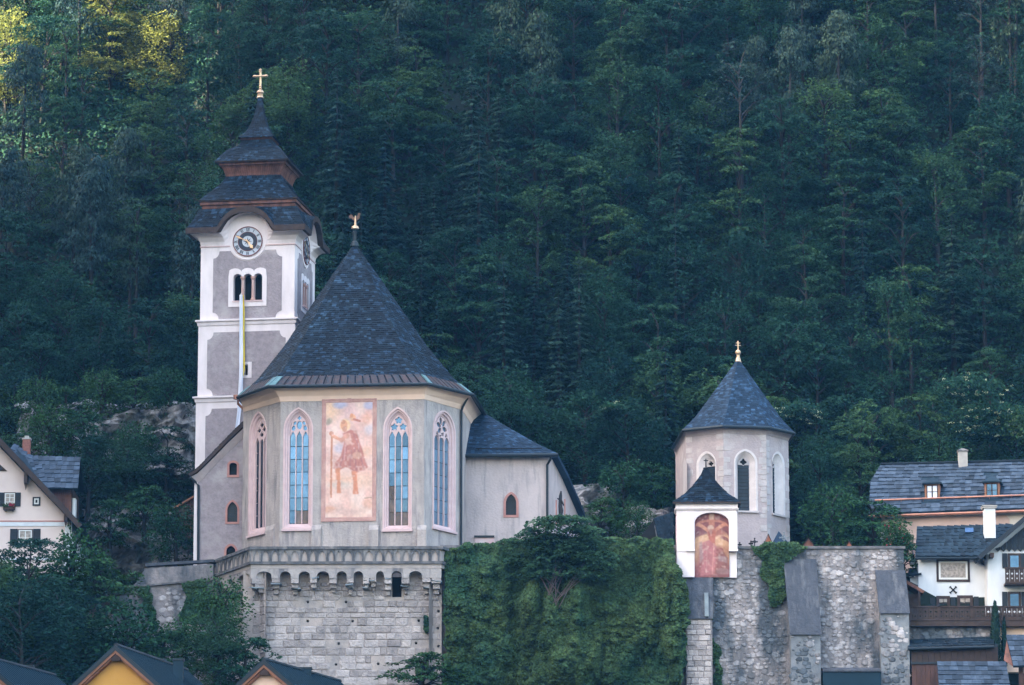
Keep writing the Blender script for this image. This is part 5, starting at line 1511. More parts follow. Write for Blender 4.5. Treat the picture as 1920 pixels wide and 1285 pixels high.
# ---- pale pink house (left)
YP = 3.0
pF = Fr((-60, YP), (60, YP))
hp = thing('house', (X(60, YP), YP + 4, Z(1075, YP)), 'pale pink gabled house with dark shutters and brown verge at the left edge', 'house')
ap, rt_, = (-26, 812), (143, 990)
wl = pF.pts([(-190, 1110), (131, 1110), (131, 975), (-26, 812), (-190, 985)])
mb = MB(); mb.panel(pF, wl)
mb.build('wall', M['house_pink'], hp)
mb = MB(); mb.obox(pF.p3(131, 1110), (.05, 0, 0), (0, 11, 0), (0, 0, pF.p3(131, 975).z - pF.p3(131, 1110).z)); mb.build('side_wall', M['house_white'], hp)
mb = MB(); pF.box(mb, 121, 985, 131.5, 1062, -.1, .04); mb.build('corner_strip', M['house_white'], hp)
mb = MB(); pF.box(mb, -190, 979, 121, 987, -.1, .05); pF.box(mb, -190, 1046, 121, 1051, -.1, .04); mb.build('band', M['house_white'], hp)
mb = MB(); pF.box(mb, -190, 976.5, 121, 979, -.1, .07); mb.build('string_course', M['redstone'], hp)
mb = MB()
a, b = pF.p3(-26, 806, .9), pF.p3(147, 990, .9)
c_, d = pF.p3(-205, 990, .9), a
slab(mb, a, b, b + V((0, 12, 0)), a + V((0, 12, 0)), .35); slab(mb, c_, a, a + V((0, 12, 0)), c_ + V((0, 12, 0)), .35)
pr = mb.build('roof', M['slate'], hp)
mb = MB(); slab(mb, a + V((0, -.06, -.05)), b + V((0, -.06, -.05)), b + V((0, .0, -.05)), a + V((0, .0, -.05)), .36); slab(mb, c_ + V((0, -.06, -.05)), a + V((0, -.06, -.05)), a + V((0, 0, -.05)), c_ + V((0, 0, -.05)), .36); mb.build('verge_board', M['darkwood'], pr)
for xx, yy in ((49, 900), (124, 970)):
    mb = MB(); u, v = pF.px(xx, yy, .5); pF.ubox(mb, u - .12, u + .12, v - .25, v + .6, 0, .85); mb.prism([pF.pt(u - .13, v - .25, .7), pF.pt(u + .13, v - .25, .7), pF.pt(u, v - .75, .7)], -pF.N * .12); mb.build('bracket', M['darkwood'], hp)
house_window(hp, pF, (9, 925, 28, 950), [(-1, 924, 8, 950), (29, 924, 39, 950)], .07, (2, 3), PANE_C, sur='darkwood', surw=.05)
house_window(hp, pF, (35, 994, 60, 1024), [(19, 992, 33, 1024), (62, 992, 76, 1024)], .09, (2, 2), PANE_C, sur='darkwood', surw=.05)
house_window(hp, pF, (64, 935, 73, 946), [], .1, (1, 1), PANE_D, sur='shutter', surw=.1)
mb = MB(); mb.prism([pF.p3(q[0], q[1], -.05) for q in ((-66, 884), (14, 884), (-26, 848))], pF.N * .1); aw2 = mb.build('window', M['darkwood'], hp)
mb = MB(); mb.prism([pF.p3(q[0], q[1], .03) for q in ((-60, 881), (7, 881), (-26, 854))], pF.N * .04); mb.build('pane', M['darkglass'], aw2)
fb = thing('flower_box', pF.p3(18, 957, .3), 'dark flower box with red geraniums under the upper pink house window', 'flower box')
mb = MB(); pF.box(mb, 7, 951.5, 29, 957, .08, .38); pF.box(mb, 11, 957, 12.5, 960, .08, .3); pF.box(mb, 24, 957, 25.5, 960, .08, .3); mb.build('box', M['darkwood'], fb)
mb = MB()
for _ in range(150):
    u, v = pF.px(R.uniform(7, 29), R.uniform(945, 953) if R.random() < .3 else R.uniform(949, 953)); s_ = .06; q = pF.pt(u, v, R.uniform(.1, .42)); a_1 = R.uniform(0, 6)
    mb.poly(q + V((s_ * math.cos(a_1), 0, s_ * math.sin(a_1))), q + V((s_ * math.cos(a_1 + 1.6), -.03, s_ * math.sin(a_1 + 1.6))), q - V((s_ * math.cos(a_1), 0, s_ * math.sin(a_1))))
mb.build('foliage', LF['bush'], fb)
mb = MB()
for _ in range(40):
    u, v = pF.px(R.uniform(19, 28), R.uniform(945, 951)); s_ = .06; q = pF.pt(u, v, R.uniform(.3, .46)); a_1 = R.uniform(0, 6)
    mb.poly(q + V((s_ * math.cos(a_1), 0, s_ * math.sin(a_1))), q + V((s_ * math.cos(a_1 + 1.6), -.03, s_ * math.sin(a_1 + 1.6))), q - V((s_ * math.cos(a_1), 0, s_ * math.sin(a_1))))
mb.build('petals', M['red'], fb)
# wing behind with shingled roof
YW = YP + 3.0
wa, wb_ = P(78, 906, YW), P(147, 908, YW)
wc, wd = P(151, 861, YW + 2.6), P(58, 858, YW + 2.6)
mb = MB(); slab(mb, wa, wb_, wc, wd, .12)
pk = P(26, 834, YW + 2.7); slab(mb, P(-20, 905, YW - .4), wa, wd, pk, .1)
mb.poly(wc, wd, wd + V((0, 3, -2)), wc + V((0, 3, -2)))
wr = mb.build('wing_roof', M['slate'], hp)
n_ = (wb_ - wa).cross(wd - wa).normalized(); n_ = n_ if n_.z > 0 else -n_
shingle_parts(wr, wa + n_ * .12, wb_ + n_ * .12, wc + n_ * .12, wd + n_ * .12, 6, .42)
e_ = P(-20, 905, YW - .4)
n2 = (wa - e_).cross(pk - e_).normalized(); n2 = n2 if n2.z > 0 else -n2
shingle_parts(wr, e_ + n2 * .1, wa + n2 * .1, wd + n2 * .1, pk + n2 * .1, 7, .42)
la, lb = P(80, 917, YW - .75), P(146, 918.5, YW - .75); la.y = lb.y = YW - .75
mb = MB(); slab(mb, la, lb, wb_, wa, .1); lr = mb.build('eave_strip', M['slate'], hp)
n_ = (lb - la).cross(wa - la).normalized(); n_ = n_ if n_.z > 0 else -n_
shingle_parts(lr, la + n_ * .1, lb + n_ * .1, wb_ + n_ * .1, wa + n_ * .1, 1, .42)
mb = MB(); q0_, q1_ = P(75, 985, YW), P(133, 985, YW)
for k in range(14):
    a = lerp(q0_.x, q1_.x, k / 14); b = lerp(q0_.x, q1_.x, (k + 1) / 14)
    q = MB(); q.box(a, b - .015, YW, YW + .05 + .012 * (k % 2), q0_.z, P(100, 917, YW).z); q.build('plank', M['wood'], hp)
mb = MB(); mb.box(q1_.x, q1_.x + .05, YW, YW + 5, q0_.z - 4, P(130, 915, YW).z); mb.build('side_wall', M['darkwood'], hp)
mb = MB(); mb.obox(P(133, 968, YW + .3), (.3, 0, 0), (0, .9, 0), (0, 0, 1.3)); mb.build('side_window', M['windowwhite'], hp)
mb = MB(); cz0, cz1 = P(50, 866, YW + 3).z, P(50, 825, YW + 3).z; cx0, cx1 = X(43, YW + 3, 840), X(57, YW + 3, 840)
mb.box(cx0, cx1, YW + 2.7, YW + 3.3, cz0, cz1); ch = mb.build('chimney', M['brick'], hp)
mb = MB(); mb.box(cx0 - .05, cx1 + .05, YW + 2.65, YW + 3.35, cz1, cz1 + .1); mb.box(cx0 + .12, cx1 - .12, YW + 2.85, YW + 3.15, cz1 + .1, cz1 + .28); mb.build('chimney_cap', M['greyrender'], ch)
for k in range(10):
    for s_ in range(2):
        z_ = lerp(cz0, cz1, k / 10); h_ = (cz1 - cz0) / 10; o_ = (.5 if k % 2 else 0) * (cx1 - cx0) * .5
        q = MB(); xa = cx0 + s_ * (cx1 - cx0) / 2 + .01; q.box(xa, xa + (cx1 - cx0) / 2 - .02, YW + 2.685, YW + 2.7, z_ + .01, z_ + h_ - .012); q.build('brick', M['brick'], ch)
# ---- brown shed left of the aisle
o = thing('wooden_shed', P(345, 1000, 13), 'small brown board shed with slanting orange roof edge beside the left aisle', 'shed')
YD = 13.0
for k in range(9):
    x0, x1 = lerp(328, 372, k / 9), lerp(328, 372, (k + 1) / 9)
    t0, t1 = lerp(957, 928, k / 9), lerp(957, 928, (k + 1) / 9)
    q = MB(); q.prism([P(x0, 1012, YD), P(x1 - .5, 1012, YD), P(x1 - .5, t1, YD), P(x0, t0, YD)], (0, .06, 0)); q.build('plank', M['brownboard'], o)
mb = MB(); slab(mb, P(322, 957, YD - .3), P(374, 926, YD - .3), P(374, 926, YD - .3) + V((0, 4, 0)), P(322, 957, YD - .3) + V((0, 4, 0)), .12); mb.build('roof', M['woodlight'], o)

# ---- three gables at the bottom edge (nearer, below)
def near_gable(apx, half_px, slope, Yg, yaw, length, wallm, label, roofm='metalroof', vm='woodlight', chimneys=(), seams=True):
    A = P(*apx, Yg)
    d = V((math.sin(yaw), math.cos(yaw), 0)); u = V((math.cos(yaw), -math.sin(yaw), 0))
    hw = half_px * pm(Yg, 1240); dr_ = hw * slope
    o = thing('house', A + d * 3 - V((0, 0, dr_ + 4)), label, 'house')
    L_, R_ = A - u * hw - V((0, 0, dr_)), A + u * hw - V((0, 0, dr_))
    mb = MB()
    f = A - V((0, 0, .25)) + d * .5
    mb.prism([f, f + (L_ - A) * .93, f + (L_ - A) * .93 - V((0, 0, 6)), f + (R_ - A) * .93 - V((0, 0, 6)), f + (R_ - A) * .93], d * (length - 1)); mb.build('wall', M[wallm], o)
    mb = MB(); n1 = slab(mb, A, R_, R_ + d * length, A + d * length, .16); n0 = slab(mb, L_, A, A + d * length, L_ + d * length, .16)
    rf_ = mb.build('roof', M[roofm], o)
    if seams:
        mb = MB()
        for k in range(int(length / .5)):
            t = k * .5
            for e, n in ((R_, n1), (L_, n0)): mb.obox(A + d * t + n * .16, e - A, d * .04, n * .06)
        mb.build('seams', M[roofm], rf_, kind='stuff')
    mb = MB(); mb.tube([A + V((0, 0, .2)), A + d * length + V((0, 0, .2))], .14, 6); mb.build('ridge_cap', M['leadpipe'], rf_)
    for e in (L_, R_):
        mb = MB(); mb.obox(A - V((0, 0, .3)) - d * .03, e - A, d * .12, V((0, 0, .3))); mb.build('verge_board', M[vm], rf_)
        mb = MB(); mb.obox(A - V((0, 0, .12)) - d * .08, e - A, d * .05, V((0, 0, .3))); mb.build('verge_cap', M['leadpipe'], rf_)
        mb = MB(); mb.obox(A - V((0, 0, .42)) + d * .1, (e - A), d * .45, V((0, 0, .1))); mb.build('soffit_board', M[vm], rf_)
    mb = MB(); mb.obox(A - u * .3 - V((0, 0, .75)) + d * .05, u * .6, d * .4, V((0, 0, .35))); mb.build('collar_beam', M['darkwood'], rf_)
    for (x0, x1, y0, y1, dep) in chimneys:
        Yc = Yg + dep
        mb = MB(); a, b = P(x0, y1 + 20, Yc), P(x1, y0, Yc); mb.box(a.x, b.x, Yc, Yc + .8, a.z, b.z); c__ = mb.build('chimney', M[roofm], rf_)
        mb = MB(); mb.box(a.x - .06, b.x + .06, Yc - .06, Yc + .86, b.z, b.z + .1); mb.build('chimney_cap', M['leadpipe'], c__)
    return o
near_gable((217, 1216), 120, .86, -38, .24, 14, 'house_yellow', 'ochre yellow gabled house with dark blue metal roof at the bottom edge', chimneys=((324, 343, 1238, 1262, 7), (289, 309, 1238, 1246, 9)))
near_gable((495, 1243), 90, .82, -34, .33, 13, 'cream', 'cream gabled house with dark roof below the ashlar bastion', chimneys=((560, 583, 1254, 1264, 6),))
near_gable((-42, 1234), 110, .8, -36, .30, 12, 'cream', 'dark blue metal roof with two chimneys in the bottom left corner', chimneys=((42, 61, 1250, 1280, 8), (-2, 19, 1249, 1262, 9)))

# ---- long right house with silver shingles
YR = 10.0
rF = Fr((X(1640, YR + .6), YR + .6), (X(2010, YR - 2.0), YR - 2.0))
hr = thing('house', rF.pt(6, ZB - 2), 'long peach walled house with silvery shingle roof, copper gutters and two dormers', 'house')
mb = MB(); mb.panel(rF, rF.pts([(1652, 1110), (2010, 1110), (2010, 958), (1652, 969)])); mb.obox(rF.p3(1652, 1110), -rF.N * 8, rF.U * .05, V((0, 0, 5))); mb.build('wall', M['cream2'] if 'cream2' in M else M['annex'], hr)
o2 = rF.pts([(1662, 1090), (1893, 1090), (1893, 974), (1886, 966), (1676, 972), (1664, 980)]); mb = MB(); mb.plate(rF, o2, [], -.05, .03); mb.build('panel', M['house_peach'], hr)
ea, eb = rF.p3(1629, 966, .7), rF.p3(1990, 953, .7)
Zr = P(1780, 872, YR + 3.5).z
def back(p, n, z): return V((p.x, p.y, 0)) - rF.N * n + V((0, 0, z))
rb = 5.2
# eave line level
ez = (ea.z + eb.z) / 2; 
rc_, rd_ = rF.p3(1990, 866, -rb), rF.p3(1652, 874, -rb)
hl = rF.p3(1632, 907, -rb * .60)
mb = MB(); n_ = slab(mb, ea, eb, rc_, rd_, .1); mb.poly(ea, rd_, hl); slab(mb, hl, rd_, rd_ - rF.N * 5 - V((0, 0, 4)), hl - rF.N * 6 - V((0, 0, 2)), .1)
rr = mb.build('roof', M['slate'], hr)
def edge_t(t): return ea.lerp(hl, t / .6) if t < .6 else hl.lerp(rd_, (t - .6) / .4)
rowsR = 13; cnt = 0
dorm = [(1748, 916), (1860, 913)]
def dskip(p):
    x, y = proj(p)
    return any(abs(x - a) < 15 and -24 < y - b < 26 for a, b in dorm) or x > 1935
for k in range(rowsR):
    t0, t1 = k / rowsR, (k + 1) / rowsR
    cnt += shingle_parts(rr, edge_t(t0) + n_ * .1, ea.lerp(rd_, 0) * 0 + eb.lerp(rc_, t0) + n_ * .1, eb.lerp(rc_, t1) + n_ * .1, edge_t(t1) + n_ * .1, 1, .46, th=.07, skip=dskip, jit=.36)
print('right roof shingles', cnt)
mb = MB(); mb.tube([ea - V((0, 0, .1)), eb - V((0, 0, .1))], .1); mb.build('gutter', M['copper_bright'], hr)
mb = MB(); ga, gb = rF.p3(1641, 944, -.55), rF.p3(1990, 932, -.55); mb.tube([ga + n_ * .25, gb + n_ * .25], .07)
for k in range(9): q = ga.lerp(gb, k / 8 * .95 + .02); mb.obox(q, rF.U * .05, n_ * .3, V((0, 0, .05)))
mb.build('snow_guard', M['copper_bright'], hr)
mb = MB(); mb.tube([rd_ + n_ * .14, rc_ + n_ * .14], .12); mb.build('ridge_cap', M['slate'], hr)
def dormer(cx_, cy_, gl, label):
    n0 = -.95
    fq = Fr((rF.pt(0, 0, n0).x, rF.pt(0, 0, n0).y), (rF.pt(rF.L, 0, n0).x, rF.pt(rF.L, 0, n0).y))
    u0, u1, v0, v1 = fq.rect(cx_ - 14, cy_ - 10, cx_ + 14, cy_ + 22)
    mb = MB(); rF.ubox(mb, u0, u1, v0, v1, n0 - 2.2, n0); d_ = mb.build('dormer', M['woodlight'], hr, label=label)
    a, b, c_, d2 = fq.rect(cx_ - 10.5, cy_ - 6, cx_ + 10.5, cy_ + 19)
    mb = MB()
    for q in ((a, a + .06, c_, d2), (b - .06, b, c_, d2), (a, b, c_, c_ + .06), (a, b, d2 - .06, d2), ((a + b) / 2 - .045, (a + b) / 2 + .045, c_, d2), (a, b, (c_ + d2) / 2 - .02, (c_ + d2) / 2 + .02)): fq.ubox(mb, *q, .0, .05)
    mb.build('window_frame', M['darkwood'], d_)
    for i in range(2):
        for j in range(2): add_pane(fq, d_, lerp(a, b, i / 2) + .03, lerp(a, b, (i + 1) / 2) - .03, lerp(c_, d2, j / 2) + .02, lerp(c_, d2, (j + 1) / 2) - .02, .01, gl)
    e0, e1 = fq.rect(cx_ - 18, cy_ - 12, cx_ + 18, cy_ - 9)[:2]; ve = fq.px(cx_, cy_ - 10)[1]; vp = fq.px(cx_, cy_ - 25)[1]
    mb = MB(); t_ = fq.pt((e0 + e1) / 2, vp, -.9)
    mb.poly(fq.pt(e0, ve, .25), fq.pt(e1, ve, .25), t_); mb.poly(fq.pt(e0, ve, .25), t_, fq.pt((e0 + e1) / 2, vp, -3), fq.pt(e0, ve, -2)); mb.poly(fq.pt(e1, ve, .25), t_, fq.pt((e0 + e1) / 2, vp, -3), fq.pt(e1, ve, -2)); fq.ubox(mb, e0, e1, ve - .09, ve, -2, .22)
    mb.build('dormer_roof', M['slate'], d_)
dormer(1748, 916, PANE_W, 'dormer with panes painted white like a bright reflection')
dormer(1860, 913, PANE_ME, 'dormer with blue reflecting panes')
mb = MB(); q = P(1798, 876, YR + 4); q2_ = P(1814, 846, YR + 4); mb.box(q.x, q2_.x, YR + 4, YR + 4.7, q.z - 1, q2_.z); c__ = mb.build('chimney', M['greyrender'], hr)
mb = MB(); mb.box(q.x - .06, q2_.x + .06, YR + 3.94, YR + 4.76, q2_.z - .02, q2_.z + .1); mb.hexa([V((q.x - .02, YR + 3.98, q2_.z + .1)), V((q2_.x + .02, YR + 3.98, q2_.z + .1)), V((q2_.x + .02, YR + 4.72, q2_.z + .1)), V((q.x - .02, YR + 4.72, q2_.z + .1)), V((q.x + .25, YR + 4.3, q2_.z + .25)), V((q2_.x - .25, YR + 4.3, q2_.z + .25)), V((q2_.x - .25, YR + 4.35, q2_.z + .25)), V((q.x + .25, YR + 4.35, q2_.z + .25))]); mb.build('chimney_cap', M['darkstone'], c__)

# ---- white house with dark slate roof
YV = 3.0
wF = Fr((-60, YV), (60, YV))
hv = thing('house', wF.p3(1780, 1145), 'white rendered house with dark slate roof and large brown framed window', 'house')
mb = MB(); mb.prism([wF.p3(*q) for q in ((1722, 1150), (1850, 1150), (1850, 1044), (1722, 1044))], (0, 7, 0)); mb.prism([wF.p3(q[0], q[1], -.4) for q in ((1707, 1150), (1724, 1150), (1724, 1080), (1707, 1084))], (0, 5, 0)); mb.build('wall', M['house_white'], hv)
ra, rb_ = wF.p3(1716, 1046, .6), wF.p3(1852, 1045, .6)
rc2, rd2 = wF.p3(1900, 986, -3.6), wF.p3(1719, 991, -3.6)
mb = MB(); n3 = slab(mb, ra, rb_, rc2, rd2, .12); rv = mb.build('roof', M['slate'], hv)
shingle_parts(rv, ra + n3 * .12, rb_ + n3 * .12, rc2 + n3 * .12, rd2 + n3 * .12, 9, .5, SHG_SL, .045, jit=.3)
mb = MB(); slab(mb, wF.p3(1703, 1081, .2), wF.p3(1728, 1078, .2), wF.p3(1728, 1067, -1.6), wF.p3(1703, 1068, -1.6), .1); mb.build('side_roof', M['slate'], hv)
mb = MB(); mb.tube([ra - V((0, 0, .05)), rb_ - V((0, 0, .05))], .1); mb.tube([wF.p3(1838, 1050, .3), wF.p3(1842, 1057, .12), wF.p3(1849, 1062, .12), wF.p3(1849, 1140, .12)], .075); mb.build('downpipe', M['leadpipe'], hv)
mb = MB(); q0_ = ra.lerp(rd2, .72).lerp(rb_.lerp(rc2, .72), .54) + n3 * .2; mb.obox(q0_, (rb_ - ra).normalized() * .6, (rd2 - ra).normalized() * .75, n3 * .06); sk_ = mb.build('skylight', M['glass'], rv)
house_window(hv, wF, (1760, 1053, 1814, 1087), [], .13, (1, 1), PANE_C, 'windowwhite', sur='darkwood', surw=.16)
house_window(hv, wF, (1760, 1122, 1777, 1142), [(1744, 1121, 1753, 1142)], .05, (2, 2), PANE_C, 'darkwood', sur='darkwood', surw=.16)
house_window(hv, wF, (1799, 1121, 1820, 1142), [(1826, 1119, 1835, 1142), (1783, 1120, 1791, 1142)], .05, (2, 2), PANE_C, 'darkwood', sur='darkwood', surw=.16)
mb = MB(); u, v = wF.px(1787, 1106.5)
for k in range(4):
    a = PI / 4 + k * PI / 2; c_, s_ = math.cos(a), math.sin(a); l = .26
    mb.prism([wF.pt(u + x * c_ - y * s_, v + x * s_ + y * c_, .01) for x, y in ((0, -.045), (l, -.05), (l + .03, -.12), (l + .09, 0), (l + .03, .12), (l, .05), (0, .045))], wF.N * .04)
mb.build('wall_anchor', M['iron'], hv)
mb = MB(); a, b = wF.p3(1846, 996, -1.5), wF.p3(1866, 953, -1.5); mb.box(a.x, b.x, a.y, a.y + .8, a.z - .5, b.z); c__ = mb.build('chimney', M['house_white'], hv)
mb = MB(); mb.box(a.x - .1, b.x + .1, a.y - .1, a.y + .9, b.z, b.z + .12); mb.box(a.x - .14, b.x + .14, a.y - .14, a.y + .94, b.z + .12, b.z + .2); mb.box(a.x + .1, b.x - .1, a.y + .1, a.y + .7, b.z - .2, b.z); mb.build('chimney_cap', M['greyrender'], c__)
# ---- chalet at the right edge
YK = 1.0
kF = Fr((-60, YK), (60, YK))
hk = thing('house', kF.p3(1900, 1145), 'white chalet with dark scalloped wooden gable and brown balcony at the right edge', 'house')
mb = MB(); mb.prism([kF.p3(*q) for q in ((1852, 1150), (2030, 1150), (2030, 1036), (1941, 962), (1852, 1036))], (0, 8, 0)); mb.build('wall', M['house_white'], hk)
for k in range(15):
    x0, x1 = 1866 + k * 10.5, 1866 + (k + 1) * 10.5
    def top(x): return 966 + abs(1941 - x) * .83 + 6
    q = MB(); q.prism([kF.p3(x0, 1030, .02), kF.p3((x0 + x1) / 2, 1035, .02), kF.p3(x1 - .7, 1030, .02), kF.p3(x1 - .7, min(1029, top(x1)), .02), kF.p3(x0, min(1029, top(x0)), .02)], kF.N * .1); q.build('plank', M['shutter'], hk)
mb = MB()
a, b, c_, d = kF.p3(1838, 1047, 1.0), kF.p3(1941, 959, 1.0), kF.p3(2044, 1047, 1.0), None
slab(mb, a, b, b + V((0, 9, 0)), a + V((0, 9, 0)), .2); slab(mb, b, c_, c_ + V((0, 9, 0)), b + V((0, 9, 0)), .2); kr = mb.build('roof', M['slate'], hk)
mb = MB(); slab(mb, a + V((0, -.05, -.1)), b + V((0, -.05, -.1)), b + V((0, 0.02, -.1)), a + V((0, .02, -.1)), .32); slab(mb, b + V((0, -.05, -.1)), c_ + V((0, -.05, -.1)), c_ + V((0, .02, -.1)), b + V((0, .02, -.1)), .32); mb.build('verge_board', M['shutter'], kr)
mb = MB(); kF.box(mb, 1854, 1040, 1861, 1048, .0, .9); mb.build('purlin_end', M['darkwood'], kr)
house_window(hk, kF, (1912, 997, 1932, 1009), [], .05, (2, 1), PANE_ME, 'darkwood')
house_window(hk, kF, (1893, 1041, 1911, 1065), [(1879, 1038, 1889, 1066), (1914, 1038, 1924, 1066)], .04, (1, 1), PANE_ME, 'darkwood', sur='darkwood', surw=.12)
house_window(hk, kF, (1893, 1113, 1911, 1138), [(1879, 1110, 1889, 1140), (1915, 1110, 1925, 1140)], .04, (1, 1), PANE_ME, 'darkwood', sur='darkwood', surw=.12)
def board_rail(parent, fr, x0, x1, y0, y1, n0, step, m='darkwood', holes=True):
    u0, u1, v0, v1 = fr.rect(x0, y0, x1, y1)
    k = max(1, round((u1 - u0) / step)); w_ = (u1 - u0) / k
    for i in range(k):
        a = u0 + i * w_
        q = MB()
        ol = [(a, v0), (a + w_ - .025, v0), (a + w_ - .025, v1), (a, v1)]
        c = a + w_ / 2 - .012; h_ = v1 - v0
        hs = [foil(c, v0 + h_ * .62, w_ * .26, 4, 0, 8), petal(c, v0 + h_ * .25, PI / 2, h_ * .07, w_ * .16, 0, 6)] if holes else []
        q.plate(fr, ol, hs, n0 - .03, n0); q.build('plank', M[m], parent)
    mb = MB(); fr.ubox(mb, u0, u1, v1, v1 + .09, n0 - .1, n0 + .06); fr.ubox(mb, u0, u1, v0 - .1, v0, n0 - .1, n0 + .05); mb.build('rail', M[m], parent)
mb = MB(); kF.box(mb, 1882, 1096, 2000, 1100, 0, 1.2); bk = mb.build('balcony', M['darkwood'], hk)
board_rail(bk, kF, 1881, 1935, 1071, 1095, 1.2, .34, 'darkwood')
# ---- long terrace railing and walls under the right houses
YT = 0.0
tF = Fr((-60, YT), (60, YT))
tr = thing('terrace', tF.p3(1800, 1200), 'timber terrace with fretted brown railing above a stone wall, right of the buttresses', 'terrace')
board_rail(tr, tF, 1700, 1935, 1141, 1163, .6, .36, 'darkwood')
mb = MB(); tF.box(mb, 1700, 1165, 1940, 1176, -3, .6); mb.build('deck', M['darkwood'], tr)
for x in (1703, 1757, 1818, 1876): mb = MB(); tF.box(mb, x, 1139, x + 5, 1166, .5, .66); mb.build('post', M['darkwood'], tr)
mb = MB(); tF.box(mb, 1700, 1172, 1858, 1206, -1, 0); mb.build('wall', M['rmortar'], tr)
rubble(tF, tF.pts([(1704, 1180), (1856, 1180), (1856, 1199), (1704, 1202)]), 0, tr, .42, 110)
mb = MB(); tF.box(mb, 1858, 1176, 1960, 1260, -1, -.2); mb.build('lower_wall', M['cream'], tr)
o = thing('low_roof', tF.p3(1780, 1250, 2), 'dark low roof and wall band beneath the terrace stone wall', 'roof')
mb = MB(); slab(mb, tF.p3(1702, 1216, 2.2), tF.p3(1864, 1212, 2.2), tF.p3(1862, 1197, .1), tF.p3(1702, 1203, .1), .12); lr_ = mb.build('roof', M['slab'], o)
qa_, qb_, qc_, qd_ = tF.p3(1702, 1216, 2.2), tF.p3(1864, 1212, 2.2), tF.p3(1862, 1197, .1), tF.p3(1702, 1203, .1)
nq = (qb_ - qa_).cross(qd_ - qa_).normalized()
shingle_parts(lr_, qa_ + nq * .12, qb_ + nq * .12, qc_ + nq * .12, qd_ + nq * .12, 4, .5, SHG_SL, .05, jit=.3)
for k in range(15):
    x0 = 1704 + k * 10.8; q = MB(); tF.box(q, x0, 1220, x0 + 10.3, 1262, 1.84, 1.9 + .02 * (k % 2)); q.build('plank', M['darkwood'], o)
mb = MB(); tF.box(mb, 1704, 1214, 1866, 1262, .3, 1.84); mb.build('wall', M['shutter'], o)
mb = MB(); mb.tube([tF.p3(1702, 1217, 2.3), tF.p3(1864, 1213, 2.3)], .1); mb.build('gutter', M['leadpipe'], o)
# brown board fence low at the right
o = thing('board_fence', tF.p3(1730, 1280, 2.5), 'reddish brown board fence in the gap left of the lowest shed roof', 'fence')
for k in range(7):
    x0 = 1704 + k * 8.6; q = MB(); tF.box(q, x0, 1253, x0 + 8.2, 1300, 2.4, 2.46 + .015 * (k % 2)); q.build('plank', M['brownboard'], o)
mb = MB(); tF.box(mb, 1702, 1249, 1766, 1253, 2.35, 2.6); mb.build('rail', M['leadpipe'], o)
# two sheds with silver shingles
def shed(fr, quad, rows, wid, label, over=.0, m=SHG_ME):
    a, b, c_, d = quad
    o = thing('shed', (a + b) / 2 - V((0, 0, 2)), label, 'shed')
    mb = MB(); n_ = slab(mb, a, b, c_, d, .12); r_ = mb.build('roof', M['slate'], o)
    shingle_parts(r_, a + n_ * .12, b + n_ * .12, c_ + n_ * .12, d + n_ * .12, rows, wid, m, .06)
    return o, r_
o, r_ = shed(tF, (tF.p3(1761, 1302, 7.0), tF.p3(1896, 1302, 7.0), tF.p3(1886, 1244, 4.2), tF.p3(1757, 1244, 4.2)), 7, .42, 'lowest shed with worn silvery shingle roof at the bottom right')
mb = MB(); a = tF.p3(1768, 1305, 6.6); mb.obox(a - V((0, 0, 3)), (4.6, 0, 0), (0, 3, 0), (0, 0, 2.6)); mb.build('wall', M['wood'], o)
o, r_ = shed(tF, (tF.p3(1900, 1252, 4.6), tF.p3(1965, 1252, 4.6), tF.p3(1950, 1194, 2.2), tF.p3(1886, 1194, 2.2)), 6, .42, 'wooden shed with shingle roof cut by the right edge below the terrace')
for k in range(6):
    q = MB(); x0 = 1898 + k * 9; tF.box(q, x0, 1256, x0 + 8.5, 1310, 3.9, 3.95); q.build('plank', M['brownboard'], o)
mb = MB(); mb.prism([tF.p3(1882, 1238, 3.9), tF.p3(1902, 1252, 4.5), tF.p3(1888, 1196, 2.3)], tF.U * .12); mb.build('verge_board', M['wood'], o)
# small wooden porch between wall end and white house
o = thing('porch', tF.p3(1716, 1140, -1), 'little weathered wooden porch roof between last buttress and white house', 'porch')
mb = MB(); slab(mb, tF.p3(1695, 1092, .2), tF.p3(1731, 1113, .2), tF.p3(1731, 1113, .2) + V((0, 2.2, 0)), tF.p3(1695, 1092, .2) + V((0, 2.2, 0)), .22); mb.build('roof', M['wood'], o)
mb = MB(); tF.box(mb, 1700, 1112, 1724, 1150, -.6, -.5); mb.build('back_wall', M['darkwood'], o)
for k, (x0, x1) in enumerate(((1700, 1704), (1722, 1725.5))): mb = MB(); tF.box(mb, x0, 1108, x1, 1150, 0, .14); mb.build('post', M['darkwood'], o)
# closed pale blue parasol by the wall end
o = thing('parasol', P(1712, 1062, 5), 'closed pale blue parasol beside the rose bush and peach wall', 'parasol')
mb = MB(); mb.lathe(P(1712, 1064, 5), [(.03, 0), (.22, .1), (.17, .6), (.05, 1.1), (.02, 1.2)], 8); mb.build('canopy', M['glass2'] if 'glass2' in M else M['flagwhite'], o)
mb = MB(); mb.tube([P(1712, 1090, 5), P(1712, 1062, 5)], .03, 6); mb.build('pole', M['iron'], o)
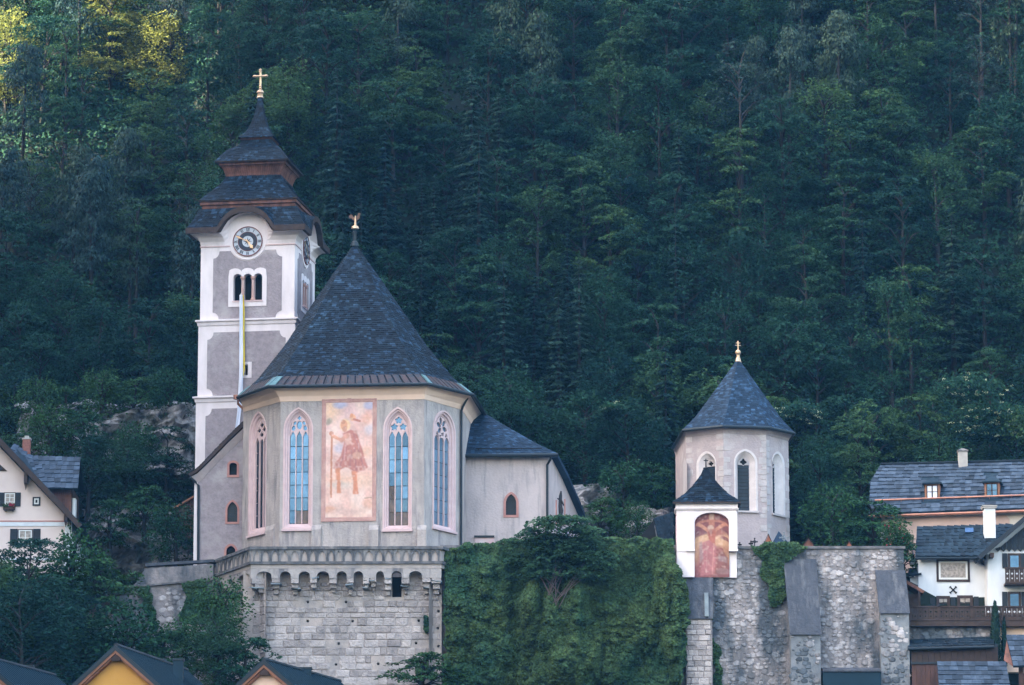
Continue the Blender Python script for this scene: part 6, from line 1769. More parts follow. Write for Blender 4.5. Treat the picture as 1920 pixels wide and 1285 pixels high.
# small white store at the foot of the slope, left
o = thing('store_hut', P(185, 1190, -2), 'small white walled hut with mossy dark roof among trees under the retaining wall', 'hut')
mb = MB(); q = [P(165, 1200, -2), P(205, 1200, -2), P(205, 1167, -2), P(165, 1169, -2)]; mb.prism(q, (0, 4, 0)); mb.build('wall', M['annex'], o)
mb = MB(); slab(mb, P(160, 1169, -2.4), P(209, 1166, -2.4), P(215, 1118, 1.6), P(180, 1118, 1.6), .15); mb.build('roof', M['darkwood'], o)
o = thing('wall_stub', P(360, 1215, -1), 'pale crumbling masonry stub between bushes left of the bastion', 'wall')
mb = MB(); mb.prism([P(347, 1215, -1), P(372, 1215, -1), P(374, 1172, -1), P(360, 1170, -1), P(346, 1172, -1)], (0, 2, 0)); mb.build('wall', M['mortar'], o)

# ================================================================== TERRAIN
def sm(a, b, x):
    t = np.clip((x - a) / (b - a), 0, 1); return t * t * (3 - 2 * t)
ZP = ZT - .5
def fbm(x, y, s, seed=0):
    out = np.zeros_like(x)
    for i in range(x.size): out.flat[i] = mnoise.fractal(V((x.flat[i] / s, y.flat[i] / s, seed)), 1.0, 2.0, 4)
    return out
def height(x, y, rough=True):
    x, y = np.asarray(x, float), np.asarray(y, float)
    b = np.interp(y, [-420, -110, -85, -60, -14, -2.5, 0], [-9, -9, -3, 4, 27.5, 29.5, 29.5])
    left = sm(-24, -30, x)
    plat = ZP - 2.0 * sm(26, 30, x) * (1 - sm(4, 9, y)) - 1.3 * left
    step0 = np.where(x > 26, 2.0, np.where((x < -17.5) & (x > -29), 8.0, 1.2))
    g = b + (plat - b) * sm(0, 1, (y - step0) / 1.5 + .2) * 1.0
    lefty = np.interp(y, [-14, 0, 4], [27.5, 36.5, float(ZP - 1.3)])
    g = np.where((x < -26) & (y > -14) & (y < 3), g * (1 - left) + lefty * left, g)
    hl = np.interp(y, [20, 24, 30, 90, 200, 420], [0, 1.5, 8, 8 + 57, 8 + 57 + 105, 240])
    hr = np.interp(y, [20, 24, 30, 70, 200, 420], [0, 1.5, 8, 8 + 62, 8 + 62 + 140, 300])
    k = sm(-32, -14, x)
    h0 = hl * (1 - k) + hr * k
    g = g + h0
    shade_ridge = np.interp(y + .176 * np.clip(-92 - x, 0, 400), [-420, -160, -60, 50, 55, 57.5, 59.5, 61, 200, 420], [10, 60, 165, 172, 172, 166, 125, 100, 120, 150])  # unseen left ridge added to block the sun, gap lights the corner trees
    g = g + np.clip(shade_ridge - g, 0, 400) * sm(-75, -115, x)
    return g
xs = np.concatenate([np.arange(-400, -160, 20), np.arange(-160, -66, 8), np.arange(-66, 66, 3), np.arange(66, 120, 8), np.arange(120, 401, 20)])
ys = np.concatenate([np.arange(-400, -120, 20), np.arange(-120, -20, 8), np.arange(-20, -2, 3), np.arange(-2, 32, 1.0), np.arange(32, 53, 3), np.arange(53, 65, 1.0), np.arange(65, 130, 3), np.arange(130, 401, 15)])
gx, gy = np.meshgrid(xs, ys)
gz = height(gx, gy)
nz_ = fbm(gx, gy, 22.0)
amp = 2.2 * sm(24, 40, gy) + .4 * (1 - sm(24, 40, gy)) * (gy < -16)
gz = gz + nz_ * amp
nx, ny = len(xs), len(ys)
me = bpy.data.meshes.new('hillside')
idx = np.arange(nx * ny).reshape(ny, nx)
fc = np.stack([idx[:-1, :-1], idx[:-1, 1:], idx[1:, 1:], idx[1:, :-1]], -1).reshape(-1, 4)
def np_mesh(me, v, f):
    v = np.asarray(v, np.float32); f = np.asarray(f, np.int32)
    k = f.shape[1]
    me.vertices.add(len(v)); me.vertices.foreach_set('co', v.ravel())
    me.loops.add(f.size); me.loops.foreach_set('vertex_index', f.ravel())
    me.polygons.add(len(f)); me.polygons.foreach_set('loop_start', np.arange(0, f.size, k, dtype=np.int32))
    try: me.polygons.foreach_set('loop_total', np.full(len(f), k, np.int32))
    except Exception: pass
    me.update(calc_edges=True)
np_mesh(me, np.stack([gx, gy, gz], -1).reshape(-1, 3), fc)
o = link_mesh('hillside', me, M['forest_floor']); o['kind'] = 'structure'
def ground(x, y): return float(height(x, y)) + mnoise.fractal(V((x / 22.0, y / 22.0, 0)), 1.0, 2.0, 4) * float(2.2 * sm(24, 40, y))
mb = MB(); mb.poly((-400, -400, -2), (400, -400, -2), (400, -70, -2), (-400, -70, -2)); o = mb.build('lake', M['water']); o['kind'] = 'structure'
# rock faces
def cliff(name, x0, y0, x1, y1, Y, lean, amp, seed, cell=.3):
    a, b, c_, d = P(x0, y1, Y), P(x1, y1, Y), P(x1, y0, Y + lean), P(x0, y0, Y + lean)
    nx = int((b - a).length / cell) + 2; ny = int((d - a).length / cell) + 2
    vs_ = []
    for j in range(ny):
        for i in range(nx):
            s, t = i / (nx - 1), j / (ny - 1)
            p = a.lerp(b, s).lerp(d.lerp(c_, s), t)
            q = V((p.x * .35, p.y * .35, p.z * .5 + seed))
            n = mnoise.ridged_multi_fractal(q, 1.0, 2.1, 5, 1.0, 2.0)
            n2 = mnoise.fractal(q * 2.3, 1.0, 2.0, 4)
            edge = min(s, 1 - s, t * 2, (1 - t)) * 4
            back_ = max(0, 1 - edge) ** 2 * 5
            vs_.append(p + V((n2 * .5, -amp * (n - .9) * 1.5 - n2 * .6 + back_ + abs(mnoise.noise(q * 7)) * .3, n2 * .4)))
    mb = MB(); mb.add(vs_, [(j * nx + i, j * nx + i + 1, (j + 1) * nx + i + 1, (j + 1) * nx + i) for j in range(ny - 1) for i in range(nx - 1)])
    o = mb.build(name, M['rock']); o['kind'] = 'structure'; return o
cliff('cliff', 20, 735, 400, 905, 21.5, 3.0, 1.0, 1)
cliff('cliff', 140, 930, 385, 1085, 12.5, 3.5, 1.1, 5)
cliff('cliff', 1060, 890, 1165, 1050, 15, 3, 1.0, 9)
cliff('cliff', 1165, 935, 1262, 1040, 13, 2.5, .9, 13)
cliff('cliff', 1560, 430, 1700, 520, 54, 6, 1.2, 17)
cliff('cliff', 1850, 400, 1960, 520, 54, 6, 1.5, 21)

# ================================================================== TREES
def leaf_mesh(name, c, ax_, nrm, L, W, m):
    """diamond leaves: centre, long axis, normal, length, width"""
    ax_ = ax_ / np.linalg.norm(ax_, axis=1, keepdims=True)
    sd = np.cross(nrm, ax_); sd /= np.linalg.norm(sd, axis=1, keepdims=True) + 1e-9
    L = L[:, None]; W = W[:, None]
    nn = np.cross(ax_, sd)
    p0 = c - ax_ * L * .5; p1 = c + sd * W * .5 + ax_ * L * .05 - nn * W * .15; p2 = c + ax_ * L * .5; p3 = c - sd * W * .5 + ax_ * L * .05 - nn * W * .15
    v = np.stack([p0, p1, p2, p3], 1).reshape(-1, 3)
    me = bpy.data.meshes.new(name); np_mesh(me, v, np.arange(len(v)).reshape(-1, 4))
    if m is not None: me.materials.append(m)
    return me
def tube_mesh(name, paths, m):
    mb = MB()
    for path, r in paths: mb.tube(path, r, 6)
    me = mb.mesh(name); me.materials.append(m)
    for p_ in me.polygons: p_.use_smooth = True
    return me
def rs(seed): return np.random.RandomState(seed)
def broad(seed, H=10.5, Rm=3.0, base=.14, npad=66, nl=125, lf='broad', leaf=(.22, .15), pad=(.75, 1.45), droop=.32, layered=True, squash=1.0):
    r = rs(seed); C_, A_, N_ = [], [], []; paths = []
    top = H * .82
    bend = r.uniform(-.5, .5, 2)
    def tr(h): return V((bend[0] * (h / H) ** 2, bend[1] * (h / H) ** 2, h))
    paths.append(([tr(-1.5), tr(0), tr(H * .3), tr(H * .6), tr(top)], [.26, .2, .15, .1, .03]))
    for i in range(npad):
        f = r.rand() ** .8
        h = H * (base + (1 - base) * f)
        q = (h / H - base) / (1 - base)
        Rr = Rm * math.sqrt(max(.02, 1 - ((q - .42) / .62) ** 2)) if q > .0 else .3
        a = r.rand() * 2 * PI; d = Rr * (r.rand() ** .45)
        c = np.array([math.cos(a) * d, math.sin(a) * d, h]) + np.array([*bend, 0]) * (h / H) ** 2
        pr = r.uniform(*pad) * (1 - .35 * q)
        n = int(nl * (pr / 1.0) ** 1.5)
        rr = np.sqrt(r.rand(n)) * pr; t = r.rand(n) * 2 * PI
        out = np.array([math.cos(a), math.sin(a), 0])
        off = np.stack([np.cos(t) * rr, np.sin(t) * rr, (-droop * (rr / pr) ** 2 * pr + r.randn(n) * (.07 if layered else .38)) * squash], 1)
        off += out[None] * (r.rand(n)[:, None] * .3)
        off[:, 2] -= (off @ out) * .18
        C_.append(c + off)
        ax_ = np.stack([np.cos(t), np.sin(t), -.35 + .4 * r.randn(n)], 1) + out * .6
        A_.append(ax_)
        nn = r.randn(n, 3) * (.45 if layered else .8) + np.array([0, 0, 1.0]) + out * .45
        N_.append(nn)
        if i % 4 == 0 and d > .6:
            b0 = max(.15 * H, h - d * .8)
            paths.append(([tr(min(b0, top)), (V(tr(min(b0, top))) + V(c)) / 2 + V((0, 0, .25)), V(c) - V((0, 0, .1))], [.08, .05, .015]))
    C_, A_, N_ = np.concatenate(C_), np.concatenate(A_), np.concatenate(N_)
    n = len(C_); s = r.uniform(.6, 1.35, n)
    return leaf_mesh('crown', C_, A_, N_, leaf[0] * s, leaf[1] * s, LF[lf]), tube_mesh('trunk', paths, M['bark'])
def spruce(seed, H=13, Rb=2.1, lf='blue', base=.1, droopy=.5, n_lev=30, hang=.5, leaf=(.42, .15)):
    r = rs(seed); C_, A_, N_ = [], [], []
    paths = [([V((0, 0, -1.5)), V((0, 0, H * .5)), V((0, 0, H * .98))], [.22, .13, .02])]
    for k in range(n_lev):
        q = (k + r.rand() * .6) / n_lev
        h = H * (base + (1 - base) * q)
        Lb = Rb * (1 - q) ** .75 * r.uniform(.75, 1.15) + .12
        nb = r.randint(6, 9); a0 = r.rand() * 6.28
        for b in range(nb):
            if r.rand() < .08: continue
            a = a0 + b * 2 * PI / nb + r.uniform(-.25, .25); L = Lb * r.uniform(.7, 1.12)
            n = max(4, int(15 * L))
            t = r.rand(n) ** .7
            u = np.array([math.cos(a), math.sin(a), 0]); w_ = np.array([-math.sin(a), math.cos(a), 0])
            sp = r.uniform(-1, 1, n) * (.34 * L * (1 - t * .6) * .8)
            z = -droopy * L * t ** 1.4 + .16 * L * t ** 3 + r.randn(n) * .05
            C_.append(np.array([0, 0, h]) + u * (t * L)[:, None] + w_ * sp[:, None] + np.array([0, 0, 1]) * (z - abs(sp) * .3)[:, None])
            A_.append(u * (.7) + w_ * (np.sign(sp) * .8)[:, None] + np.array([0, 0, -1]) * (hang * r.uniform(.4, 1.4, n))[:, None])
            N_.append(np.array([0, 0, 1.0]) + r.randn(n, 3) * .35 + u * .35)
    C_, A_, N_ = np.concatenate(C_), np.concatenate(A_), np.concatenate(N_)
    s = r.uniform(.7, 1.3, len(C_))
    return leaf_mesh('crown', C_, A_, N_, leaf[0] * s, leaf[1] * s, LF[lf]), tube_mesh('trunk', paths, M['bark'])
def weeping(seed, H=12.5, Rm=2.0, lf='grey', base=.35, npad=60):
    """tall slender tree with a long bare trunk and hanging sprays"""
    r = rs(seed); C_, A_, N_ = [], [], []
    bx_, by_ = r.uniform(-.5, .5, 2)
    def tr(h): return V((bx_ * (h / H) ** 2, by_ * (h / H) ** 2, h))
    paths = [([tr(-1.5), tr(H * .3), tr(H * .6), tr(H * .95)], [.2, .15, .11, .02])]
    for i in range(npad):
        q = r.rand() ** .85; h = H * (base + (1 - base) * q)
        Rr = Rm * (1 - q) ** .5 * (.55 + .45 * min(1, q * 4)) + .15
        a = r.rand() * 2 * PI; d = Rr * r.rand() ** .5
        n = 60
        t = r.rand(n); pr = r.uniform(.5, 1.0)
        th = r.rand(n) * 2 * PI; rr = np.sqrt(r.rand(n)) * pr
        c = np.array([math.cos(a) * d, math.sin(a) * d, h]) + np.array(tr(h)) * [1, 1, 0]
        C_.append(c + np.stack([np.cos(th) * rr, np.sin(th) * rr, -t * .9 * rr / pr * 1.1 + r.randn(n) * .08], 1))
        A_.append(np.stack([np.cos(th) * .5, np.sin(th) * .5, -1.0 + .3 * r.randn(n)], 1))
        N_.append(np.stack([np.cos(th), np.sin(th), .6 + 0 * th], 1) + r.randn(n, 3) * .4)
        if i % 5 == 0: paths.append(([tr(h - .5), V(c)], [.05, .012]))
    C_, A_, N_ = np.concatenate(C_), np.concatenate(A_), np.concatenate(N_)
    s = r.uniform(.6, 1.3, len(C_))
    return leaf_mesh('crown', C_, A_, N_, .30 * s, .13 * s, LF[lf]), tube_mesh('trunk', paths, M['bark'])
KIND = {
 'layered': ('broadleaf_tree', 'layered broadleaf tree', [broad(1), broad(2, 9.5, 3.2, .12, 72), broad(3, 11.5, 2.9, .16, 72), broad(16, 10, 3.1, .1, 60, 150, layered=False, pad=(.6, 1.1)), broad(17, 11, 3.0, .15, 70, droop=.6)]),
 'round': ('broadleaf_tree', 'round bushy tree', [broad(4, 8.5, 2.9, .1, 85, 120, layered=False, pad=(.7, 1.2)), broad(5, 9.5, 2.7, .12, 85, 120, layered=False)]),
 'bright': ('broadleaf_tree', 'tree with sun-tinted leaf colour', [broad(24, 8.5, 2.9, .12, 80, 130, 'young', layered=False, pad=(.7, 1.2)), broad(25, 9.5, 2.8, .15, 70, 130, 'young')]),
 'slim': ('broadleaf_tree', 'slim broadleaf', [broad(6, 13.5, 2.0, .5, 48, 62, 'broad', pad=(.6, 1.1)), broad(7, 14.5, 2.2, .52, 52, 62, 'grey', pad=(.6, 1.1), droop=.5)]),
 'spruce': ('spruce_tree', 'dark spruce', [spruce(8), spruce(9, 15, 2.2), spruce(10, 11.5, 2.0, droopy=.35)]),
 'weeping': ('larch_tree', 'drooping grey-green larch', [weeping(11), weeping(12, 14, 2.2, base=.42), weeping(13, 11.5, 1.9, base=.28)]),
 'shrub': ('shrub', 'dense leafy shrub', [broad(14, 4.2, 2.1, .03, 60, 120, 'bush', pad=(.55, .95), layered=False), broad(15, 3.6, 2.3, .03, 60, 120, 'bush', pad=(.55, .95))]),
}
TREES = []          # (object, base label)
def plant(kind, x, y, z, s, group=None, label=None, sx=None, var=None):
    nm, desc, vars_ = KIND[kind]
    cr, tk = vars_[R.randrange(len(vars_)) if var is None else var]
    o = bpy.data.objects.new(nm, None); o.empty_display_size = .3; COL.objects.link(o)
    o.location = (x, y, z); o.rotation_euler = (0, 0, R.uniform(0, 6.28)); s2 = sx or s
    o.scale = (s2 * R.uniform(.92, 1.08), s2 * R.uniform(.92, 1.08), s * R.uniform(.95, 1.05))
    for me_, n_ in ((tk, 'trunk'), (cr, 'crown')):
        c = bpy.data.objects.new(n_, me_); COL.objects.link(c); c.parent = o
    o['category'] = 'shrub' if kind == 'shrub' else 'tree'
    if group: o['group'] = group
    hh = {'layered': 10.5, 'round': 9, 'bright': 9, 'slim': 14, 'spruce': 13, 'weeping': 12.5, 'shrub': 4}[kind] * s
    px, py = proj((x, y, z + hh * .7))
    if label: o['label'] = label
    else:
        size = 'tall ' if s > 1.06 else ('young ' if s < .82 else '')
        row = 'near the upper edge' if py < 110 else 'high on the slope' if py < 290 else 'mid slope' if py < 480 else 'low on the slope' if py < 680 else 'at the slope foot'
        col_ = 'left of the clock tower' if px < 350 else 'around the clock tower' if px < 640 else 'behind the choir roof' if px < 900 else 'between church and chapel' if px < 1230 else 'above the chapel' if px < 1530 else 'above the right houses'
        TREES.append((o, size + desc, row + ' ' + col_, px))
    return o
RT = random.Random(21)
def pick(px, py):
    q = RT.random()
    if px < 360 and py < 520: w_ = {'weeping': .38, 'slim': .24, 'layered': .3, 'spruce': .08}
    elif px < 380: w_ = {'round': .45, 'layered': .45, 'slim': .1}
    elif 600 < px < 1080 and py > 270: w_ = {'spruce': .5, 'layered': .42, 'weeping': .08}
    elif px > 1280 and py < 430: w_ = {'layered': .64, 'weeping': .12, 'slim': .10, 'round': .14}
    elif py < 270: w_ = {'layered': .66, 'weeping': .16, 'round': .16, 'slim': .02}
    else: w_ = {'layered': .62, 'round': .26, 'spruce': .12}
    for k, v in w_.items():
        q -= v
        if q <= 0: return k
    return 'layered'
cnt = 0
yy_ = 26.0
row_ = 0
while yy_ < 92:
    step = 4.8
    hwid = 960 / FPX * (yy_ + DIST) + 4
    n = int(2 * hwid / step)
    for i in range(n + 1):
        x = -hwid + (i + .5 * (row_ % 2)) * 2 * hwid / n + RT.uniform(-1.4, 1.4)
        y = yy_ + RT.uniform(-1.3, 1.3)
        z = ground(x, y)
        px, py = proj((x, y, z + 6))
        if RT.random() > (.60 if x < -24 else .70 if x < -14 else .84) * (.8 if y < 34 else 1): continue
        if px < 395 and 26 <= y < 27.6: continue
        # hidden behind the church, tower or chapel
        if 400 < px < 540 and py > 470: continue
        if 540 < px < 800 and py > 760: continue
        if py < -150 or (x < -43 and y > 58) or (-43 < x < -27 and 69 < y < 79): continue
        k = pick(px, py)
        s = RT.uniform(.72, 1.15)
        if k in ('slim', 'weeping'): s = RT.uniform(.8, 1.1)
        plant(k, x, y, z - .3, s, 'trees on the wooded slope'); cnt += 1
    yy_ += 2.15
    row_ += 1
# undergrowth that closes the gaps between the trunks
r = rs(99); n = 200000
ux = r.uniform(-50, 50, n); uy = r.uniform(24, 86, n)
uz = height(ux, uy)
uz = uz + np.array([mnoise.fractal(V((a / 22.0, b / 22.0, 0)), 1.0, 2.0, 4) for a, b in zip(ux, uy)]) * 2.2 * sm(24, 40, uy)
clp = np.array([mnoise.noise(V((a * .8, b * .8, 3))) for a, b in zip(ux, uy)])
kp = clp > -.6
ux, uy, uz, clp = ux[kp], uy[kp], uz[kp], clp[kp]; n = len(ux)
uc = np.stack([ux, uy, uz + r.rand(n) * (.5 + 1.3 * np.clip(clp + .2, 0, 1))], 1)
me = leaf_mesh('undergrowth', uc, r.randn(n, 3) + [0, -.6, -.3], r.randn(n, 3) * .5 + [0, -.5, 1],       .46 * r.uniform(.6, 1.3, n), .30 * r.uniform(.6, 1.3, n), mat('undergrowth_leaf', (.014, .046, .032), .8, (.022, .060, .034), .4, isl=.4, spec=.05))
o = link_mesh('undergrowth', me, None); tag(o, 'dark low undergrowth covering the wooded slope between the trees', 'undergrowth', kind='stuff')
print('slope trees', cnt)
for k, px, Y, s, lb, var in (
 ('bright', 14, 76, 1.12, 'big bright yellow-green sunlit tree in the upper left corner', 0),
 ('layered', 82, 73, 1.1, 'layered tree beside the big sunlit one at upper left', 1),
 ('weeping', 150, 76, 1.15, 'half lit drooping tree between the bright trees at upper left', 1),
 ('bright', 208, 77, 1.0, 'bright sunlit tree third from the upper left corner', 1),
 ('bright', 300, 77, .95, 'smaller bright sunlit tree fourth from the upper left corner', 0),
 ('layered', 8, 84, 1.0, 'layered tree farthest up in the upper left corner', 0),
 ('round', 48, 86, 1.1, 'round tree farthest up beside the upper left corner', 1),
 ('layered', 100, 85, 1.0, 'layered tree high behind the bright corner tree', 2),
 ('round', 150, 87, 1.1, 'bushy tree at the upper edge right of the corner trees', 0),
 ('layered', 190, 84, 1.0, 'layered tree at the upper edge behind the third bright tree', 4),
 ('weeping', 415, 73, 1.1, 'drooping larch directly above the tower cross at the upper edge', 0),
 ('layered', 455, 71, 1.05, 'layered tree just right above the tower cross', 2),
 ('round', 500, 72, 1.1, 'bushy tree right above the tower cross at the upper edge', 0),
 ('layered', 430, 77, 1.0, 'layered tree behind the larch above the tower cross', 1),
 ('weeping', 322, 78, 1.2, 'drooping sunlit tree at the upper edge left of the tower cross', 0)):
    plant(k, X(px, Y, 60), Y, ground(X(px, Y, 60), Y) - .3, s, None, lb, None, var)
# trees and shrubs placed one by one: kind, px, py of the foot, depth, scale
def at(kind, px, pyf, Y, s, label, sx=None, var=None, group=None):
    p = P(px, pyf, Y); return plant(kind, p.x, p.y, p.z, s, group, label, sx, var)
one = [
 ('round', 1098, 905, 24, .80, 'round bright green tree just right of the annex roof', 1.0, 0),
 ('round', 955, 905, 25, .88, 'bushy tree rising straight behind the annex roof ridge', .95, 1),
 ('round', 1180, 940, 23, .85, 'dark bushy tree between rock outcrop and chapel roof', 1.0, 1),
 ('shrub', 1170, 985, 18, 1.1, 'dark shrub hanging over the pale rock left of the chapel', None, 0),
 ('shrub', 1225, 950, 18, .9, 'shrub in shade against the chapel left wall', None, 1),
 ('layered', 40, 960, 14, .62, 'broad tree behind the pink house chimney', 1.0, 1),
 ('round', 165, 955, 17, .62, 'dark tree right of the pink house shingle wing', .8, 0),
 ('round', 235, 970, 16.5, .6, 'dark tree below the left cliff, middle of three', .85, 1),
 ('layered', 310, 960, 17, .62, 'dark tree below the left cliff, next to the tower base', .85, 0),
 ('shrub', 330, 1050, 9.5, .9, 'shrub at the foot of the brown shed', None, 0),
 ('shrub', 205, 1020, 11.5, .9, 'shrub on the grey rocks right of the pink house', None, 1),
 ('shrub', 270, 985, 12, .8, 'shrub on top of the grey rocks left of the shed', None, 1),
 ('layered', 45, 1235, -6, .86, 'leafy tree in front of the pink house shuttered window', .95, 1),
 ('round', -20, 1290, -9, .95, 'dark bushy tree cut by the lower left edge', 1.1, 0),
 ('round', 110, 1315, -8, .82, 'bushy tree behind the ochre gable, left side', 1.05, 1),
 ('shrub', 185, 1148, .5, 1.0, 'wide shrub spilling over the retaining wall top, right part', 1.25, 1),
 ('shrub', 130, 1160, .0, 1.3, 'wide shrub under the pink house corner', 1.25, 0),
 ('shrub', 90, 1215, -3, 1.2, 'dark shrub below the wide shrub under the pink house', 1.3, 1),
 ('round', 40, 1330, -14, .9, 'dark round tree behind the lower left dark roof', 1.1, 1),
 ('shrub', 140, 1255, -6, .8, 'shrub left of the ochre gable under the white hut', 1.3, 0),
 ('shrub', 60, 1165, -1, 1.0, 'broad shrub at the pink house foot', 1.4, 1),
 ('shrub', 10, 1165, -2, 1.0, 'shrub at the left edge below the pink house', 1.3, 0),
 ('shrub', 240, 1290, -6, 1.3, 'shrub directly behind the ochre house ridge', 1.3, 0),
 ('shrub', 300, 1290, -5, 1.05, 'shrub left of the crumbling masonry stub', 1.2, 1),
 ('round', 405, 1310, -7, .62, 'bushy tree against the left foot of the bastion', .72, 1),
 ('shrub', 415, 1215, -3.5, 1.1, 'dark shrub on the bastion corner under the corbels', .9, 0),
 ('shrub', 455, 1300, -8, 1.0, 'loose shrub behind the cream gable ridge', 1.1, 1),
 ('shrub', 350, 1262, -4.5, .85, 'shrub right of the ochre house roof chimney', .9, 0),
 ('shrub', 1682, 1045, 4.5, .62, 'dark rose bush against the peach house wall', .62, 0),
 ('shrub', 1640, 1030, 9.5, 1.0, 'green shrub behind the cemetery wall left of the peach house', None, 1),
 ('shrub', 1560, 1035, 10, 1.1, 'green shrub behind the cemetery wall right of the chapel', None, 0),
 ('round', 1540, 1010, 18, .8, 'dark tree beside the right chapel wall', None, 1),
 ('layered', 1615, 1010, 19, .85, 'dark tree at the left end of the silver shingle roof', None, 0),
 ('shrub', 1690, 1075, 4, .8, 'shrub in the gap between cemetery wall and white house', .6, 1),
 ('shrub', 70, 795, 24.5, .8, 'shrub hanging over the left end of the pale cliff', None, 0),
 ('shrub', 125, 785, 24.5, .7, 'second shrub along the top of the left cliff', None, 1),
 ('shrub', 190, 790, 24.2, .9, 'third shrub along the top of the left cliff', None, 0),
 ('shrub', 250, 780, 24.6, .8, 'fourth shrub on the cliff top, nearer the tower', None, 1),
 ('shrub', 320, 775, 24.6, .8, 'shrub on the cliff top right beside the tower', None, 0),
 ('shrub', 160, 850, 19.5, .9, 'shrub growing in front of the left cliff middle', None, 1),
 ('shrub', 90, 865, 19.5, 1.0, 'shrub in front of the left cliff above the house chimney', None, 0),
 ('shrub', 255, 880, 19, .8, 'shrub in front of the left cliff near the tower base', None, 0),
 ('shrub', 1125, 1000, 13.5, .7, 'shrub on the pale rock right of the annex', None, 1),
 ('shrub', 1195, 1010, 12, .6, 'shrub before the dark grave hut rock', None, 0),
 ('shrub', 790, 1300, -4.5, .75, 'ivy covered shrub at the right foot of the bastion', 1.1, 1),
]
for k, px, pyf, Y, s, lb, sx, var in one: at(k, px, pyf, Y, s, lb, sx, var)
# elder with pale blossom heads on the slope: shrubs with white umbels
def umbels(px, py, Y, n, w_, h_, label):
    o = thing('flowering_elder', P(px, py + h_, Y), label, 'shrub')
    r = rs(int(px)); nl = 3500
    C_ = np.stack([r.randn(nl) * w_ * .45, r.randn(nl) * .7, r.randn(nl) * h_ * .4], 1) * pm(Y) * np.array([1, 1 / pm(Y), 1]) + np.array(P(px, py, Y))
    me = leaf_mesh('foliage', C_ - np.array(OFF[o.name]), r.randn(nl, 3) + [0, 0, -.3], r.randn(nl, 3) * .5 + [0, -.5, 1], .28 * r.uniform(.6, 1.2, nl), .17 * r.uniform(.6, 1.2, nl), LF['broad'])
    link_mesh('foliage', me, None, o)
    C2 = []
    for k in range(n):
        c = np.array([r.randn() * w_ * .5, 0, r.randn() * h_ * .45]) * pm(Y) + np.array(P(px, py, Y)) + [0, -1.1, 0]
        C2.append(c + r.randn(9, 3) * [.10, .05, .05])
    C2 = np.concatenate(C2); m_ = len(C2)
    me = leaf_mesh('blossom', C2 - np.array(OFF[o.name]), r.randn(m_, 3), r.randn(m_, 3) * .3 + [0, -.6, 1], np.full(m_, .1), np.full(m_, .1), M['blossom']); link_mesh('blossom', me, None, o)
M['blossom'] = mat('cream_blossom', (.26, .30, .19), .8)
for i, (px, py, n, w_, h_) in enumerate(((1810, 730, 24, 60, 30), (1860, 780, 26, 70, 25), (1840, 810, 20, 50, 20), (1500, 775, 20, 40, 20), (1905, 800, 14, 30, 30), (1148, 768, 16, 20, 8))):
    umbels(px, py, 25 if px > 1300 else 21, n, w_, h_, ['elder with pale blossom high above the right house chimney', 'broad elder with cream blossom over the right chimney', 'lower elder with cream blossom behind the silver roof', 'elder with pale blossom at the right of the chapel roof', 'elder with few blossoms at the right edge above the roof', 'pale blossom twig right of the round bright tree'][i])
# roses on the rose bush
o = thing('rose', P(1680, 1000, 4), 'deep red roses dotted over the dark bush by the peach wall', 'flowers')
r = rs(5); n = 34
C_ = np.stack([r.uniform(1655, 1708, n), r.uniform(985, 1050, n)], 1)
C_ = np.array([list(P(a, b, 3.3)) for a, b in C_]); me = leaf_mesh('petals', C_ - np.array(OFF[o.name]), r.randn(n, 3), r.randn(n, 3) + [0, -1.5, .5], np.full(n, .14), np.full(n, .14), M['red']); link_mesh('petals', me, None, o)
# cypresses by the terrace
def cypress(px, y0, y1, wpx, Y, label):
    o = thing('cypress', P(px, y1, Y), label, 'tree')
    r = rs(int(px)); H = (P(px, y0, Y) - P(px, y1, Y)).z; W_ = wpx * pm(Y) / 2
    n = 2600; q = r.rand(n); a = r.rand(n) * 6.28; d = W_ * np.sqrt(np.clip(1 - q, 0, 1)) * np.minimum(1, q * 6 + .4) * (r.rand(n) ** .35)
    C_ = np.stack([np.cos(a) * d, np.sin(a) * d, q * H], 1)
    A_ = np.stack([np.cos(a) * .35, np.sin(a) * .35, np.ones(n)], 1) + r.randn(n, 3) * .25
    me = leaf_mesh('crown', C_, A_, np.stack([np.cos(a), np.sin(a), .3 + 0 * a], 1) + r.randn(n, 3) * .3, .24 * r.uniform(.6, 1.3, n), .1 * r.uniform(.6, 1.3, n), LF['blue']); link_mesh('crown', me, None, o)
    mb = MB(); mb.tube([P(px, y1 + 30, Y), P(px, y0 + 30, Y)], .06, 6); mb.build('trunk', M['bark'], o)
cypress(1868, 1128, 1262, 28, -.8, 'slim dark cypress standing before the terrace railing')
cypress(1884, 1155, 1250, 14, -.6, 'shorter cypress tucked right of the slim one')

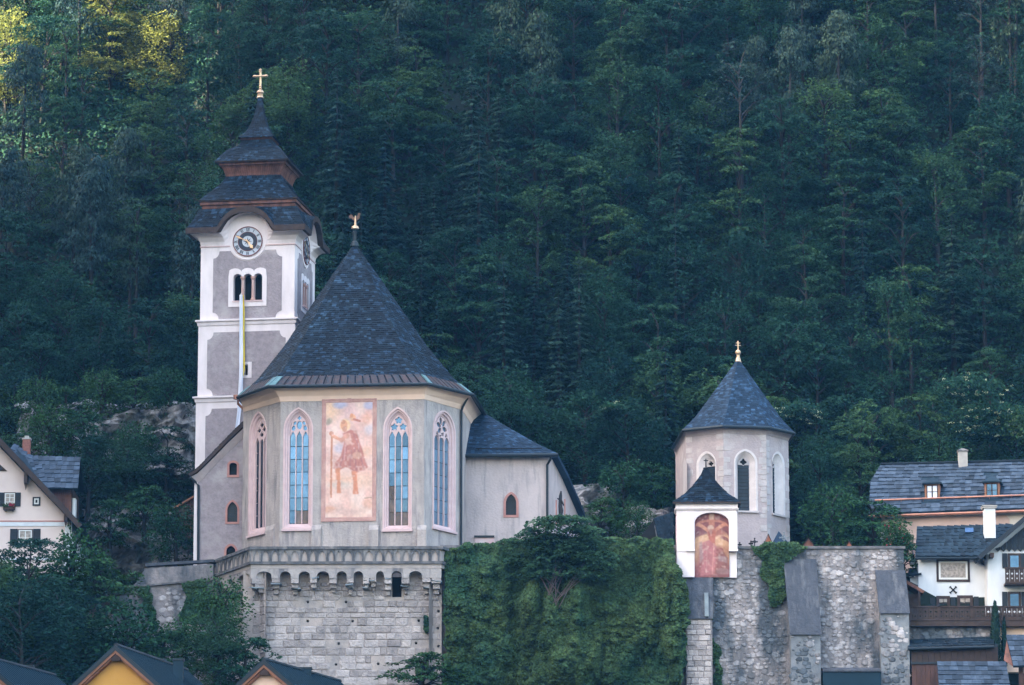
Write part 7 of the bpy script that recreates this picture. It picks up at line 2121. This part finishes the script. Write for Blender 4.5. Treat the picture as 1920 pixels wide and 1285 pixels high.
# ---- ivy
def ivy(name_label, polys, fr, n0, thick, count, seed, lumps=(), lf='ivy', size=(.22, .18)):
    """leaves hung over a wall face inside pixel polygons"""
    r = rs(seed)
    us, vs_ = [], []
    for poly in polys:
        pp = np.array(fr.pts(poly)); lo_, hi_ = pp.min(0), pp.max(0)
        k = count // len(polys)
        U_ = r.uniform(lo_[0], hi_[0], k * 2); V_ = r.uniform(lo_[1], hi_[1], k * 2)
        ins = np.zeros(k * 2, bool)
        jit = np.array([mnoise.noise(V((a * 1.3, b * 1.3, seed))) for a, b in zip(U_, V_)]) * .35
        for i in range(len(pp)):
            (a, b), (e, f) = pp[i], pp[(i + 1) % len(pp)]
            if abs(f - b) < 1e-9: continue
            ins ^= ((b > V_ + jit) != (f > V_ + jit)) & (U_ + jit < (e - a) * (V_ + jit - b) / (f - b) + a)
        us.append(U_[ins]); vs_.append(V_[ins])
    u, v = np.concatenate(us), np.concatenate(vs_)
    m_ = len(u)
    clump = np.array([mnoise.fractal(V((a * .55, b * .28, seed)), 1.0, 2.0, 3) for a, b in zip(u, v)])
    fine = np.array([mnoise.noise(V((a * 1.5, b * 1.15, seed + 5))) for a, b in zip(u, v)])
    n = n0 + np.clip(clump + .45, 0, 2) * thick * 1.6 + np.abs(fine) * .5 * min(1, thick * 2.5) + r.rand(m_) * .2
    if thick > .3:         # overlapping tufts, each hanging over the next one below
        for _ in range(420):
            cu_, cv_ = r.uniform(u.min(), u.max()), r.uniform(v.min(), v.max()); rad_ = r.uniform(.35, .9)
            du, dv = (u - cu_) / rad_, (v - cv_) / (rad_ * 2.4)
            e = np.clip(1 - du * du, 0, 1) * (dv > -.55 * (1 - du * du * .5)) * np.clip(1 - (dv + .55) / 1.5, 0, 1) * (np.abs(du) < 1)
            n += r.uniform(.1, .34) * np.sqrt(e) * (r.rand(m_) > .15) * (.35 if cv_ > v.max() - 4.5 and cu_ > 3.5 else 1)
    for (px0, px1, py0, py1, amt) in lumps:
        a0, b1 = fr.px(px0, py0); a1, b0 = fr.px(px1, py1)
        wob = clump * 1.3 + fine * .35
        e = np.clip((u + wob - a0) / 1.9, 0, 1) * np.clip((a1 - u - wob) / 1.2, 0, 1) * np.clip((v - b0) / 1.0, 0, 1) * np.clip((b1 - v + wob) / 1.6, 0, 1)
        n += amt * np.sqrt(e)
    base = np.array(fr.A)[None] + np.array(fr.U)[None] * u[:, None] + np.array(fr.N)[None] * n[:, None] + np.array([0, 0, 1.])[None] * v[:, None]
    ax_ = np.array(fr.N)[None] * .6 + np.array([0, 0, -.8]) + np.array(fr.U)[None] * (r.randn(m_) * .5)[:, None] + r.randn(m_, 3) * .15
    nr = np.array(fr.N)[None] * .8 + np.array([0, 0, .75]) + r.randn(m_, 3) * .4
    p0 = fr.pt(float(u.mean()), float(v.min()), n0)
    o = thing('ivy', p0, name_label, 'ivy')
    s = r.uniform(.55, 1.25, m_)
    me = leaf_mesh('leaves', base - np.array(p0), ax_, nr, size[0] * s, size[1] * s, LF[lf]); c = link_mesh('leaves', me, None, o); c['kind'] = 'stuff'
    return o
big = ivy('dense ivy curtain covering the whole terrace wall between bastion and shrine',
    [[(828, 1300), (838, 1200), (835, 1100), (832, 1036), (880, 1022), (960, 1014), (1080, 1010), (1180, 1012), (1262, 1014), (1268, 1060), (1282, 1095), (1296, 1150), (1285, 1165), (1292, 1175), (1278, 1190), (1288, 1230), (1270, 1300)]],
    iF, .0, .34, 60000, 4, [(995, 1118, 1085, 1310, 2.2), (1232, 1300, 1055, 1310, 1.5), (832, 950, 1030, 1310, 1.2), (840, 1262, 1005, 1050, .2)])
ivy('ivy tuft hanging from the cemetery wall top left of the middle buttress', [[(1408, 1024), (1500, 1018), (1512, 1030), (1480, 1050), (1470, 1060), (1472, 1100), (1468, 1130), (1450, 1138), (1438, 1110), (1428, 1080), (1424, 1050)]], cF, .05, .25, 5200, 6)
ivy('ivy strand running down right of the first buttress', [[(1336, 1195), (1346, 1215), (1354, 1250), (1358, 1300), (1336, 1300)], [(1280, 1158), (1336, 1155), (1336, 1165), (1300, 1175), (1285, 1182)]], cF, .06, .3, 1600, 7)
ivy('ivy column on the retaining wall beside the bastion', [[(345, 1092), (392, 1088), (396, 1130), (372, 1165), (350, 1180), (340, 1160), (352, 1120)]], lwr, .05, .25, 3000, 8)
ivy('thin ivy strand on the middle of the left retaining wall', [[(262, 1102), (280, 1100), (293, 1140), (300, 1180), (288, 1185), (276, 1150)]], lwr, .05, .2, 1400, 9)
ivy('dark hanging ivy tuft on the right edge of the bastion ashlar', [[(795, 1152), (803, 1150), (804, 1180), (797, 1186)], [(794, 1225), (804, 1222), (806, 1250), (790, 1268), (779, 1262), (780, 1245), (790, 1245)]], bF, REC + .1, .12, 700, 10)
# big wide shrub growing on the ivy wall crown
def wide_bush(cx_, x0, x1, ytop, ybot, Y, label):
    o = thing('overhanging_tree', P(cx_, ybot + 40, Y), label, 'tree')
    r = rs(77); C_, A_, N_ = [], [], []
    for k in range(150):
        q = r.rand(); py = lerp(ytop, ybot, q)
        half_ = ((x1 - x0) / 2) * math.sqrt(max(.03, 1 - ((1 - q) * .98) ** 2)) * (1 if q < .75 else lerp(1, .62, (q - .75) / .25))
        px = cx_ + r.uniform(-1, 1) * half_
        c = np.array(P(px, py, Y + r.uniform(-1.6, 1.2)))
        pr = r.uniform(.6, 1.1); n = 85
        t = r.rand(n) * 6.28; rr = np.sqrt(r.rand(n)) * pr
        C_.append(c + np.stack([np.cos(t) * rr, np.sin(t) * rr * .8, -.3 * (rr / pr) ** 2 + r.randn(n) * .07], 1))
        A_.append(np.stack([np.cos(t), np.sin(t) - .4, -.3 + .3 * r.randn(n)], 1)); N_.append(r.randn(n, 3) * .4 + [0, -.4, 1])
    C_, A_, N_ = map(np.concatenate, (C_, A_, N_)); s = r.uniform(.6, 1.3, len(C_))
    me = leaf_mesh('crown', C_ - np.array(OFF[o.name]), A_, N_, .25 * s, .16 * s, mat('bright_shrub_leaf', (.050, .108, .050), .7, (.032, .082, .044), .5, isl=.45, spec=.08, trans=.2)); link_mesh('crown', me, None, o)
    mb = MB()
    for k in range(16):
        px = cx_ + r.uniform(-40, 45); e = P(px + r.uniform(-45, 45), lerp(ytop, ybot, r.uniform(.55, 1)), Y - .3)
        f = P(1030 + r.uniform(-8, 25), ybot + 35 + r.uniform(-10, 20), Y - .9); mb.tube([f, (f + e) / 2 + V((0, -.35, .1)), e], [.035, .024, .008], 5)
    mb.build('trunk', M['barkpale'], o)
M['barkpale'] = mat('pale_twigs', (.10, .075, .07), .9)
wide_bush(1052, 945, 1150, 966, 1085, -2.6, 'wide layered shrub tree on top of the ivy wall before the annex')
# avalanche fences on the slope
def barrier(x0, x1, y0, y1, Y, label):
    o = thing('avalanche_barrier', P((x0 + x1) / 2, y1, Y), label, 'barrier', 'timber avalanche barriers on the slope')
    for k in range(6):
        yy = lerp(y1, y0, k / 5); mb = MB(); mb.tube([P(x0, yy, Y + k * .1), P(x1, yy - 1, Y + k * .1)], .11, 7); mb.build('log', M['darkwood'], o)
    for k in range(4):
        xx = lerp(x0 + 4, x1 - 4, k / 3); mb = MB(); mb.tube([P(xx, y1 + 8, Y + .3), P(xx, y0 - 3, Y + .8)], .09, 6); mb.build('post', M['darkwood'], o)
barrier(1212, 1262, 312, 348, 51, 'left timber log barrier high on the slope between church and chapel')
barrier(1280, 1338, 322, 360, 50, 'right timber log barrier high on the slope above the chapel')
# ---- single out every tree of the slope
ORD = ['first', 'second', 'third', 'fourth', 'fifth', 'sixth', 'seventh', 'eighth', 'ninth', 'tenth', 'eleventh', 'twelfth', 'thirteenth', 'fourteenth', 'fifteenth', 'sixteenth']
grp = {}
for o, a, b, px in TREES: grp.setdefault((a, b), []).append((px, o))
for (a, b), l in grp.items():
    l.sort(key=lambda q: q[0])
    for i, (px, o) in enumerate(l):
        o['label'] = f'{a} {b}' if len(l) == 1 else f'{a} {b}, {ORD[min(i, 15)]} from left'

# ================================================================== HAZE
hz = MB(); hz.box(-440, 440, -430, 430, -12, 420)
hm = bpy.data.materials.new('haze'); hm.use_nodes = True
t = hm.node_tree; t.nodes.remove(t.nodes['Principled BSDF'])
pv = t.nodes.new('ShaderNodeVolumePrincipled'); pv.inputs['Color'].default_value = (.10, .38, 1.0, 1); pv.inputs['Density'].default_value = .00005; pv.inputs['Anisotropy'].default_value = .2
t.links.new(pv.outputs[0], t.nodes['Material Output'].inputs['Volume'])
o = hz.build('haze', hm); o['kind'] = 'stuff'
